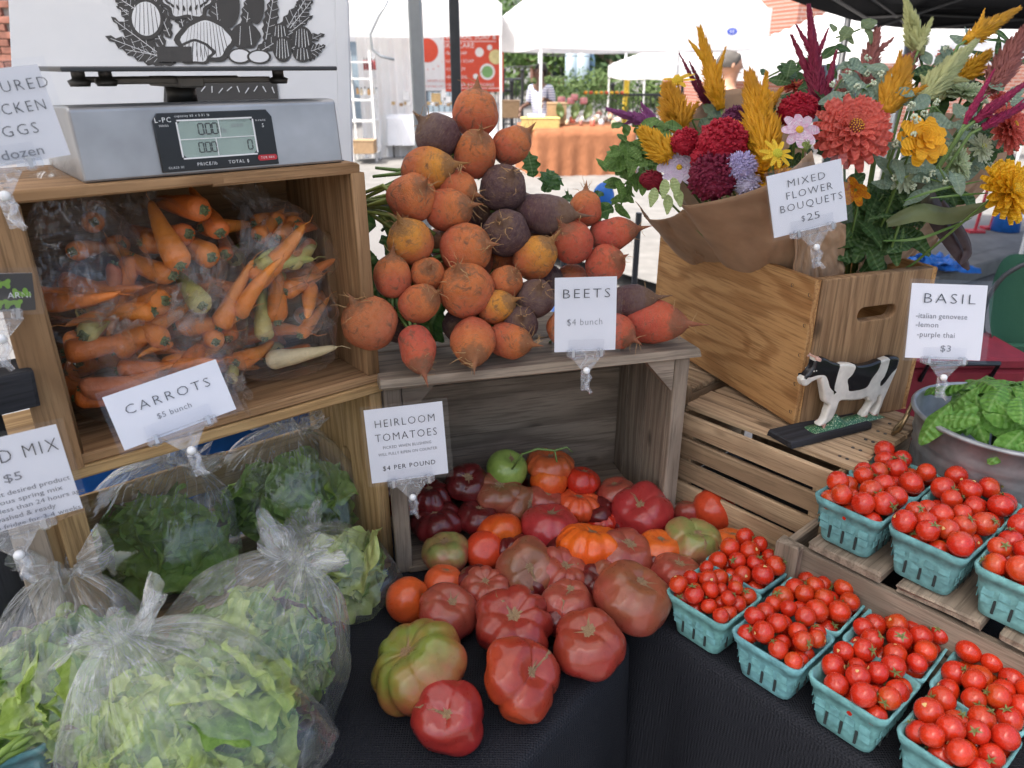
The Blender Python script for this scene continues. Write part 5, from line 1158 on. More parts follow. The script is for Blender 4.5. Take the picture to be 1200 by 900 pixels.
carrs = [  # px,py,depth, length, dir(screen right, up, viewer) from crown to tip, colour, mesh, description
 (75, 350, .05, .15, (1, .15, .2), OC2, 0), (150, 372, .04, .16, (-.95, -.25, .2), OC, 0), (128, 325, .08, .09, (-.3, -.95, .1), RC, 2), (150, 318, .09, .10, (-.2, -.9, .2), OC, 4), (60, 345, .08, .09, (1, .1, 0), OC2, 1),
 (118, 338, .10, .12, (-1, 0, .1), OC2, 1), (180, 355, .05, .10, (-.9, -.1, -.3), OC, 3), (205, 298, .05, .10, (-.5, .8, -.3), OC, 3), (232, 352, .04, .09, (-.6, .5, -.6), YC, 3), (228, 245, .08, .10, (-.9, .2, -.5), OC2, 3), (252, 262, .07, .10, (-.5, .7, -.4), OC2, 1),
 (238, 298, .07, .10, (-.8, .3, -.5), OC, 3), (210, 272, .09, .10, (-.8, .2, -.4), OC2, 1), (262, 290, .08, .10, (-.3, .6, -.6), OC2, 2), (190, 315, .07, .10, (-.8, .5, -.2), OC, 1), (268, 365, .04, .13, (.45, .85, -.1), OC, 1), (290, 355, .04, .12, (.6, .8, 0), OC, 0), (308, 318, .05, .10, (.5, .7, -.2), OC, 3),
 (308, 272, .09, .08, (.2, .6, -.7), OC, 3), (330, 275, .09, .07, (.1, .5, -.8), OC, 3), (352, 268, .09, .07, (.1, .2, -.95), OC2, 4), (312, 312, .05, .08, (.7, .2, -.6), YC, 3), (345, 305, .06, .08, (.1, .5, -.8), YC, 1), (335, 292, .06, .06, (-.3, -.3, .8), YC, 2), (362, 285, .08, .08, (0, -.2, .9), RC, 2),
 (342, 338, .06, .08, (.4, .4, -.8), OC, 3), (362, 340, .06, .08, (.1, -.5, .7), OC, 1), (310, 385, .05, .08, (-.1, .9, -.3), YC, 3), (322, 362, .06, .10, (-.2, .9, -.1), OC, 1), (358, 385, .05, .08, (.3, .6, -.5), OC, 4), (285, 420, .05, .08, (.3, .4, -.8), OC, 3), (330, 420, .05, .11, (1, .15, 0), WC, 1), (275, 440, .035, .06, (.1, .6, -.7), YC, 1),
 (222, 378, .06, .09, (.8, .3, -.3), OC, 1), (250, 395, .05, .08, (-.5, .5, -.7), OC, 3), (268, 385, .06, .09, (-.2, .8, -.5), OC2, 1), (180, 392, .05, .11, (-.8, .4, -.3), OC, 1), (195, 405, .04, .05, (-.3, -.3, .9), OC, 2), (150, 402, .05, .10, (.7, .5, -.3), OC, 3), (110, 385, .06, .10, (.2, .5, -.8), YC, 4),
 (95, 410, .06, .09, (.9, .2, -.4), OC2, 3), (160, 430, .05, .11, (.9, .2, -.2), OC2, 1), (115, 450, .04, .10, (.9, .3, -.1), RC, 1), (175, 445, .04, .10, (.9, .2, -.2), OC2, 0), (105, 465, .05, .08, (.9, .1, -.3), OC2, 3), (205, 425, .05, .08, (.6, .4, -.6), OC, 3), (225, 420, .04, .07, (.1, .5, -.8), OC2, 3),
 (90, 450, .09, .09, (1, 0, .1), OC2, 1), (350, 410, .09, .09, (-1, .1, .1), OC2, 1), (240, 330, .10, .1, (1, 0, .1), OC2, 1), (170, 340, .10, .1, (1, .1, .1), OC2, 1), (300, 395, .11, .1, (1, 0, .1), OC2, 1), (200, 390, .11, .1, (1, 0, .1), OC2, 1), (140, 420, .11, .1, (1, 0, .1), OC2, 1), (260, 410, .11, .1, (-1, 0, .1), OC2, 1), (230, 440, .08, .09, (1, .2, .1), OC2, 1), (90, 330, .12, .1, (1, 0, .1), OC2, 1), (330, 330, .12, .1, (1, .5, .1), OC2, 1)]
cname = {id(OC): 'orange', id(OC2): 'deep orange', id(YC): 'green shouldered yellow', id(WC): 'cream white', id(RC): 'reddish'}
def where(px, py): return ('upper ' if py < 320 else 'middle ' if py < 400 else 'bottom ') + ('left' if px < 150 else 'centre' if px < 260 else 'right')
seen = {}
for (px, py, dep, L, dr, col, mi) in carrs:
    d = sdirv(*dr); p = cpl(px, py, dep) - d * L * .18; me, cm = CR[mi]
    for q_ in (p, p + d * L):
        if q_.z < 1.12: p.z += 1.12 - q_.z
    L2 = min(L, .102) * (.92 if L > .1 else 1)
    t = obj('carrot', me, None, p, d.to_track_quat('Z', 'Y').to_matrix() @ Matrix.Rotation(R.uniform(0, 6), 3, 'Z'), L2 * 1.05, *col); obj('carrot_crown', cm, t)
    fc = 'crown toward the front' if dr[2] < -.45 else 'tip toward the front' if dr[2] > .45 else ('lying level' if abs(dr[1]) < .35 else 'lying aslant')
    k = cname[id(col)] + ' carrot ' + fc + ', ' + ('short' if L < .085 else 'medium' if L < .11 else 'long') + ', ' + where(px, py) + ' of the bags'
    tag(t, k, 'carrot', 'carrots in the bags')
rf = random.Random(77)
for i in range(44):
    px, py, dep = rf.uniform(60, 365), rf.uniform(255, 455), rf.uniform(.085, .13)
    if px > 330 and py > 400: continue
    d = sdirv(rf.uniform(-1, 1), rf.uniform(-.2, .5), -.9); p = cpl(px, py, dep); me, cm = CR[rf.choice((1, 3, 3))]
    if p.z < 1.125: continue
    t = obj('carrot', me, None, p, d.to_track_quat('Z', 'Y').to_matrix(), .085, *(OC if i % 4 else YC)); obj('carrot_crown', cm, t)
    tag(t, 'carrot deep in the crate with only its crown end showing', 'carrot', 'carrots at the back of the bags')
cb = [  # px,py,depth,half width, half height, neck, label
 (98, 300, .07, 62, 74, (-.2, 1, .1), 'crumpled carrot bag with empty film bunched at upper left', 1.5),
 (205, 292, .08, 58, 66, (-.55, .8, 0), 'carrot bag with its neck leaning left below the crate top', 1.2), (328, 285, .08, 46, 56, (-.6, .9, 0), 'carrot bag with green shouldered carrots at upper right', 1),
 (282, 340, .06, 44, 50, (.3, .8, 0), 'carrot bag holding two straight carrots in the middle right', 1), (348, 345, .06, 34, 44, (-.2, .9, .2), 'small carrot bag by the right crate wall', 1), (112, 395, .06, 46, 40, (.7, .4, .5), 'carrot bag with pale carrots against the left post', 1.3),
 (185, 395, .05, 46, 34, (.7, .5, .4), 'carrot bag in the middle of the second layer', 1.2), (238, 372, .05, 44, 38, (.1, .9, .2), 'carrot bag below the large yellow carrot', 1), (325, 400, .05, 62, 44, (-.8, -.3, .4), 'carrot bag with a cream white carrot at lower right', 1.1),
 (145, 448, .05, 60, 42, (.8, -.1, .4), 'carrot bag lying on the crate floor at lower left', 1.2), (245, 425, .05, 52, 36, (.5, -.4, .5), 'carrot bag behind the CARROTS sign', 1)]
for i, (px, py, dep, hw, hh, nd, lab, wr) in enumerate(cb):
    c = cpl(px, py, dep); s_ = mpx(1, c); ax = sdirv(*nd)
    horizontal = abs(nd[0]) > abs(nd[1]); L = (hw if horizontal else hh) * 2 * s_; rx = (hh if horizontal else hw) * s_
    put_bag('carrot_bag', c, rx * 1.08, .055, L, ax, 100 + i, lab, 'bags of carrots in the upper crate', .11, .035, 1.108, 0, wr * .8, mat=M_FILM3)
tag(obj('crumpled_film', MB().grid(lambda u, v: Vector(cpl(40 + 85 * u, 235 + 130 * v, .02)) + e2 * (.03 * noise.noise(Vector((u * 4, v * 5, 1))) + .012 * noise.noise(Vector((u * 11, v * 12, 4)))), 30, 30).mesh('crumpled_film', M_FILM, True)), 'crumpled empty top of a carrot bag folded over at upper left', 'plastic film')
# ---- green beans in a teal basket, lower left corner
c = Zp(8, 880, .80); b = empty('berry_basket', (c.x, c.y, .7605), .5, 'teal basket with green beans at the lower left corner', 'basket', 'teal berry baskets of tomatoes'); obj('shell', SHELL, b, col=(.15, .36, .37)); obj('pressed_strips', BANDS, b, col=(.15, .36, .37))['kind'] = 'stuff'
rr = random.Random(9)
for k in range(16):
    px, py = 2 + rr.uniform(-22, 18), 862 + rr.uniform(-40, 30); p = Zp(px, py, .845 + rr.uniform(-.008, .012)); a = rr.uniform(.2, 1.5); d = Vector((math.cos(a), math.sin(a), rr.uniform(-.1, .35))) * rr.uniform(.03, .045)
    tag(obj('green_bean', MB().tube([-d, -d * .9, -d * .4, Vector((0, 0, .003)), d * .5, d * .92, d * 1.05], [.0008, .003, .0038, .004, .0038, .003, .0006], 8).mesh('green_bean', flat('bean_green', (.20, .30, .06), .4), True), None, p), 'green bean sticking out of the teal basket at lower left', 'green bean', 'green beans in the corner basket')
# ================================================================== GALVANISED TUB, BASIL
tc = Vector((.752, 1.012, .765)); TR, TH = .128, .265
tub = empty('metal_tub', tc, None, 'galvanised ribbed metal tub holding fresh basil', 'tub')
mb = MB()
def tfn(r, z, t):
    wz = min(1, max(0, (z - .036) / .014)) * min(1, max(0, (.196 - z) / .014)); return r + .0016 * math.sin(t * 40) * wz * (1 if r > TR * .86 else 0), z
mb.lathe([(.001, 0), (TR * .84, 0), (TR * .85, .004), (TR * .86, .03), (TR * .865, .034)] + [(TR * (.865 + .065 * k / 16), .034 + .166 * k / 16) for k in range(1, 17)] + [ (TR * .945, .205), (TR * .935, .212), (TR * .95, .22), (TR * .965, .225), (TR * .955, .232), (TR * .985, TH - .006), (TR + .004, TH - .004), (TR + .005, TH), (TR, TH + .003), (TR - .004, TH - .002), (TR * .925, .200), (.001, .199)], 320, fn=tfn)
obj('tub_wall', mb.mesh('tub_wall', M_GALV, True), tub)
for a in (2.55, 5.7):
    p = Vector((math.cos(a), math.sin(a), 0)) * (TR + .003); q = Vector((-math.sin(a), math.cos(a), 0)) * .024
    obj('handle', MB().tube([p + q + Vector((0, 0, TH - .02)), p * 1.05 + q + Vector((0, 0, TH - .05)), p * 1.12 + q * .4 + Vector((0, 0, TH - .066)), p * 1.12 - q * .4 + Vector((0, 0, TH - .066)), p * 1.05 - q + Vector((0, 0, TH - .05)), p - q + Vector((0, 0, TH - .02))], .0032, 8).mesh('handle', flat('worn_brass', (.3, .22, .12), .4, .8), True), tub)
BL_ = [leaf_mesh('leaf', M_LEAF, 1, .52, .45, .02, -.30, 12, 8, seed=s_, tip=.85, freq=3) for s_ in range(3)]
rr = random.Random(21)
for j in range(3):
    bs = empty('basil_plant', tc + Vector((-.015 + .015 * j, -.01 + .01 * (j % 2), TH - .03)), None, ['basil sprigs spilling over the left rim of the tub', 'basil sprigs in the middle of the tub', 'basil sprigs at the right side of the tub'][j], 'basil', 'basil in the metal tub')
    for k in range(50):
        a = rr.uniform(0, 6.28); r = .096 * rr.uniform(0, 1) ** .6; p = Vector((r * math.cos(a) + .0, r * math.sin(a) - .01, rr.uniform(.046, .066) + .022 * (1 - r / .10))); l = rr.uniform(.046, .074)
        up = (Vector((math.cos(a) * .5 - .1, math.sin(a) * .5 - .35, 1.0))).normalized(); rot = up.to_track_quat('Z', 'Y').to_matrix() @ Matrix.Rotation(rr.uniform(0, 6.28), 3, 'Z')
        obj('leaf', BL_[rr.randrange(3)], bs, p, rot, l, (.10, .28, .035), (.20, .42, .08))
    for k in range(5): a = rr.uniform(0, 6.28); obj('stem', MB().tube([(0, 0, -.05), (.03 * math.cos(a), .03 * math.sin(a), .04)], .0022, 6).mesh('stem', M_STEM, True), bs)
# ================================================================== BOUQUETS
def wrap(name, top, bot, label, n=26, amp=.010, parent=None, mat=M_KRAFT, th=.0008):
    T = [Yp(*p) for p in top]; B_ = [Yp(*p) for p in bot]
    def ci(L, t):
        m = (len(L) - 1) * t; i = min(int(m), len(L) - 2); f = m - i; p = [L[max(0, min(len(L) - 1, i + k))] for k in (-1, 0, 1, 2)]
        return .5 * ((2 * p[1]) + (p[2] - p[0]) * f + (2 * p[0] - 5 * p[1] + 4 * p[2] - p[3]) * f * f + (p[3] - 3 * p[2] + 3 * p[1] - p[0]) * f ** 3)
    sd = R.uniform(0, 50)
    def fn(u, v):
        a, b = ci(T, u), ci(B_, u); p = a.lerp(b, v); m = (T[len(T) // 2] - B_[len(B_) // 2])
        cr = abs(noise.noise(Vector((u * 3 + v * 1.5, v * 1.2, sd)))) + .35 * abs(noise.noise(Vector((u * 11, v * 5, sd)))) + .12 * abs(noise.noise(Vector((u * 26, v * 14, sd))))
        lip = max(0, 1 - v * 9) * .010
        return p + Vector((0, -1, .2)) * (cr * amp * 3 + lip * math.sin(u * 9 + sd) * .4)
    o = obj('paper_sheet', MB().grid(fn, n * 2, n).mesh('paper_sheet', mat, True), parent)
    m = o.modifiers.new('s', 'SOLIDIFY'); m.thickness = th; return o
w1 = empty('bouquet_wrap', (0, 0, 0), None, 'brown kraft paper cone around the left flower bouquet', 'wrapping paper', 'kraft paper wraps in the pine box')
w2 = empty('bouquet_wrap', (0, 0, 0), None, 'brown kraft paper behind the right flower bouquet', 'wrapping paper', 'kraft paper wraps in the pine box')
w1['label']; 
wrap('f1', [(783, 206, 1.25), (796, 238, 1.19), (832, 236, 1.14), (884, 222, 1.11), (925, 198, 1.10), (950, 176, 1.11)], [(846, 312, 1.36), (858, 322, 1.34), (880, 335, 1.31), (905, 345, 1.28), (930, 350, 1.25), (958, 345, 1.22)], '', parent=w1)
wrap('f2', [(744, 236, 1.42), (756, 255, 1.38), (780, 256, 1.32), (800, 245, 1.24)], [(786, 292, 1.47), (806, 308, 1.44), (840, 320, 1.40), (880, 325, 1.34)], '', parent=w1)
wrap('f3', [(786, 186, 1.38), (800, 150, 1.42), (826, 118, 1.47), (856, 105, 1.50), (905, 107, 1.52), (950, 118, 1.52)], [(815, 300, 1.36), (840, 305, 1.38), (860, 305, 1.40), (880, 305, 1.40), (905, 300, 1.40), (930, 300, 1.40)], '', parent=w1, amp=.004)
wrap('f4', [(940, 178, 1.13), (948, 200, 1.15), (960, 240, 1.17), (990, 265, 1.19)], [(925, 345, 1.185), (940, 345, 1.19), (960, 342, 1.20), (985, 335, 1.21)], '', parent=w1)
wrap('f5', [(1012, 262, 1.24), (1035, 240, 1.26), (1075, 215, 1.28), (1130, 215, 1.30), (1178, 190, 1.32)], [(1002, 320, 1.20), (1020, 315, 1.22), (1042, 308, 1.24), (1066, 300, 1.26), (1085, 292, 1.28)], '', parent=w2)
wrap('f6', [(1080, 130, 1.46), (1120, 135, 1.46), (1160, 145, 1.44), (1182, 180, 1.40)], [(1040, 300, 1.34), (1065, 298, 1.33), (1085, 292, 1.32), (1105, 262, 1.30)], '', parent=w2)
# petals
def petal_mesh(name, l=1, wd=.34, cup=.12, curl=.0, notch=0, nu=6, nv=4, spoon=0):
    def fn(u, v):
        s_ = (v - .5) * 2; ww = wd * (math.sin(PI * min(1, (u * .80 + .10))) ** .8) * (1 - .25 * (1 - u)); tip = -notch * abs(math.cos(s_ * 4)) * (u > .9)
        return (s_ * ww * .5, u * l + tip * .1, cup * (1 - s_ * s_) * -.5 * ww * 2 + cup * .5 + curl * u * u + spoon * s_ * s_ * .2)
    return MB().grid(fn, nu, nv).mesh(name, M_PETAL, True)
P_ZIN = petal_mesh('petal', 1, .36, .10, .12, 0, 6, 4, .4); P_COS = petal_mesh('petal', 1, .62, .05, -.1, .5, 7, 6); P_DAI = petal_mesh('petal', 1, .34, .10, -.12); P_MAR = petal_mesh('petal', 1, .55, .10, .25, .3)
M_FLOR = flat('flower_floret', (.5, .5, .5), .8, objcol=True, var=.2, sc_=60)
DOME = MB().ball((0, 0, 0), (1, 1, .7), 14, 8); DOMEM = DOME.mesh('flower_centre', M_FLOR, True)
fl = MB()
for k in range(34):
    a = k * 2.39996; r = .98 * math.sqrt((k + .5) / 34); 
    for q in range(4): pass
    fl._ball(Vector((r * math.cos(a), r * math.sin(a), .62 * math.sqrt(max(0, 1 - r * r)) + .12)), (.085, .085, .13), 5, 4)
FLOR = fl.mesh('florets', M_FLOR, True)
def flower_root(name, px, py, Y, wpx, face, label, cat='flower', stem=True, base=None):
    p = Yp(px, py, Y); r = mpx(wpx, p) / 2; rot = sdirv(*face).to_track_quat('Z', 'Y').to_matrix()
    e = empty(name, p, rot, label, cat, 'flowers in the pine box')
    if stem:
        b = Vector(base) if base else (Vector((.50, 1.30, 1.12)) if px < 960 else Vector((.60, 1.28, 1.12)))
        inv = rot.transposed(); b2 = inv @ (b - p); mid = inv @ ((b - p) * .5 + Vector((0, .01, -.015)))
        obj('stem', MB().tube([(0, 0, -r * .1), (0, 0, -r * .7), mid, b2], [.0016, .0018, .0022, .0024], 6).mesh('stem', M_STEM, True), e)
    return e, r
def petals(e, r, layers, mesh, c1, c2, rnd=.12):
    rr = random.Random(len(layers) * 7 + int(r * 1e5))
    for (n, rad, tilt_, off, base, z) in layers:
        for k in range(n):
            a = 2 * PI * k / n + off + rr.uniform(-.08, .08); M = Matrix.Rotation(a, 3, 'Z') @ Matrix.Rotation(tilt_ + rr.uniform(-rnd, rnd), 3, 'X')
            s_ = r * rad * rr.uniform(.9, 1.08); ky = rr.uniform(.85, 1.15)
            obj('petal', mesh, e, Matrix.Rotation(a, 3, 'Z') @ Vector((0, r * base, z * r)), M, (s_, s_, s_), tuple(min(1, x * ky) for x in c1), c2)
def centre(e, r, k, c, c2, z=.0, flor=True):
    obj('flower_centre', DOMEM, e, (0, 0, z * r), None, r * k, c)
    if flor: obj('florets', FLOR, e, (0, 0, z * r), None, r * k, c2)
def zinnia(px, py, Y, w_, face, c1, c2, label, cc=((.16, .02, .02), (.75, .45, .03)), dense=1.0):
    e, r = flower_root('zinnia', px, py, Y, w_, face, label)
    n = int(19 * dense)
    petals(e, r, [(n, .86, -.30, 0, .12, -.20), (n, .82, -.10, .16, .12, -.13), (n, .70, .12, .0, .13, -.06), (int(n * .85), .56, .34, .2, .13, .0), (int(n * .7), .40, .62, .1, .12, .04)], P_ZIN, c1, c2); centre(e, r, .20, *cc, .05)
    return e
def cosmos(px, py, Y, w_, face, c1, c2, label, n=8, cen=.2, cc=((.6, .38, .02), (.75, .5, .03)), mesh=None):
    e, r = flower_root('cosmos', px, py, Y, w_, face, label)
    petals(e, r, [(n, .93, .05, 0, .08, -.02)], mesh or P_COS, c1, c2, .1); centre(e, r, cen, *cc, .0); return e
CORAL, CORAL2 = (.68, .115, .085), (.76, .20, .15); YEL, YEL2 = (.82, .42, .01), (.80, .34, .01); LEM = (.84, .52, .02)
zinnia(1002, 150, 1.13, 96, (-.05, .15, 1), CORAL, CORAL2, 'large coral zinnia above the MIXED FLOWER BOUQUETS sign')
zinnia(1186, 148, 1.22, 60, (.5, .1, .8), CORAL, CORAL2, 'smaller coral zinnia at the right edge')
zinnia(1188, 222, 1.08, 78, (.3, .1, .9), YEL, LEM, 'deep yellow zinnia at the right edge over the street', ((.5, .3, .02), (.8, .5, .02)))
zinnia(1124, 192, 1.20, 56, (.7, .1, .7), (.56, .66, .38), (.66, .72, .50), 'pale green zinnia seen half from the side, right of the gold cosmos', ((.3, .4, .1), (.5, .6, .2)))
zinnia(1130, 106, 1.30, 56, (.1, .9, .5), (.58, .68, .42), (.68, .74, .52), 'pale green zinnia behind the magenta celosia', ((.3, .4, .1), (.5, .6, .2)))
zinnia(1175, 116, 1.40, 30, (.3, .5, .8), CORAL, CORAL2, 'small coral bloom deep between the right plumes')
e, r = flower_root('cosmos', 1083, 163, 1.12, 68, (.1, .1, 1), 'golden double cosmos in the right bouquet'); petals(e, r, [(9, .95, .02, 0, .05, -.06), (8, .85, .22, .3, .05, 0), (6, .60, .6, .1, .04, .02), (5, .36, .9, 0, .02, .04)], P_COS, YEL, (.84, .40, .01)); centre(e, r, .1, (.7, .3, .01), (.8, .4, .01))
cosmos(937, 152, 1.12, 46, (.0, .2, 1), (.78, .70, .76), (.70, .35, .52), 'white cosmos with a pink blush and yellow eye', 8, .2)
e = cosmos(796, 196, 1.20, 50, (-.2, .2, .9), (.72, .66, .78), (.66, .52, .70), 'pale pink cosmos at the lip of the left wrap', 8, .14)
cosmos(911, 180, 1.10, 40, (.1, .3, 1), (.82, .56, .03), (.80, .5, .02), 'yellow daisy in front of the golden celosia', 10, .30, ((.45, .42, .03), (.6, .55, .05)), P_DAI)
cosmos(794, 95, 1.42, 46, (-.3, .7, .6), (.84, .52, .02), (.82, .48, .02), 'yellow daisy high at the left of the bouquet', 9, .3, ((.6, .4, .02), (.7, .5, .03)), P_DAI)
e, r = flower_root('cosmos', 1003, 222, 1.14, 46, (-.5, -.5, .3), 'golden cosmos drooping beside the white sign'); petals(e, r, [(7, .95, .45, 0, .05, 0)], P_COS, YEL, (.6, .12, .02)); centre(e, r, .2, (.15, .2, .03), (.25, .3, .05), -.1)
for (px, py, Y, w_, lab) in ((893, 202, 1.14, 52, 'orange yellow marigold low in the left bouquet'), (918, 208, 1.13, 36, 'small yellow marigold beside the paper edge'), (898, 116, 1.34, 26, 'small orange marigold behind the golden plume'), (856, 152, 1.3, 26, 'orange marigold peeking over the red cockscomb')):
    e, r = flower_root('marigold', px, py, Y, w_, (0, .5, .8), lab); petals(e, r, [(12, .9, -.1, 0, .1, -.1), (11, .8, .2, .3, .1, 0), (9, .62, .5, .1, .1, .05), (7, .45, .85, .2, .06, .08)], P_MAR, (.80, .38, .01), (.84, .46, .02))
for (px, py, Y, w_, c, lab) in ((932, 100, 1.36, 34, CORAL, 'coral zinnia glimpsed left of the maroon spike'), (1112, 62, 1.5, 26, (.66, .12, .03), 'orange red bloom among the upper plumes')): zinnia(px, py, Y, w_, (0, .8, .6), c, CORAL2, lab, dense=.6)
# cockscombs and fluffy heads
def ruffle_ball(name, px, py, Y, w_, hgt, c1, c2, face, label, spikes=240, sl=.22, cat='flower', seed=1):
    e, r = flower_root(name, px, py, Y, w_, face, label, cat); rr = random.Random(seed); mb = MB()
    mb.lathe([(math.sin(PI * j / 20) + .001, -math.cos(PI * j / 20)) for j in range(21)], 40, fn=lambda rad, z, t: ((rad) * (.86 + .13 * abs(math.sin(t * 5 + 4 * z + 3 * noise.noise(Vector((math.cos(t) * 2, math.sin(t) * 2, z * 2)))))), z * .8 * (1 + .1 * noise.noise(Vector((math.cos(t) * 3, math.sin(t) * 3, z * 3))))))
    for k in range(spikes):
        d = Vector((rr.gauss(0, 1), rr.gauss(0, 1), rr.gauss(.4, 1))).normalized(); a = d.orthogonal().normalized(); b = d.cross(a); p = d * .82; q = rr.uniform(.05, .09); l = sl * rr.uniform(.6, 1.3); pts = [p + (a * math.cos(t) + b * math.sin(t)) * q for t in (0, 1.57, 3.14, 4.71)] + [p + d * l * .6 + (a * math.cos(t) + b * math.sin(t)) * q * 1.3 for t in (0, 1.57, 3.14, 4.71)] + [p + d * l]
        mb.add(pts, [(0, 1, 5, 4), (1, 2, 6, 5), (2, 3, 7, 6), (3, 0, 4, 7), (4, 5, 8), (5, 6, 8), (6, 7, 8), (7, 4, 8)])
    obj('flower_head', mb.mesh('flower_head', M_PETAL, True), e, (0, 0, 0), None, (r, r * hgt, r), c1, c2); return e
CR1, CR2 = (.42, .004, .022), (.55, .012, .04); MG1, MG2 = (.16, .006, .032), (.26, .012, .05)
ruffle_ball('cockscomb', 846, 168, 1.17, 60, .9, CR1, CR2, (0, .4, .8), 'bright crimson cockscomb in the middle of the left bouquet', seed=1)
ruffle_ball('cockscomb', 803, 166, 1.20, 34, .9, CR1, CR2, (0, .4, .8), 'small crimson cockscomb left of the larger one', seed=2)
ruffle_ball('cockscomb', 934, 130, 1.20, 46, .7, CR1, CR2, (0, .5, .8), 'crimson cockscomb behind the white cosmos', seed=3)
ruffle_ball('cockscomb', 836, 207, 1.15, 58, .9, MG1, MG2, (0, .4, .8), 'dark maroon cockscomb low at the paper edge', 300, .25, seed=4)
ruffle_ball('cockscomb', 765, 212, 1.25, 34, .5, (.28, .01, .03), (.40, .02, .05), (-.3, .4, .8), 'maroon cockscomb hanging at the far left of the bouquet', 120, .2, seed=5)
ruffle_ball('cockscomb', 826, 186, 1.17, 34, .9, CR1, CR2, (0, .4, .8), 'crimson cockscomb lobe under the large one', seed=6)
ruffle_ball('amaranth_globe', 862, 142, 1.26, 34, 1, (.13, .015, .07), (.24, .05, .14), (0, .4, .8), 'dark purple globe flower above the crimson cockscomb', 260, .25, seed=7)
ruffle_ball('ageratum', 868, 196, 1.13, 34, .8, (.50, .42, .72), (.66, .58, .82), (0, .5, .8), 'lilac fluffy ageratum beside the maroon cockscomb', 260, .4, seed=8)
ruffle_ball('ageratum', 876, 216, 1.13, 28, .8, (.60, .54, .74), (.72, .66, .82), (0, .5, .8), 'paler lilac ageratum at the paper edge', 220, .4, seed=9)
ruffle_ball('flower_bud', 943, 171, 1.11, 13, 1, (.25, .32, .08), (.35, .42, .12), (0, .6, .7), 'green scabiosa bud under the white cosmos', 60, .4, seed=10)
# celosia plumes
def plume(px0, py0, px1, py1, Y0, Y1, w_, c1, c2, label, dens=170, branches=0, seed=1, name='celosia', fat=1.0, taper=.75, up=.55):
    a, b = Yp(px0, py0, Y0), Yp(px1, py1, Y1); ax = (b - a); L = ax.length; rot = ax.to_track_quat('Z', 'Y').to_matrix(); e = empty(name, a, rot, label, 'flower', 'flowers in the pine box')
    rr = random.Random(seed * 13 + 5); W = mpx(w_, a) / 2 * 1.3
    def one(mb, A, B, wd, n):
        A, B = Vector(A), Vector(B); D = (B - A); l = D.length; D.normalize(); u = D.orthogonal().normalized(); v = D.cross(u)
        mb.tube([A, A.lerp(B, .35), A.lerp(B, .7), B], [wd * .22, wd * .34, wd * .22, wd * .04], 8)
        for k in range(n):
            t = (k + rr.random()) / n; th = rr.uniform(0, 6.28); o_ = u * math.cos(th) + v * math.sin(th); sl = wd * (1.05 - taper * t ** 1.6) * rr.uniform(.32, .88) * (1 if t > .08 else .6); d = (o_ * (1 - up * t * .6) + D * (up + t * .6)).normalized()
            p = A + D * l * t + o_ * wd * .05; s1 = d.orthogonal().normalized(); s2 = d.cross(s1); q = sl * .13 * fat; bnd = D * sl * .22
            pts = [p + (s1 * math.cos(x) + s2 * math.sin(x)) * q * .6 for x in (0, 2.1, 4.2)] + [p + d * sl * .5 + (s1 * math.cos(x) + s2 * math.sin(x)) * q for x in (0, 2.1, 4.2)] + [p + d * sl + bnd]
            mb.add(pts, [(0, 1, 4, 3), (1, 2, 5, 4), (2, 0, 3, 5), (3, 4, 6), (4, 5, 6), (5, 3, 6)])
            for m_ in range(2):      # side lobes
                dd = (d + s1 * rr.uniform(-.9, .9) + s2 * rr.uniform(-.9, .9) + D * .3).normalized(); p2 = p + d * sl * rr.uniform(.25, .6); h = sl * .38; g1 = dd.orthogonal().normalized() * q * .7; g2 = dd.cross(g1)
                mb.add([p2 + g1, p2 - g1 * .5 + g2 * .8, p2 - g1 * .5 - g2 * .8, p2 + dd * h], [(0, 1, 3), (1, 2, 3), (2, 0, 3)])
    mb = MB(); dens = int(dens * 3.6); one(mb, (0, 0, 0), (0, 0, L), W, dens)
    for k in range(branches):
        t = rr.uniform(.05, .6); th = rr.uniform(0, 6.28) if branches < 3 else 2 * PI * k / branches; A = Vector((0, 0, L * t)); B = A + Vector((math.cos(th) * W * .95, math.sin(th) * W * .95, L * rr.uniform(.22, .40))); one(mb, A, B, W * .42, dens // 5)
    obj('plume', mb.mesh('plume', M_PETAL, True), e, (0, 0, 0), None, None, c1, c2)
    base = rot.transposed() @ ((Vector((.50, 1.30, 1.12)) if px0 < 960 else Vector((.60, 1.28, 1.12))) - a)
    obj('stem', MB().tube([(0, 0, .01), (0, 0, -.02), base * .5, base], [.0022, .0026, .0028, .003], 6).mesh('stem', M_STEM, True), e)
    return e
GO1, GO2 = (.72, .31, .006), (.86, .46, .012); CRM1, CRM2 = (.55, .57, .22), (.70, .70, .36); RS1, RS2 = (.34, .10, .085), (.46, .17, .14); MGT1, MGT2 = (.30, .012, .06), (.42, .02, .10)
plume(900, 192, 878, 88, 1.14, 1.24, 62, GO1, GO2, 'big golden celosia plume in the middle of the left bouquet', 330, 4, 1, up=.8)
plume(845, 128, 820, 34, 1.40, 1.46, 36, GO1, GO2, 'tall golden celosia plume rising over the left wrap', 180, 3, 2, up=.9)
plume(800, 158, 782, 100, 1.36, 1.38, 46, GO1, (.70, .34, .015), 'golden celosia plume under the high yellow daisy', 200, 3, 3)
plume(788, 188, 752, 152, 1.22, 1.22, 40, (.80, .38, .01), (.84, .46, .02), 'orange golden plume pointing left over the wrap', 160, 2, 4, fat=1.5)
plume(1036, 132, 1062, 72, 1.18, 1.24, 52, (.68, .30, .01), (.78, .38, .015), 'golden celosia plume above the coral zinnia', 300, 4, 5, up=.8)
plume(1132, 48, 1194, 10, 1.30, 1.36, 34, GO1, GO2, 'slanting golden plume reaching the top right', 170, 2, 6, up=.9)
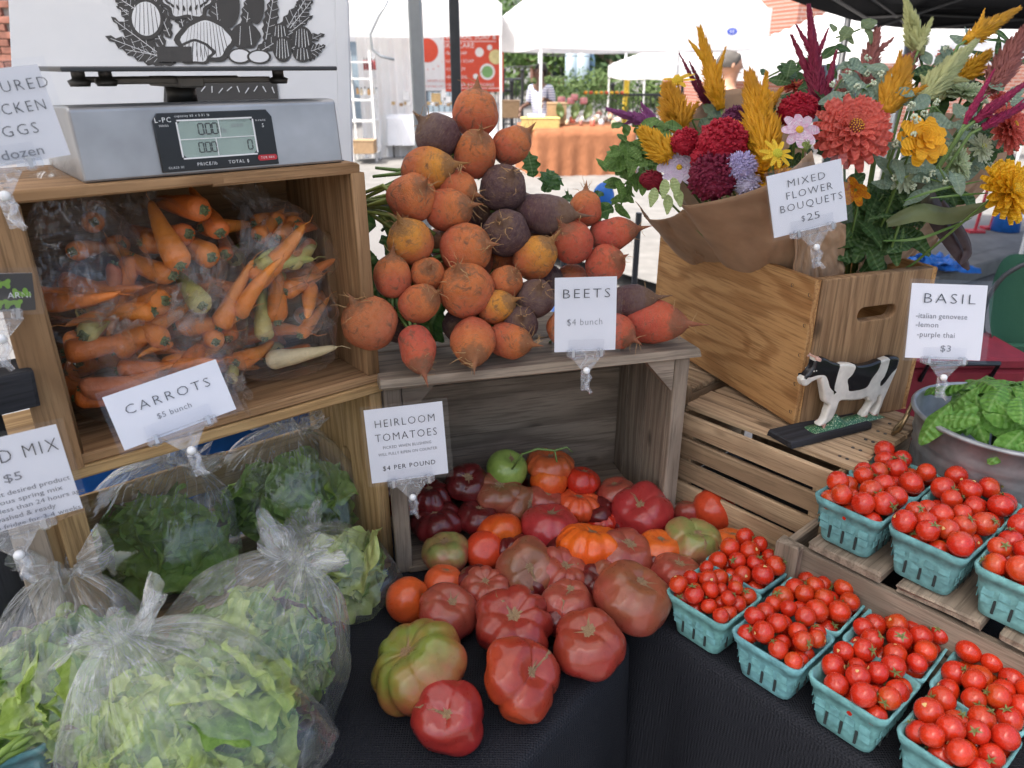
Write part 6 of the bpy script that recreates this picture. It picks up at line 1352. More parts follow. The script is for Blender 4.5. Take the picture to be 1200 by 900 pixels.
plume(1118, 95, 1160, 62, 1.36, 1.38, 34, GO1, GO2, 'short golden plume under the slanting one', 140, 2, 7)
plume(960, 130, 948, 8, 1.22, 1.30, 30, MGT1, (.22, .008, .04), 'tall maroon celosia spire standing above the bouquet', 300, 5, 8, fat=1.4, up=.9)
plume(966, 128, 928, 42, 1.24, 1.28, 22, MGT1, (.22, .008, .04), 'short maroon spire left of the tall one', 130, 1, 9, fat=1.4, up=.9)
plume(964, 125, 980, 60, 1.22, 1.26, 18, MGT1, (.22, .008, .04), 'short maroon spire right of the tall one', 120, 0, 10, fat=1.4, up=.9)
for k, (a, b, c_, d) in enumerate([(826, 122, 796, 62), (832, 124, 808, 72), (838, 122, 822, 62), (842, 118, 836, 66)]): plume(a, b, c_, d, 1.44, 1.46, 11, (.16, .012, .04), (.26, .02, .07), ['dark maroon thin spike, outermost of the left four', 'dark maroon thin spike, second of the left four', 'dark maroon thin spike crossing the tall golden plume', 'dark maroon thin spike nearest the man'][k], 90, 0, 20 + k, fat=1.4)
plume(1078, 66, 1062, 2, 1.38, 1.42, 36, CRM1, CRM2, 'cream celosia plume cut by the top edge', 170, 2, 11, up=1.0)
plume(1076, 60, 1092, 22, 1.37, 1.40, 18, CRM1, CRM2, 'small cream plume beside the one cut by the top edge', 80, 0, 12)
plume(1078, 118, 1142, 50, 1.22, 1.28, 44, CRM1, CRM2, 'large cream celosia plume leaning right', 330, 3, 13, up=1.0)
plume(1012, 100, 1028, 36, 1.34, 1.38, 32, RS1, RS2, 'dusty rose celosia plume above the grey green leaves', 200, 2, 14, fat=1.2)
plume(1048, 92, 1076, 60, 1.36, 1.38, 28, RS1, RS2, 'short dusty rose plume behind the golden one', 120, 1, 15, fat=1.3)
plume(1160, 106, 1205, 30, 1.32, 1.34, 40, RS1, RS2, 'dusty rose plume at the right edge', 220, 2, 16, fat=1.2)
plume(1152, 112, 1192, 72, 1.30, 1.30, 26, RS1, RS2, 'short dusty rose plume below the right one', 140, 1, 17, fat=1.2)
for k, (a, b, c_, d, ww) in enumerate([(1130, 146, 1165, 82, 14), (1142, 142, 1215, 88, 20), (1150, 150, 1222, 112, 18)]): plume(a, b, c_, d, 1.15, 1.18, ww, MGT1, MGT2, ['magenta celosia tail, uppermost of three at the right', 'magenta celosia tail, middle of three at the right', 'magenta celosia tail, lowest of three at the right'][k], 190, 1, 30 + k, fat=1.5, up=.8)
plume(768, 146, 712, 128, 1.32, 1.30, 22, (.26, .05, .20), (.40, .12, .32), 'violet celosia spray pointing left', 150, 3, 18, fat=1.3, up=.9)
plume(772, 152, 752, 122, 1.33, 1.32, 18, (.26, .05, .20), (.40, .12, .32), 'violet celosia spray pointing up beside the left one', 90, 1, 19, fat=1.3, up=.9)
# foliage sprigs
GL = [leaf_mesh('leaf', M_LEAF, 1, .50, .22, .03, .10, 8, 6, seed=s_, tip=.8, freq=3) for s_ in range(3)]
LNG = [leaf_mesh('leaf', M_LEAF, 1, .17, .35, .01, .1, 14, 4, seed=s_, tip=.8, freq=3) for s_ in range(2)]
def sprig(pts, Y, n, lpx, c1, c2, label, meshes, seed, spread=14, name='leafy_sprig', stemr=.0016, buds=0):
    rr = random.Random(seed); P = [Yp(px, py, Y + .01 * i) for i, (px, py) in enumerate(pts)]; e = empty(name, P[0], None, label, 'foliage', 'foliage in the bouquets')
    obj('stem', MB().tube([p - P[0] for p in P], stemr, 6).mesh('stem', M_STEM, True), e)
    for k in range(n):
        t = k / max(1, n - 1) * (len(P) - 1); i = min(int(t), len(P) - 2); p = P[i].lerp(P[i + 1], t - i) - P[0]
        l = mpx(lpx, P[0]) * rr.uniform(.75, 1.2); up = sdirv(rr.uniform(-.5, .5), rr.uniform(.0, .7), 1); rot = up.to_track_quat('Z', 'Y').to_matrix() @ Matrix.Rotation(rr.uniform(0, 6.28), 3, 'Z')
        p = p + Vector((rr.uniform(-1, 1), rr.uniform(-.5, .5), rr.uniform(-1, 1))) * mpx(spread, P[0])
        obj('leaf', meshes[rr.randrange(len(meshes))], e, p, rot, l, c1, c2)
    for k in range(buds):
        p = P[rr.randrange(len(P))] - P[0] + Vector((rr.uniform(-1, 1), -.8, rr.uniform(-1, 1))) * mpx(spread, P[0]); mb = MB()
        for q in range(14): d = Vector((rr.gauss(0, 1), rr.gauss(0, 1), rr.gauss(0, 1))).normalized(); mb._ball(d * .0042, (.0019, .0019, .0019), 5, 4)
        obj('bud_cluster', mb.mesh('bud_cluster', flat('pale_bud', (.52, .58, .42), .8), True), e, p)
    return e
GG1, GG2 = (.20, .29, .20), (.32, .42, .32); DG1, DG2 = (.035, .085, .02), (.075, .16, .04); MG_1, MG_2 = (.09, .19, .035), (.17, .30, .07)
sprig([(975, 112), (985, 95), (1000, 82), (1015, 78)], 1.24, 12, 26, GG1, GG2, 'grey green mint sprig right of the maroon spire', GL, 1, 16, buds=9)
sprig([(1000, 118), (1012, 105), (1030, 92)], 1.20, 10, 30, GG1, GG2, 'grey green mint leaves above the coral zinnia', GL, 2, 14, buds=5)
sprig([(1060, 150), (1048, 172), (1040, 195), (1052, 215)], 1.13, 13, 30, GG1, GG2, 'grey green mint leaves left of the golden cosmos', GL, 3, 14, buds=5)
sprig([(1075, 130), (1095, 125), (1110, 140), (1105, 160)], 1.18, 13, 30, GG1, GG2, 'grey green mint leaves around the golden cosmos', GL, 4, 18, buds=6)
sprig([(1100, 195), (1110, 215), (1090, 210), (1075, 205)], 1.14, 12, 28, GG1, GG2, 'grey green mint leaves below the golden cosmos', GL, 5, 14, buds=6)
sprig([(1160, 130), (1172, 120), (1186, 112)], 1.25, 8, 26, GG1, GG2, 'grey green mint leaves at the right edge', GL, 6, 14, buds=3)
sprig([(1035, 300), (1040, 262), (1030, 235), (1048, 215)], 1.19, 26, 40, DG1, DG2, 'dark green leaves filling the space beside the sign', GL, 7, 26)
sprig([(1010, 290), (1022, 262), (1060, 240)], 1.20, 20, 38, DG1, DG2, 'dark green leaves behind the drooping cosmos', GL, 8, 22)
sprig([(1045, 290), (1060, 245), (1066, 225)], 1.16, 10, 30, DG1, DG2, 'green stem with narrow leaves in front of the dark foliage', LNG, 9, 8, stemr=.002)
sprig([(738, 215), (728, 190), (726, 170), (735, 155)], 1.28, 34, 22, MG_1, MG_2, 'green leaves hanging at the left end of the bouquet', GL, 10, 16)
sprig([(755, 200), (750, 180), (765, 165), (785, 150)], 1.27, 30, 24, MG_1, MG_2, 'green leaves under the violet celosia', GL, 11, 16)
sprig([(728, 240), (730, 218), (742, 205)], 1.30, 18, 20, MG_1, MG_2, 'green leaves drooping over the left wrap', GL, 12, 10)
sprig([(795, 140), (830, 140), (850, 135)], 1.40, 5, 22, GG1, (.16, .24, .14), 'few leaves lying on the inner paper of the left wrap', GL, 13, 10)
sprig([(980, 44), (994, 40), (1008, 34)], 1.36, 6, 26, (.14, .20, .08), (.22, .28, .12), 'olive leaves against the brick wall', GL, 14, 12)
sprig([(880, 175), (900, 165), (925, 190), (935, 185)], 1.18, 14, 26, DG1, DG2, 'dark leaves between the golden plume and the daisy', GL, 15, 12)
sprig([(855, 190), (830, 185), (870, 170)], 1.20, 12, 26, DG1, DG2, 'dark leaves between the cockscombs', GL, 16, 12)
sprig([(985, 125), (975, 145), (965, 180)], 1.20, 20, 32, (.04, .07, .02), (.08, .12, .04), 'dark leaves behind the coral zinnia', GL, 17, 22)
sprig([(1150, 90), (1180, 70), (1190, 60)], 1.36, 8, 44, DG1, DG2, 'long dark green leaves between the right plumes', LNG, 18, 14)
sprig([(1085, 110), (1110, 90), (1130, 110)], 1.34, 16, 34, DG1, DG2, 'dark leaves behind the cream plume', GL, 19, 24)
sprig([(930, 110), (950, 105), (915, 120)], 1.34, 14, 30, DG1, DG2, 'dark leaves around the foot of the maroon spire', GL, 20, 18)
sprig([(1120, 175), (1135, 150), (1150, 165), (1145, 190)], 1.24, 16, 28, GG1, GG2, 'grey green mint leaves filling in behind the pale green zinnia', GL, 31, 16, buds=5)
sprig([(1090, 190), (1120, 225), (1100, 240), (1070, 235)], 1.22, 20, 30, DG1, DG2, 'dark leaves under the pale green zinnia', GL, 32, 18)
sprig([(1150, 130), (1170, 150), (1180, 175)], 1.28, 14, 28, DG1, DG2, 'dark leaves between the magenta tails and the coral zinnia', GL, 33, 16)
sprig([(1060, 110), (1100, 70), (1140, 60)], 1.36, 18, 28, GG1, GG2, 'grey green leaves high among the cream plumes', GL, 34, 16, buds=4)
sprig([(900, 90), (930, 75), (990, 60)], 1.40, 12, 20, DG1, DG2, 'fine dark leaves behind the maroon spire', GL, 35, 14)
zinnia(1060, 206, 1.17, 40, (.1, .1, 1), (.60, .66, .46), (.72, .76, .58), 'small cream zinnia among the mint leaves right of the sign', ((.4, .45, .1), (.6, .6, .2)), .7)
zinnia(1152, 172, 1.22, 38, (.4, .3, .8), (.62, .68, .48), (.74, .78, .60), 'small cream zinnia near the lower coral zinnia', ((.4, .45, .1), (.6, .6, .2)), .7)
plume(1098, 118, 1112, 70, 1.30, 1.33, 34, CRM1, CRM2, 'short cream plume between the golden ones', 170, 2, 41)
plume(985, 120, 1000, 72, 1.30, 1.33, 30, RS1, RS2, 'short dusty rose plume beside the maroon spire', 150, 2, 42, fat=1.2)
# long burgundy leaves falling over the box edge
bl = empty('burgundy_leaves', Yp(1075, 215, 1.18), None, 'long dark burgundy leaves hanging over the end of the pine box', 'foliage')
def ribbon(pts, Y, w_, col, parent, label=None):
    P = [Yp(a, b, Y + .01 * math.sin(i)) - parent.location for i, (a, b) in enumerate(pts)]; n = len(P); mb = MB()
    def fn(u, v):
        m = (n - 1) * u; i = min(int(m), n - 2); f = m - i; p = [P[max(0, min(n - 1, i + k))] for k in (-1, 0, 1, 2)]; c = .5 * ((2 * p[1]) + (p[2] - p[0]) * f + (2 * p[0] - 5 * p[1] + 4 * p[2] - p[3]) * f * f + (p[3] - 3 * p[2] + 3 * p[1] - p[0]) * f ** 3)
        d = (P[min(n - 1, i + 1)] - P[i]).normalized(); s_ = d.cross(FWD).normalized(); ww = mpx(w_, Yp(1075, 215, 1.18)) * math.sin(PI * min(1, u * .92 + .06)) ** .7; return c + s_ * (v - .5) * ww + FWD * (abs(v - .5) * ww * .5)
    return obj('leaf', mb.grid(fn, 16, 4).mesh('leaf', M_LEAF, True), parent, (0, 0, 0), None, None, *col)
ribbon([(1078, 205), (1095, 240), (1115, 275), (1136, 316)], 1.17, 26, ((.05, .03, .035), (.085, .05, .05)), bl); ribbon([(1105, 235), (1122, 262), (1136, 292), (1126, 310)], 1.16, 13, ((.05, .03, .035), (.085, .05, .05)), bl)
ribbon([(1040, 262), (1080, 248), (1115, 252), (1165, 238)], 1.14, 22, ((.11, .13, .05), (.17, .19, .08)), bl); ribbon([(1035, 282), (1075, 280), (1110, 268), (1140, 255)], 1.15, 3.5, (MG_1, MG_2), bl); ribbon([(1060, 235), (1100, 222), (1150, 212)], 1.12, 3, (MG_1, MG_2), bl); ribbon([(1090, 232), (1130, 228), (1160, 226)], 1.11, 2.5, (MG_1, MG_2), bl)
gh = empty('seed_heads', Yp(785, 225, 1.17), None, 'pale green flat grass seed heads hanging over the left wrap', 'foliage')
for k, (px, py, a) in enumerate([(780, 218, 3.0), (789, 216, 3.3), (768, 228, 2.9), (783, 236, 3.1), (792, 228, 3.4)]): obj('seed_head', GL[0], gh, Yp(px, py - 8, 1.165) - gh.location, sdirv(0, .2, 1).to_track_quat('Z', 'Y').to_matrix() @ Matrix.Rotation(a, 3, 'Z'), .03, (.34, .44, .16), (.46, .54, .25))
# ================================================================== CANOPIES
def canopy_leg(name, p, h, r, mat, label=None, parent=None, square=True):
    mb = MB().box((0, 0, h / 2), (r * 2, r * 2, h), ch=r * .25); mb.box((0, 0, .006), (r * 5, r * 5, .012), ch=.002)
    return obj(name, mb.mesh(name, mat), parent, p)
def canopy(label, c, az, sx, sy, zv, zp, fabric, metal, valance=.22, legs=True, legr=.016, hips=True, logo=None, name='canopy_tent', seed=0, legmask=(1, 1, 1, 1)):
    """pop-up canopy: peaked roof, valance on four sides, four legs, scissor bars"""
    e = empty(name, (c[0], c[1], 0), (0, 0, az), label, 'canopy', 'market canopies'); hx, hy = sx / 2, sy / 2
    def roof(u, v):
        x, y = (u - .5) * sx, (v - .5) * sy; k = max(abs(x) / hx, abs(y) / hy); z = zv + (zp - zv) * (1 - k) ** .92 - .05 * math.sin(PI * min(abs(x) / hx, abs(y) / hy) ) * (1 - k) * 0
        z -= .06 * k * (1 - min(abs(x) / hx, abs(y) / hy)) * (1 if k > .2 else 0); return (x, y, z + .01 * noise.noise(Vector((x * 3, y * 3, seed))))
    obj('roof', MB().grid(roof, 28, 28).mesh('roof', fabric, True), e)
    for (a, b) in (((-hx, -hy), (hx, -hy)), ((hx, -hy), (hx, hy)), ((hx, hy), (-hx, hy)), ((-hx, hy), (-hx, -hy))):
        A, B = Vector((*a, 0)), Vector((*b, 0)); nn = Vector((A.y - B.y, B.x - A.x, 0)).normalized() * -1
        def va(u, v): 
            p = A.lerp(B, u); w_ = .018 * math.sin(v * PI * .5) * noise.noise(Vector((u * 7, v * 2, seed + a[0]))); return p - nn * w_ + Vector((0, 0, zv - valance * v - .035 * math.sin(PI * u) * v - .06 * (1 - 0) * math.sin(PI * u) * 0))
        obj('valance', MB().grid(va, 24, 5).mesh('valance', fabric, True), e)
    # frame bars under the roof
    mb = MB(); zb = zv - .05
    for (a, b) in (((-hx, -hy), (hx, -hy)), ((hx, -hy), (hx, hy)), ((hx, hy), (-hx, hy)), ((-hx, hy), (-hx, -hy))):
        A, B = Vector((*a, 0)) * .985, Vector((*b, 0)) * .985; M_ = (A + B) / 2
        for P_, Q_ in ((A, M_), (M_, B)): mb.tube([P_ + Vector((0, 0, zb)), Q_ + Vector((0, 0, zb - .12))], .011, 6).tube([P_ + Vector((0, 0, zb - .12)), Q_ + Vector((0, 0, zb))], .011, 6)
    for a in ((-hx, 0), (hx, 0), (0, -hy), (0, hy)): mb.tube([(a[0] * .98, a[1] * .98, zb), (0, 0, zv + .1)], .011, 6).tube([(a[0] * .98, a[1] * .98, zb - .2), (a[0] * .4, a[1] * .4, zv + .05)], .011, 6)
    mb.tube([(0, 0, zv - .1), (0, 0, zp - .02)], .018, 8)
    obj('frame_bars', mb.mesh('frame_bars', metal), e)
    for i, (a, b) in enumerate(((-1, -1), (1, -1), (1, 1), (-1, 1))):
        if legmask[i]: canopy_leg('leg', (a * hx * .985, b * hy * .985, 0), zv - .03, legr, metal, parent=e)
    return e
OURS = Vector((-.55, .52, 0)); az51 = math.atan2(e1.y, e1.x)
canopy('canopy over the stall, its unseen white roof added to shade and soften light', (-.85, 1.10), az51, 3.3, 2.7, 2.45, 3.1, M_TENT, M_POLE, .22, legmask=(0, 0, 0, 0))  # unseen roof added to block the sun; white cloth chosen for soft overhead light
o = canopy_leg('canopy_pole', Yp(493, 150, 2.25) * 1.0, 2.44, .0178, M_POLE); o.location.z = 0; tag(o, 'light grey metal canopy leg standing behind the beets', 'canopy leg')
o = canopy_leg('canopy_pole', Yp(535, 115, 2.7), 2.9, .0160, M_POLED); o.location.z = 0; tag(o, 'charcoal metal canopy leg just right of the light grey one', 'canopy leg')
# black canopy at the upper right
far1 = Vector((3.53, 7.27, 0)); fd = Vector((.555, .832, 0)); fn_ = Vector((fd.y, -fd.x, 0)); cB = far1 - fd * 2.25 + fn_ * 1.6
canopy('black canopy whose underside fills the upper right corner', (cB.x, cB.y), math.atan2(fd.y, fd.x), 4.5, 3.2, 1.97, 2.6, M_BTENT, M_POLED, .16, legmask=(0, 0, 1, 0))
# white canopies across the street
tA = Yp(585, 30, 12.5); canopy('white canopy over the soap stall at upper left', (tA.x - 1.55, tA.y + 1.2), .03, 3.1, 3.1, 2.34, 3.3, M_TENT, M_WHITE, .42, seed=1)
tB = Yp(607, 48, 10.6); tB2 = Yp(876, 62, 11.2)
canopy('white canopy over the rust cloth stall in the centre', ((tB.x + tB2.x) / 2, 10.9 + 1.6), math.atan2(.6, tB2.x - tB.x), (tB2 - tB).length, 3.1, 2.22, 3.3, M_TENT, M_WHITE, .50, seed=2)
canopy('low white canopy behind the man', (4.05, 17.4), .1, 3.3, 3.2, 1.50, 2.2, M_TENT, M_WHITE, .25, seed=3)
canopy('white canopy behind the brick wall gap at the right', (6.0, 12.8), .5, 3.0, 3.0, 1.85, 2.7, M_TENT, M_WHITE, .3, seed=4)
canopy('white canopy farther along the street on the left', (-6.6, 21), .0, 3.4, 3.2, 2.2, 3.0, M_TENT, M_WHITE, .3, seed=5)
# printed marks on the canopies
mk = tag(obj('canopy_logo', MB().ball((0, 0, 0), (.07, .003, .045), 14, 6).mesh('canopy_logo', flat('logo_blue', (.05, .09, .45), .5))), 'small blue oval mark on the corner of the central canopy', 'mark'); mk.location = Yp(858, 37, 10.95); text('EZ', mk, 0, 0, .05, M_WHITEINK, 0).rotation_euler = (PI / 2, 0, 0); mk.children[0].location = (0, -.006, 0)
lg = empty('canopy_lettering', Yp(564, 9, 12.38), (PI / 2, 0, 0), 'small red handwriting on the white soap canopy', 'lettering'); text('Maine', lg, 0, .03, .10, flat('red_print', (.6, .06, .03), .5)); text('Canopy', lg, .03, -.04, .06, MATS['red_print'])
# ================================================================== SOAP STALL
Y1 = 13.4
bnr = empty('soap_banner', Yp(531, 70, Y1 + .6), None, 'white and red NATURAL SOAP & SKINCARE banner hanging in the left stall', 'banner'); sB = mpx(1, bnr.location)
RB_ = flat('banner_red', (.66, .075, .035), .5, var=.03)
obj('white_half', MB().box((-35 * sB, 0, 0), (50 * sB, .01, 68 * sB)).mesh('white_half', M_CARD), bnr); obj('red_half', MB().box((24.5 * sB, -.004, 0), (69 * sB, .012, 70 * sB)).mesh('red_half', RB_), bnr)
tr = empty('t', (0, 0, 0)); bpy.data.objects.remove(tr)
def btext(t, px, py, hpx, mat, al='CENTER', fit=None, par=None):
    par = par or bnr; o = text(t, par, 0, 0, hpx * sB * 1.25, mat, 0, al, space=1.05, fit=fit * sB if fit else None); o.location = ((px - 531) * sB, -.014, (70 - py) * sB); o.rotation_euler = (PI / 2, 0, 0); return o
btext('NATURAL SOAP &', 551, 46, 6, WI, fit=61); btext('SKINCARE', 538, 55, 6, WI, fit=36)
for i, t in enumerate(('BAR SOAP', 'LIQUID SOAP', 'LIP BALM', 'BODY OIL', 'SHOWER ACCESSORIES')): btext('\u2022' + t, 522, 63 + i * 8.6, 4, WI, 'LEFT')
obj('underline', MB().box((20 * sB, -.012, 19.5 * sB), (61 * sB, .002, .7 * sB)).box((24 * sB, -.012, -31 * sB), (64 * sB, .002, .7 * sB)).mesh('underline', M_WHITEINK), bnr)
for (px, py, r, m) in ((501, 60, 13, RB_), (562, 62, 5, M_WHITEINK), (571, 83, 9, M_WHITEINK), (581, 67, 8, flat('pale_yellow_print', (.7, .62, .3), .6)), (574, 57, 3, M_WHITEINK), (557, 88, 3, M_WHITEINK)):
    obj('printed_disc', MB().lathe([(.0001, 0), (r * sB, 0)], 24).mesh('printed_disc', m), bnr, ((px - 531) * sB, -.012, (70 - py) * sB), (PI / 2, 0, 0))
obj('printed_disc', MB().lathe([(.0001, 0), (6.5 * sB, 0)], 24).mesh('printed_disc', flat('printed_green', (.2, .4, .15), .6)), bnr, ((571 - 531) * sB, -.014, (70 - 83) * sB), (PI / 2, 0, 0))
for k in range(20):
    a = 2 * PI * k / 20; o = btext('SAVANNAHSOAPCOMPANY*'[k], 501 + 21 * math.cos(-a), 60 + 21 * math.sin(-a), 2.4, RB_)
btext('NATURAL SOAPS.COM', 501, 93, 2.6, RB_, fit=44); btext('HANDMADE IN SMALL LOTS', 501, 99, 2, RB_, fit=36)
def wtable(label, c, w_, d_, h, az, mat, clothlabel, skirt=1.0):
    e = empty('market_table', (c[0], c[1], 0), (0, 0, az), label, 'table'); obj('tabletop', MB().box((0, 0, h - .02), (w_, d_, .03)).mesh('tabletop', M_WHITE), e)
    for a in (-1, 1):
        for b in (-1, 1): obj('leg', MB().tube([(a * (w_ / 2 - .08), b * (d_ / 2 - .08), 0), (a * (w_ / 2 - .08), b * (d_ / 2 - .08), h - .03)], .014, 8).mesh('leg', M_DKMET), e)
    mb = MB(); N = 160; rows = []
    per = 2 * (w_ + d_)
    def rim(t):
        s_ = t * per
        for (L, p, q) in ((w_, (-w_ / 2, -d_ / 2), (1, 0)), (d_, (w_ / 2, -d_ / 2), (0, 1)), (w_, (w_ / 2, d_ / 2), (-1, 0)), (d_, (-w_ / 2, d_ / 2), (0, -1))):
            if s_ <= L: return Vector((p[0] + q[0] * s_, p[1] + q[1] * s_, 0)), Vector((q[1], -q[0], 0))
            s_ -= L
        return Vector((-w_ / 2, -d_ / 2, 0)), Vector((0, -1, 0))
    for j in range(7):
        for i in range(N):
            p, nn = rim(i / N); f = j / 6; fold = (.022 * math.sin(i * .9) + .03 * noise.noise(Vector((i * .13, 0, w_)))) * f
            mb.v.append(tuple(p + nn * (.008 + fold + .03 * f) + Vector((0, 0, h + .003 - (h * skirt - .02) * f))))
    for j in range(6):
        for i in range(N): mb.f.append((j * N + i, (j + 1) * N + i, (j + 1) * N + (i + 1) % N, j * N + (i + 1) % N))
    c0 = len(mb.v); mb.v.append((0, 0, h + .004))
    for i in range(N): mb.f.append((i, (i + 1) % N, c0))
    o = obj('tablecloth', mb.mesh('tablecloth', mat, True), None, (c[0], c[1], 0), (0, 0, az)); tag(o, clothlabel, 'tablecloth'); return e
wtable('folding table of the soap stall under a white cloth', (-1.13, 12.9), 1.75, .75, .78, .0, M_WCLOTH, 'white cloth on the soap stall table', .62)
p = Yp(612, 150, 10.4); q = Yp(727, 147, 10.9)
wtable('table of the crafts stall under a rust cloth', ((p.x + q.x) / 2 + .06, 11.0), (q.x - p.x) * 1.02, 1.1, .74, math.atan2(.5, q.x - p.x) * .6, M_OCLOTH, 'rust orange velvet cloth hanging to the ground')
def smallbox(name, px, py, Y, wpx, hpx, mat, label, cat, d=.12, group=None, rz=0):
    p = Yp(px, py, Y); s_ = mpx(1, p); w_, h = wpx * s_, hpx * s_
    e = empty(name, p, (0, 0, rz), label, cat, group); obj('body', MB().box((0, 0, 0), (w_, d, h), ch=.006).mesh('body', mat), e); obj('lid', MB().box((0, 0, h / 2 + .006), (w_ * 1.04, d * 1.04, .012), ch=.003).mesh('lid', mat), e); return e
def jar(name, px, py, Y, wpx, hpx, col, lidc, label, cat='jar', group=None):
    p = Yp(px, py, Y); s_ = mpx(1, p); r, h = wpx * s_ / 2, hpx * s_; e = empty(name, p - Vector((0, 0, h / 2)), None, label, cat, group)
    obj('body', MB().lathe([(.0001, 0), (r * .95, 0), (r, .01), (r, h * .68), (r * .75, h * .78), (r * .5, h * .82)], 12).mesh('body', M_JAR, True), e, col=col); obj('cap', MB().lathe([(r * .55, h * .8), (r * .55, h), (.0001, h)], 10).mesh('cap', M_JAR, True), e, col=lidc); return e
M_JAR = flat('glazed_jar', (.5, .5, .5), .3, objcol=True)
CARD_ = flat('cardboard', (.38, .25, .14), .85); TAN = flat('tan_paper', (.55, .38, .18), .8)
# goods of the soap stall
for i, (px, py, w_, h, m, lb_) in enumerate([(478, 113, 11, 9, M_WHITE, 'white framed price card on the soap table, leftmost'), (511, 115, 11, 9, TAN, 'orange framed card on the soap table, behind the poles'), (520, 112, 5, 11, M_WHITE, 'tall white carton on the soap table'), (524, 117, 8, 6, M_WHITE, 'low white carton on the soap table')]):
    smallbox('product_card', px, py, 12.7, w_, h, m, lb_, 'card', .04)
for i in range(16): smallbox('soap_bar', 461 + i * 4.6, 121.5 + (i % 3) * .8, 12.62 + (i % 2) * .15, 3.8, 2.6, (TAN, M_WHITE, CARD_)[i % 3], 'small wrapped soap bar in the row on the white table', 'soap', .06, 'soap bars on the white table')
sh = empty('display_shelf', Yp(428, 190, 12.0), None, 'white open shelf unit with bottles at the soap stall', 'shelf'); sh.location.z = 0; s_ = mpx(1, Yp(428, 130, 12.0))
for x in (-14, 14):
    for y in (0, .35): obj('upright', MB().box((x * s_, y, .85), (.03, .03, 1.72)).mesh('upright', M_WHITE), sh)
for z in (.25, .72, 1.02, 1.32, 1.55): obj('shelf_board', MB().box((0, .17, z), (30 * s_, .36, .02)).mesh('shelf_board', M_WHITE), sh)
for i in range(5): jar('bottle', 429 + i * 3.0 - 2, 75, 12.1, 2.6, 13, (.30, .02, .02), (.02, .02, .02), 'dark red bottle with black cap on the white shelf', 'bottle', 'red bottles on the shelf')
for i in range(6): jar('bottle', 419 + i * 4.4, 106 + (i % 2), 12.1, 3.4, 8, ((.5, .28, .1), (.6, .5, .35), (.7, .7, .68))[i % 3], (.05, .05, .05), 'amber or pale jar on the middle shelf', 'jar', 'jars on the middle shelf')
smallbox('cardboard_box', 428, 172, 11.8, 24, 14, CARD_, 'cardboard box standing by the white shelf', 'box', .3)
cu = tag(obj('side_curtain', MB().grid(lambda u, v: (Yp(412, 0, 12.6).x + u * .9, 12.7 + .05 * math.sin(u * 26), 2.1 - v * 2.0), 40, 4).mesh('side_curtain', M_TENT, True)), 'white side curtain of the soap canopy', 'curtain')
wi = tag(obj('hanging_cable', MB().tube([Yp(455, 0, 5.0), Yp(444, 18, 5.0), Yp(434, 40, 5.0), Yp(436, 58, 5.0), Yp(446, 66, 5.0), Yp(462, 70, 5.0)], .008, 6).mesh('hanging_cable', M_POLE, True)), 'looping grey cable hanging in front of the soap stall', 'cable')
# ================================================================== CRAFTS STALL
smallbox('wicker_tray', 633, 145, 10.55, 44, 12, flat('straw_yellow', (.55, .40, .14), .8), 'straw yellow basket tray at the left end of the rust table', 'tray', .3)
smallbox('cardboard_box', 652, 133, 10.9, 22, 22, CARD_, 'open cardboard box on the rust table', 'box', .3); smallbox('wooden_crate', 598, 128, 13.2, 22, 18, CARD_, 'brown wooden counter end behind the canopy leg', 'crate', .4)
rr = random.Random(4)
cols_ = [(.7, .66, .6), (.35, .16, .12), (.45, .45, .47), (.10, .07, .06), (.6, .45, .3), (.55, .15, .1), (.3, .3, .2)]
for i in range(22): jar('small_jar', 652 + i * 3.4 + rr.uniform(-2, 2), 143 - (i % 4) * 3.5, 10.7 + (i % 4) * .18, rr.uniform(4, 8), rr.uniform(5, 9), cols_[i % 7], cols_[(i * 3 + 1) % 7], 'small pot or jar among the wares on the rust table', 'jar', 'wares on the rust table')
for i, (px, py) in enumerate(((658, 116), (669, 117), (673, 113), (684, 117))):
    e = jar('flower_pot', px, py, 11.3, 9, 9, (.55, .20, .20), (.18, .28, .08), ['pink pot, leftmost in the back row of the crafts stall', 'pink pot, second in the back row of the crafts stall', 'pink pot set behind the second one', 'pink pot, rightmost of the back row'][i], 'pot')
for i, (px, py, a) in enumerate([(658, 128, -.2), (672, 125, .15), (685, 128, .4)]):
    e = empty('potted_leaf', Yp(px, 140, 10.7), None, ['upright green leaf standing left on the rust table', 'upright green leaf in the middle of the rust table', 'upright green leaf leaning right on the rust table'][i], 'plant'); obj('leaf', leaf_mesh('leaf', M_LEAF, .22, .10, .1), e, (0, 0, 0), Euler((PI / 2, 0, -0)).to_matrix() @ Matrix.Rotation(-a, 3, 'Z'), 1, (.08, .12, .03), (.12, .18, .05)); obj('stem', MB().tube([(0, 0, 0), (0, 0, .06)], .005, 5).mesh('stem', M_STEM), e)
for i in range(9):
    px = 686 + i * 6; e = empty('bedding_plant', Yp(px, 128, 11.6), None, 'small flowering plant in the row at the right of the crafts stall', 'plant', 'plants at the right of the crafts stall'); e.location.z = .78
    obj('stem', MB().tube([(0, 0, 0), (.01, 0, .3)], .006, 5).mesh('stem', M_STEM), e); rr = random.Random(i); mb = MB()
    for k in range(26): p = Vector((rr.gauss(0, .06), rr.gauss(0, .06), rr.uniform(.05, .34))); mb.tube([p, p + Vector((rr.uniform(-.04, .04), rr.uniform(-.04, .04), .03))], [.012, .002], 4)
    obj('foliage', mb.mesh('foliage', M_LEAF), e, col=(.07, .15, .03), col2=(.14, .25, .06)); obj('blossom', MB().ball((0, 0, .36), (.03, .03, .022), 8, 6).mesh('blossom', M_FLOR, True), e, col=((.75, .25, .02), (.7, .1, .05), (.8, .5, .05))[i % 3])
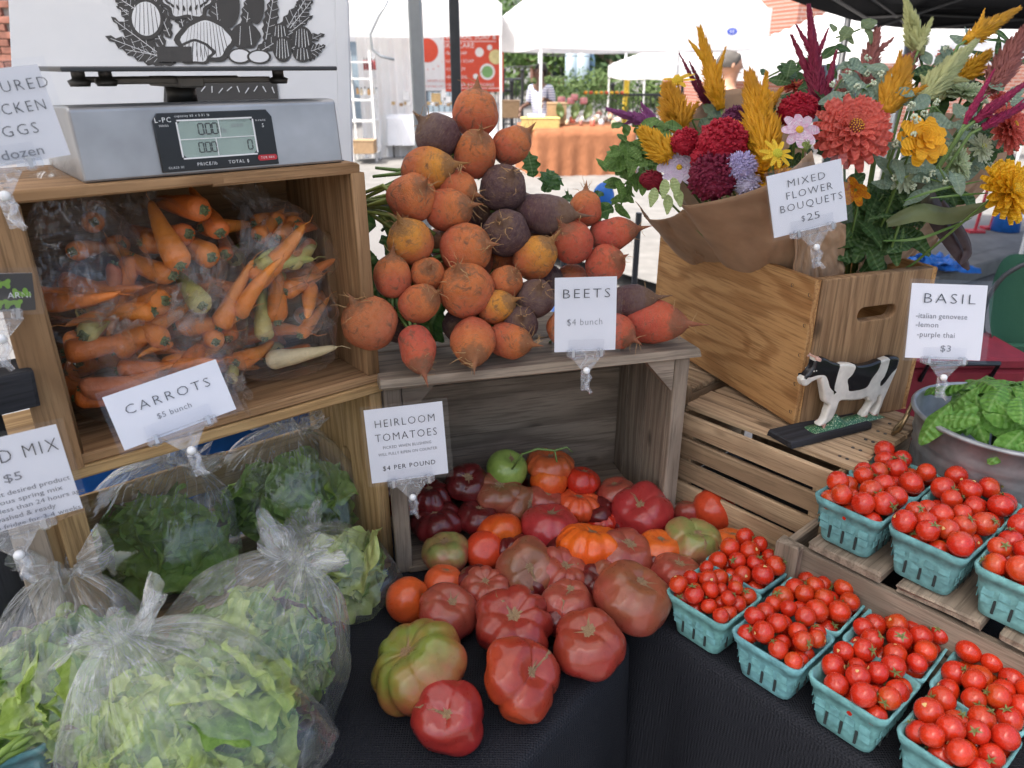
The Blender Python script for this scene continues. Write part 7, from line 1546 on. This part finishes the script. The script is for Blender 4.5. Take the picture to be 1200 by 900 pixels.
# ================================================================== PEOPLE
SKINM = flat('skin', (.5, .3, .2), .5, objcol=True, var=.04, sc_=12, bump=.05); CLOTHM = flat('clothes', (.5, .5, .5), .85, objcol=True, var=.06, sc_=20)
def person(label, loc, h, az, skin, hair, top, bottom, lean=0, hairlen=.0, afro=False, arms=((.22, -.12, .52), (-.22, .1, .50)), stripes=False):
    """standing figure, one skinned body; clothing and hair are its children"""
    e = empty('person', loc, (0, 0, az), label, 'person'); H_ = h
    J = {'pelvis': (0, 0, .53), 'waist': (0, 0, .60), 'chest': (0, -.005, .72), 'neckb': (0, -.005, .825), 'neck': (0, -.012, .865), 'head': (0, -.02, .91), 'crown': (0, -.012, .965),
         'shL': (.105, 0, .80), 'elL': (.135, .01, .64), 'wrL': (arms[0][0], arms[0][1], arms[0][2]), 'haL': (arms[0][0], arms[0][1] - .02, arms[0][2] - .045), 'shR': (-.105, 0, .80), 'elR': (-.135, .01, .64), 'wrR': (arms[1][0], arms[1][1], arms[1][2]), 'haR': (arms[1][0], arms[1][1] - .02, arms[1][2] - .045),
         'hipL': (.05, 0, .50), 'knL': (.055, -.01, .28), 'anL': (.055, .01, .045), 'toL': (.06, -.07, .015), 'hipR': (-.05, 0, .50), 'knR': (-.055, -.01, .28), 'anR': (-.055, .01, .045), 'toR': (-.06, -.07, .015)}
    Rr = dict(pelvis=.085, waist=.075, chest=.085, neckb=.045, neck=.034, head=.045, crown=.040, shL=.036, elL=.025, wrL=.017, haL=.018, shR=.036, elR=.025, wrR=.017, haR=.018, hipL=.055, knL=.036, anL=.023, toL=.02, hipR=.055, knR=.036, anR=.023, toR=.02)
    E_ = 'pelvis-waist waist-chest chest-neckb neckb-neck neck-head head-crown chest-shL shL-elL elL-wrL wrL-haL chest-shR shR-elR elR-wrR wrR-haR pelvis-hipL hipL-knL knL-anL anL-toL pelvis-hipR hipR-knR knR-anR anR-toR'.split()
    def skin_obj(name, joints, edges, mat, col, grow=0.0):
        ids = {j: i for i, j in enumerate(joints)}; me = bpy.data.meshes.new(name)
        me.from_pydata([tuple(Vector(J[j]) * H_) for j in joints], [(ids[a], ids[b]) for a, b in (x.split('-') for x in edges)], []); me.materials.append(mat)
        o = obj(name, me, e, col=col); sk = o.modifiers.new('skin', 'SKIN'); sk.use_smooth_shade = True
        for j, i in ids.items(): r_ = (Rr[j] * (1 if not grow else 1.0) + grow) * H_; o.data.skin_vertices[0].data[i].radius = (r_, r_ * (.72 if j in ('pelvis', 'waist', 'chest') else 1))
        o.data.skin_vertices[0].data[0].use_root = True; sb = o.modifiers.new('sub', 'SUBSURF'); sb.levels = 2; sb.render_levels = 2; return o
    skin_obj('body', list(J), E_, SKINM, skin)
    skin_obj('shirt', ['waist', 'pelvis', 'chest', 'shL', 'elL', 'shR', 'elR'], ['pelvis-waist', 'waist-chest', 'chest-shL', 'shL-elL', 'chest-shR', 'shR-elR'], CLOTHM if not stripes else STR, top, .008)
    skin_obj('trousers', ['pelvis', 'hipL', 'knL', 'anL', 'hipR', 'knR', 'anR'], ['pelvis-hipL', 'hipL-knL', 'knL-anL', 'pelvis-hipR', 'hipR-knR', 'knR-anR'], CLOTHM, bottom, .007)
    hz = .928 * H_; s_ = H_
    hd = MB(); o_ = Vector((3, 1, 2))
    hd.lathe([(math.sin(PI * j / 18) + .001, -math.cos(PI * j / 18)) for j in range(19)], 24, fn=lambda r, z, t: (r * (1 - .18 * max(0, -z)), z))
    hd.v = [(x * .046 * s_, y * .056 * s_ - .012 * s_, z * .066 * s_ + hz) for x, y, z in hd.v]; obj('head', hd.mesh('head', SKINM, True), e, col=skin)
    obj('nose', MB().add([(-.007 * s_, -.064 * s_, hz - .012 * s_), (.007 * s_, -.064 * s_, hz - .012 * s_), (0, -.083 * s_, hz - .012 * s_), (0, -.066 * s_, hz + .012 * s_), (0, -.066 * s_, hz - .018 * s_)], [(0, 2, 3), (2, 1, 3), (0, 4, 2), (4, 1, 2)]).mesh('nose', SKINM, True), e, col=skin)
    for k in (-1, 1):
        obj('ear', MB().ball((k * .047 * s_, -.004 * s_, hz - .002 * s_), (.005 * s_, .010 * s_, .015 * s_), 8, 6).mesh('ear', SKINM, True), e, col=skin)
        obj('eye', MB().ball((k * .017 * s_, -.064 * s_, hz + .006 * s_), (.006 * s_, .004 * s_, .004 * s_), 8, 6).mesh('eye', M_DKMET, True), e)
        for hnd in (('haL', 1), ('haR', -1)):
            if k > 0: continue
            c = Vector(J[hnd[0]]) * s_; mb = MB()
            for f, (dx, dl) in enumerate(((-.010, .035), (-.003, .042), (.004, .040), (.010, .032))): mb.tube([c + Vector((dx * s_, 0, -.01 * s_)), c + Vector((dx * s_, -.006 * s_, -(.01 + dl * .6) * s_)), c + Vector((dx * s_, -.016 * s_, -(.01 + dl) * s_))], [.0045 * s_, .004 * s_, .003 * s_], 6)
            mb.tube([c + Vector((.012 * s_, -.004 * s_, .008 * s_)), c + Vector((.022 * s_, -.014 * s_, -.014 * s_))], [.0055 * s_, .0035 * s_], 6); obj('fingers', mb.mesh('fingers', SKINM, True), e, col=skin)
    obj('mouth', MB().box((0, -.064 * s_, hz - .032 * s_), (.022 * s_, .005 * s_, .005 * s_)).mesh('mouth', flat('lips', (.3, .1, .08), .5)), e)
    hm = MB(); A_ = (.062, .070, .066) if afro else (.050, .060, .056); hc = Vector((0, .008 if afro else 0, .945 if afro else .940)) * s_
    def hfn(r, z, t):
        d = Vector((r * math.cos(t), r * math.sin(t), z)); return r * (1 + .10 * noise.noise(d * 4)), z * (1 + .08 * noise.noise(d * 3))
    hm.lathe([(math.sin(PI * j / 16) + .001, -math.cos(PI * j / 16)) for j in range(6 if not afro else 4, 17)], 28, fn=hfn); hm.v = [(x * A_[0] * s_, y * A_[1] * s_ + hc.y, z * A_[2] * s_ + hc.z + (.012 * s_ if y < -.35 and z < .55 else 0)) for x, y, z in hm.v]
    obj('hair', hm.mesh('hair', CLOTHM, True), e, col=hair); return e
STR = bpy.data.materials.new('striped_dress'); STR.use_nodes = True; g = G(STR.node_tree); b_ = STR.node_tree.nodes['Principled BSDF']
wv = g.n('TexWave', {'Vector': g.coord(rnd=False), 'Scale': 9.0}, bands_direction='Z').outputs[1]; STR.node_tree.links.new(g.mix(g.ramp(wv, [(.45, 0.0), (.55, 1.0)]), (.75, .75, .78), (.16, .2, .38)), b_.inputs['Base Color']); b_.inputs['Roughness'].default_value = .85
p = Yp(633, 90, 12.3); person('child with short curly dark hair in a striped dress at the crafts stall', (p.x, 12.0, 0), 1.52, -.5, (.11, .055, .035), (.012, .01, .01), (.7, .7, .7), (.55, .55, .6), afro=True, arms=((.10, -.14, .70), (-.16, -.12, .60)), stripes=True)
p = Yp(853, 80, 6.3); person('grey haired man in a yellow shirt facing right, seen above the flowers', (p.x, 6.3, 0), 1.63, 1.75, (.55, .30, .20), (.10, .09, .08), (.66, .46, .06), (.06, .07, .10))
# ================================================================== BUILDINGS, RAILS, POLES
def brickmat():
    m, n, b = newmat('red_brickwork'); g = G(n); tc = g.n('TexCoord').outputs['Object']
    br = g.n('TexBrick', {'Vector': g.n('Mapping', {0: tc, 2: (PI / 2, 0, 0)}).outputs[0], 'Color1': (.30, .10, .065, 1), 'Color2': (.40, .15, .10, 1), 'Mortar': (.45, .42, .38, 1), 'Scale': 1.0, 'Mortar Size': .007, 'Brick Width': .215, 'Row Height': .075})
    n.links.new(br.outputs[0], b.inputs['Base Color']); b.inputs['Roughness'].default_value = .9; n.links.new(g.bump(br.outputs[1], -.8, .01), b.inputs['Normal']); return m
M_BRICK = brickmat(); M_BR1 = flat('red_clay_brick', (.27, .115, .08), .9, var=.25, sc_=9, bump=.6); M_MORT = flat('pale_mortar', (.42, .38, .34), .95)
M_SID = flat('cream_siding', (.62, .58, .46), .7); M_BLUE = flat('blue_grey_siding', (.26, .33, .38), .7); M_ROOF = flat('dark_roof_shingle', (.09, .085, .08), .9, var=.2); M_GLASS = flat('window_glass', (.05, .07, .09), .12, spec=.8)
def building(label, c, w_, d_, h, az, wall, roofh=1.5, wins=(), flatroof=False, name='building'):
    e = empty(name, (c[0], c[1], 0), (0, 0, az), label, 'building'); obj('wall', MB().box((0, 0, h / 2), (w_, d_, h)).mesh('wall', wall), e)
    if flatroof: obj('roof', MB().box((0, 0, h + .15), (w_ + .3, d_ + .3, .3), ch=.03).mesh('roof', M_CONC), e)
    else: obj('roof', MB().add([(-w_ / 2 - .3, -d_ / 2 - .3, h), (w_ / 2 + .3, -d_ / 2 - .3, h), (w_ / 2 + .3, d_ / 2 + .3, h), (-w_ / 2 - .3, d_ / 2 + .3, h), (-w_ / 2 - .3, 0, h + roofh), (w_ / 2 + .3, 0, h + roofh)], [(0, 1, 5, 4), (2, 3, 4, 5), (1, 2, 5), (3, 0, 4), (3, 2, 1, 0)]).mesh('roof', M_ROOF), e)
    for (x, z, ww, wh) in wins:
        f = obj('window', MB().box((x, -d_ / 2 - .03, z), (ww + .16, .10, wh + .16), ch=.01).mesh('window', M_WHITE), e); obj('pane', MB().box((x, -d_ / 2 - .086, z), (ww, .02, wh)).mesh('pane', M_GLASS), f); obj('glazing_bar', MB().box((x, -d_ / 2 - .10, z), (.04, .02, wh)).box((x, -d_ / 2 - .10, z), (ww, .02, .04)).mesh('glazing_bar', M_WHITE), f)
    return e
# near left brick wall, its bricks built one by one where they show
pl_ = Yp(12, 40, 9.0); bb = building('red brick building at the upper left edge', (pl_.x - 2.4, 11.0), 4.9, 4, 5.2, 0, M_MORT, flatroof=True)
sb = mpx(1, pl_)
BRK = MB().box((0, 0, 0), (.205, .06, .066), ch=.004).mesh('brick', M_BR1)
for r_ in range(18):
    for k in range(4): obj('brick', BRK, bb, (2.45 - .11 - k * .216 - (r_ % 2) * .107 + .05, -2.02, 1.05 + r_ * .076))
building('blue grey house with a cream upper wall behind the soap stall', (-4.6, 25), 6.5, 5, 2.2, .05, M_BLUE, wins=((1.5, 1.2, .9, 1.1), (-1.2, 1.2, .9, 1.1)), flatroof=True)
building('cream sided house rising over the blue grey one', (-5.0, 30), 6, 5, 5.5, .05, M_SID, wins=((1.2, 3.8, .9, 1.2), (-1.4, 3.8, .9, 1.2)))
building('small brick building with a pale gable seen between the stalls', (3.2, 46), 4.2, 6, 2.6, 0, M_BRICK, 1.2, wins=((-.6, 1.4, .9, .9),))
bb2 = building('red brick building behind the flowers at upper right', (9.3, 20.5), 9, 6, 6.5, .25, M_BRICK, flatroof=True, wins=((-3.4, 1.2, 1.1, 1.6), (0, 3.2, 1.1, 1.8), (3, 3.2, 1.1, 1.8)))
building('long pale building closing the street on the left', (-22, 48), 26, 8, 5, .1, M_SID, wins=[(x, 2.5, 1.2, 1.5) for x in range(-10, 12, 4)]); building('long brick building closing the street on the right', (30, 52), 30, 8, 6, -.15, M_BRICK, flatroof=True, wins=[(x, 3, 1.3, 1.7) for x in range(-12, 13, 4)])
def rail(px0, px1, Y, label, n=12, z0=.1, z1=1.0, mat=M_POLED, rise=0):
    A, B = Yp(px0, 100, Y), Yp(px1, 100, Y); A.z = B.z = 0; e = empty('railing', A, None, label, 'railing'); D = B - A
    obj('top_rail', MB().tube([(0, 0, z1), D + Vector((0, 0, z1 + rise))], .022, 8).mesh('top_rail', mat), e); obj('bottom_rail', MB().tube([(0, 0, z0), D + Vector((0, 0, z0 + rise))], .016, 8).mesh('bottom_rail', mat), e)
    bm_ = MB().tube([(0, 0, z0), (0, 0, z1)], .009, 6).mesh('baluster', mat)
    for k in range(n + 1): obj('baluster', bm_, e, D * (k / n) + Vector((0, 0, rise * k / n)))
    for k in (0, 1): obj('post', MB().tube([(0, 0, 0), (0, 0, z1 + .12)], .03, 8).ball((0, 0, z1 + .16), .045).mesh('post', mat), e, D * k + Vector((0, 0, rise * k)))
    return e
rail(442, 478, 15.0, 'black stair railing left of the soap banner', 8, .5, 1.5); rail(590, 612, 16.0, 'black railing between the two stalls', 6, .4, 1.25); rail(718, 800, 14.2, 'black railing behind the crafts stall', 16, .2, 1.02); rail(480, 600, 15.5, 'black railing behind the soap stall', 18, .3, 1.05)
def pole(px, py0, py1, Y, r, mat, label, cat='pole', name='pole'):
    P = Yp(px, py1, Y); b = Yp(px, py0, Y); z1 = CH + (Yp(px, py0, Y).z - CH); e = tag(obj(name, MB().tube([(0, 0, 0), (0, 0, z1)], r, 12).tube([(0, 0, z1), (0, 0, z1 + .02)], [r * 1.2, r * .6], 12).mesh(name, mat, True), None, (P.x, Y, 0)), label, cat); return e
M_PIPE = flat('pale_blue_metal', (.42, .52, .58), .45, .2); M_YPOST = flat('yellow_paint_post', (.62, .42, .02), .6)
pole(668, 52, 118, 34, .25, M_PIPE, 'pale blue vertical duct, left of three behind the stall'); pole(681, 52, 118, 34, .30, M_PIPE, 'pale blue vertical duct, middle of three behind the stall'); pole(675, 52, 118, 34.8, .12, M_DKMET, 'dark narrow duct between the pale blue ones'); pole(690, 52, 118, 34.5, .2, flat('mid_blue_metal', (.16, .27, .38), .5), 'blue vertical duct, right of the pale ones')
pole(632, 45, 118, 20, .05, M_POLE, 'grey street pole behind the child', 'pole', 'street_pole'); pole(733, 52, 80, 18, .03, M_POLE, 'thin grey post above the yellow sleeve'); o = pole(733, 82, 120, 17.9, .06, M_YPOST, 'yellow post sleeve right of the crafts stall'); 
pole(1196, 236, 300, 5.0, .014, M_WHITE, 'thin pale pole at the right edge over the street'); pole(983, 20, 90, 5.6, .022, M_POLED, 'dark canopy pole in front of the brick wall', 'canopy leg', 'canopy_pole'); pole(1058, 20, 90, 5.9, .03, M_POLE, 'light grey canopy pole behind the cream plume', 'canopy leg', 'canopy_pole')
wires = [((442, 48, 22), (480, 52, 22)), ((442, 58, 22), (480, 66, 22)), ((595, 60, 24), (690, 66, 24)), ((595, 78, 24), (640, 74, 24))]
for i, (a, b) in enumerate(wires): tag(obj('power_line', MB().tube([Yp(*a), (Yp(*a) + Yp(*b)) / 2 - Vector((0, 0, .05)), Yp(*b)], .014, 5).mesh('power_line', M_POLED)), ['upper black power line at the blue house', 'lower black power line at the blue house', 'power line crossing the trees in the centre', 'short power line left of the street pole'][i], 'power line')
# ================================================================== TREES
def leaf_cloud(c, r, n, seed, sz):
    rr = random.Random(seed); mb = MB(); lobes = [(Vector((rr.gauss(0, .45), rr.gauss(0, .45), rr.gauss(0, .38))), rr.uniform(.28, .5)) for _ in range(16)]
    for k in range(n):
        lc_, lr = lobes[rr.randrange(16)]; d = Vector((rr.gauss(0, 1), rr.gauss(0, 1), rr.gauss(0, 1))).normalized() * rr.uniform(.55, 1.02) ** .5; p = Vector(c) + Vector([(lc_[i] + d[i] * lr) * r[i] for i in range(3)])
        a = Vector((rr.gauss(0, 1), rr.gauss(0, 1), rr.gauss(0, 1))).normalized() * sz * rr.uniform(.6, 1.4); b = a.orthogonal().normalized() * sz * .55; mb.add([p - a, p + b, p + a, p - b], [(0, 1, 2, 3)])
    return mb
M_TREE = leafmat('tree_foliage', .7, .3, False, .6); M_BARK = flat('tree_bark', (.12, .09, .06), .9)
def tree(px, Y, h, rx, col, label, seed, n=2600, sz=.16, name='broadleaf_tree'):
    x = Yp(px, 80, Y).x; e = empty(name, (x, Y, 0), None, label, 'tree', 'trees beyond the market'); rr = random.Random(seed); mb = MB().tube([(0, 0, 0), (.05, 0, h * .3), (.1, .05, h * .7)], [h * .035, h * .025, h * .008], 8)
    for k in range(6): a = rr.uniform(0, 6.3); mb.tube([(.05, 0, h * (.25 + .06 * k)), (math.cos(a) * rx * .5, math.sin(a) * rx * .5, h * (.45 + .06 * k))], [h * .012, h * .004], 6)
    obj('trunk', mb.mesh('trunk', M_BARK, True), e); obj('crown', leaf_cloud((0, 0, h * .56), (rx, rx, h * .44), n, seed, sz).mesh('crown', M_TREE), e, col=col, col2=tuple(c * 1.9 for c in col))
for i, (px, Y, h, rx, col, lab) in enumerate([(640, 42, 4.2, 3.0, (.06, .11, .025), 'light green tree behind the child'), (610, 55, 8, 5, (.035, .07, .02), 'dark tree above the gap between the two canopies'), (715, 38, 5.0, 3.4, (.03, .065, .018), 'dark green tree left of the yellow post'), (760, 40, 5.4, 3.6, (.035, .075, .02), 'dark green tree right of the yellow post'),
        (815, 44, 6.0, 4.2, (.04, .075, .02), 'dark green tree behind the low white canopy'), (690, 60, 7, 5.5, (.05, .09, .025), 'tall tree behind the blue ducts'), (560, 48, 6.5, 4.5, (.05, .09, .025), 'green tree behind the soap banner'), (900, 60, 9, 6, (.045, .08, .02), 'tall tree behind the right hand canopies'), (480, 60, 9, 6, (.05, .085, .025), 'tall tree behind the cream house'), (1250, 60, 11, 7, (.05, .09, .025), 'tall tree beyond the right edge'), (250, 60, 10, 7, (.05, .09, .025), 'tall tree beyond the printed banner')]): tree(px, Y, h, rx, col, lab, 300 + i)
for i, (px, Y, rx, lab) in enumerate([(705, 30, 2.2, 'low bright hedge left of the yellow post'), (748, 26, 1.8, 'low bright hedge behind the railing'), (645, 32, 2.2, 'low bright hedge behind the child')]):
    e = empty('hedge', (Yp(px, 100, Y).x, Y, 0), None, lab, 'hedge'); obj('foliage', leaf_cloud((0, 0, .55), (rx, .8, .75), 1500, 500 + i, .08).mesh('foliage', M_TREE), e, col=(.06, .105, .025), col2=(.12, .19, .05))
tag(obj('distant_woods', leaf_cloud((0, 0, 0), (90, 6, 5), 6000, 77, .6).mesh('distant_woods', M_TREE), None, (0, 95, 3), col=(.05, .085, .03), col2=(.09, .14, .05)), 'mass of distant trees closing the horizon', 'woods', kind='stuff')
# ================================================================== NEAR RIGHT: camping chair, red cooler, blue things
ch = empty('camping_chair', Zp(1190, 450, .0), None, 'dark green folding camping chair at the right edge', 'chair')
P0 = Yp(1205, 365, 1.75); GCH = clothmat('green_chair_nylon', (.018, .075, .04), 500, .6, .4, 0, 1)
def oval(n, rx, ry, c, tiltv):
    return MB().grid(lambda u, v: (c[0] + rx * (2 * u - 1) * math.sqrt(max(0, 1 - .35 * (2 * v - 1) ** 2)) , c[1] + .05 * (1 - (2 * u - 1) ** 2) + tiltv * (v - .5), c[2] + ry * (2 * v - 1) * (1 - .25 * abs(2 * u - 1) ** 2.5)), 14, 14)
s_ = mpx(1, P0); ch.location = (P0.x, P0.y, 0)
obj('backrest', oval(14, 46 * s_, 58 * s_, (0, 0, P0.z), .08).mesh('backrest', GCH, True), ch)
b_ = obj('edge_piping', MB().tube([Vector((46 * s_ * math.cos(t), .02, P0.z + 58 * s_ * math.sin(t) * (1 if abs(math.sin(t)) < .8 else .97))) for t in [2 * PI * k / 32 for k in range(33)]], .006, 6).mesh('edge_piping', M_BLACKPL, True), ch)
obj('seat', MB().box((0, -.2, .45), (.5, .45, .02), ch=.005).mesh('seat', GCH), ch); obj('pocket', MB().box((-.0, -.03, P0.z - 66 * s_), (.18, .02, .13), ch=.004).mesh('pocket', GCH), ch)
for (x, y) in ((-.25, -.4), (.25, -.4), (-.25, .05), (.25, .05)): obj('leg', MB().tube([(x, y, 0), (-x * .8, y + .02, .48)], .010, 8).mesh('leg', M_POLED), ch)
cl_ = empty('red_cooler', Yp(1110, 440, 1.62), None, 'dark red cooler bag standing behind the cow and the basil sign', 'cooler'); s_ = mpx(1, cl_.location); RD = flat('dark_red_nylon', (.20, .008, .02), .7)
obj('body', MB().box((0, .08, -.12), (170 * s_, .22, .30), ch=.012).mesh('body', RD), cl_); obj('lid', MB().box((0, .08, .042), (174 * s_, .23, .028), ch=.008).mesh('lid', RD), cl_); obj('handle', MB().tube([(-.08, -.03, .0), (-.08, -.05, .05), (.08, -.05, .05), (.08, -.03, .0)], .006, 6).mesh('handle', M_BLACKPL), cl_)
st2 = empty('stool', (cl_.location.x, cl_.location.y + .08, 0), None, 'dark folding stool carrying the red cooler', 'stool'); hz_ = cl_.location.z - .272
obj('seat', MB().box((0, 0, hz_ - .012), (.36, .26, .02), ch=.004).mesh('seat', M_BLACKPL), st2)
for (x, y) in ((-.15, -.1), (.15, -.1), (-.15, .1), (.15, .1)): obj('leg', MB().tube([(x, y, 0), (x * .9, y, hz_ - .02)], .011, 8).mesh('leg', M_BLACKPL), st2)
M_BLU = flat('bright_blue_plastic', (.02, .14, .50), .4)
for i, (px, py, w_, h, lab) in enumerate([(1062, 303, 34, 26, 'blue folded tarpaulin lying on the pavement beyond the pine box'), (1110, 318, 40, 12, 'flat blue sheet on the pavement near the kerb')]):
    p = Zp(px, py, .14); s_ = mpx(1, p); e = empty('blue_tarpaulin', p, (0, 0, .5 + i), lab, 'tarpaulin'); obj('fold', MB().grid(lambda u, v: ((u - .5) * w_ * s_, (v - .5) * w_ * s_ * 1.4, .02 + .12 * abs(noise.noise(Vector((u * 3, v * 3, i))))), 10, 10).mesh('fold', M_BLU), e); obj('fold', MB().grid(lambda u, v: ((u - .3) * w_ * s_, (v - .2) * w_ * s_, .06 + .1 * abs(noise.noise(Vector((u * 3, v * 3, i + 4))))), 10, 10).mesh('fold', M_BLU), e)
e = empty('sign_base', Zp(1177, 270, .13), None, 'blue sign base standing by the kerb under the yellow zinnia', 'sign base'); obj('body', MB().lathe([(.0001, 0), (.12, 0), (.10, .22), (.07, .38), (.0001, .38)], 16).mesh('body', M_BLU, True), e)
for i, px in enumerate((1142, 1160)):
    e = empty('marker_stake', Zp(px, 272 - i * 4, .13), None, ['thin red marker stake on the pavement, left one', 'thin red marker stake on the pavement, right one'][i], 'stake'); obj('stake', MB().tube([(0, 0, 0), (.03, 0, .5)], .014, 8).mesh('stake', flat('red_enamel', (.5, .03, .05), .5)), e); obj('foot', MB().box((0, 0, .01), (.14, .1, .02)).mesh('foot', flat('red_enamel', (.5, .03, .05), .5)), e)
e = empty('plastic_chair', Yp(707, 232, 2.4), None, 'blue plastic chair back glimpsed between the beets and flowers', 'chair'); s_ = mpx(1, e.location)
obj('backrest', MB().ball((0, 0, 0), (13 * s_, .02, 18 * s_), 14, 10).mesh('backrest', M_BLU, True), e); obj('seat', MB().box((0, .15, -.42), (.3, .3, .02), ch=.004).mesh('seat', M_BLU), e)
for (x, y) in ((-.12, .02), (.12, .02), (-.12, .28), (.12, .28)): obj('leg', MB().tube([(x, y, -e.location.z), (x, y, -.42 if y > .1 else -.05)], .010, 8).mesh('leg', M_POLED), e)
# behind the lower left crate: blue storage bin with a pale lid, ice bags
e = empty('storage_bin', (-.62, 1.55, 0), (0, 0, az51), 'blue storage bin behind the pine crates', 'bin'); obj('body', MB().box((0, 0, .43), (1.0, .42, .86), ch=.02).mesh('body', M_BLU), e); obj('lid', MB().box((0, 0, .875), (1.04, .46, .03), ch=.01).mesh('lid', M_WHITE), e)
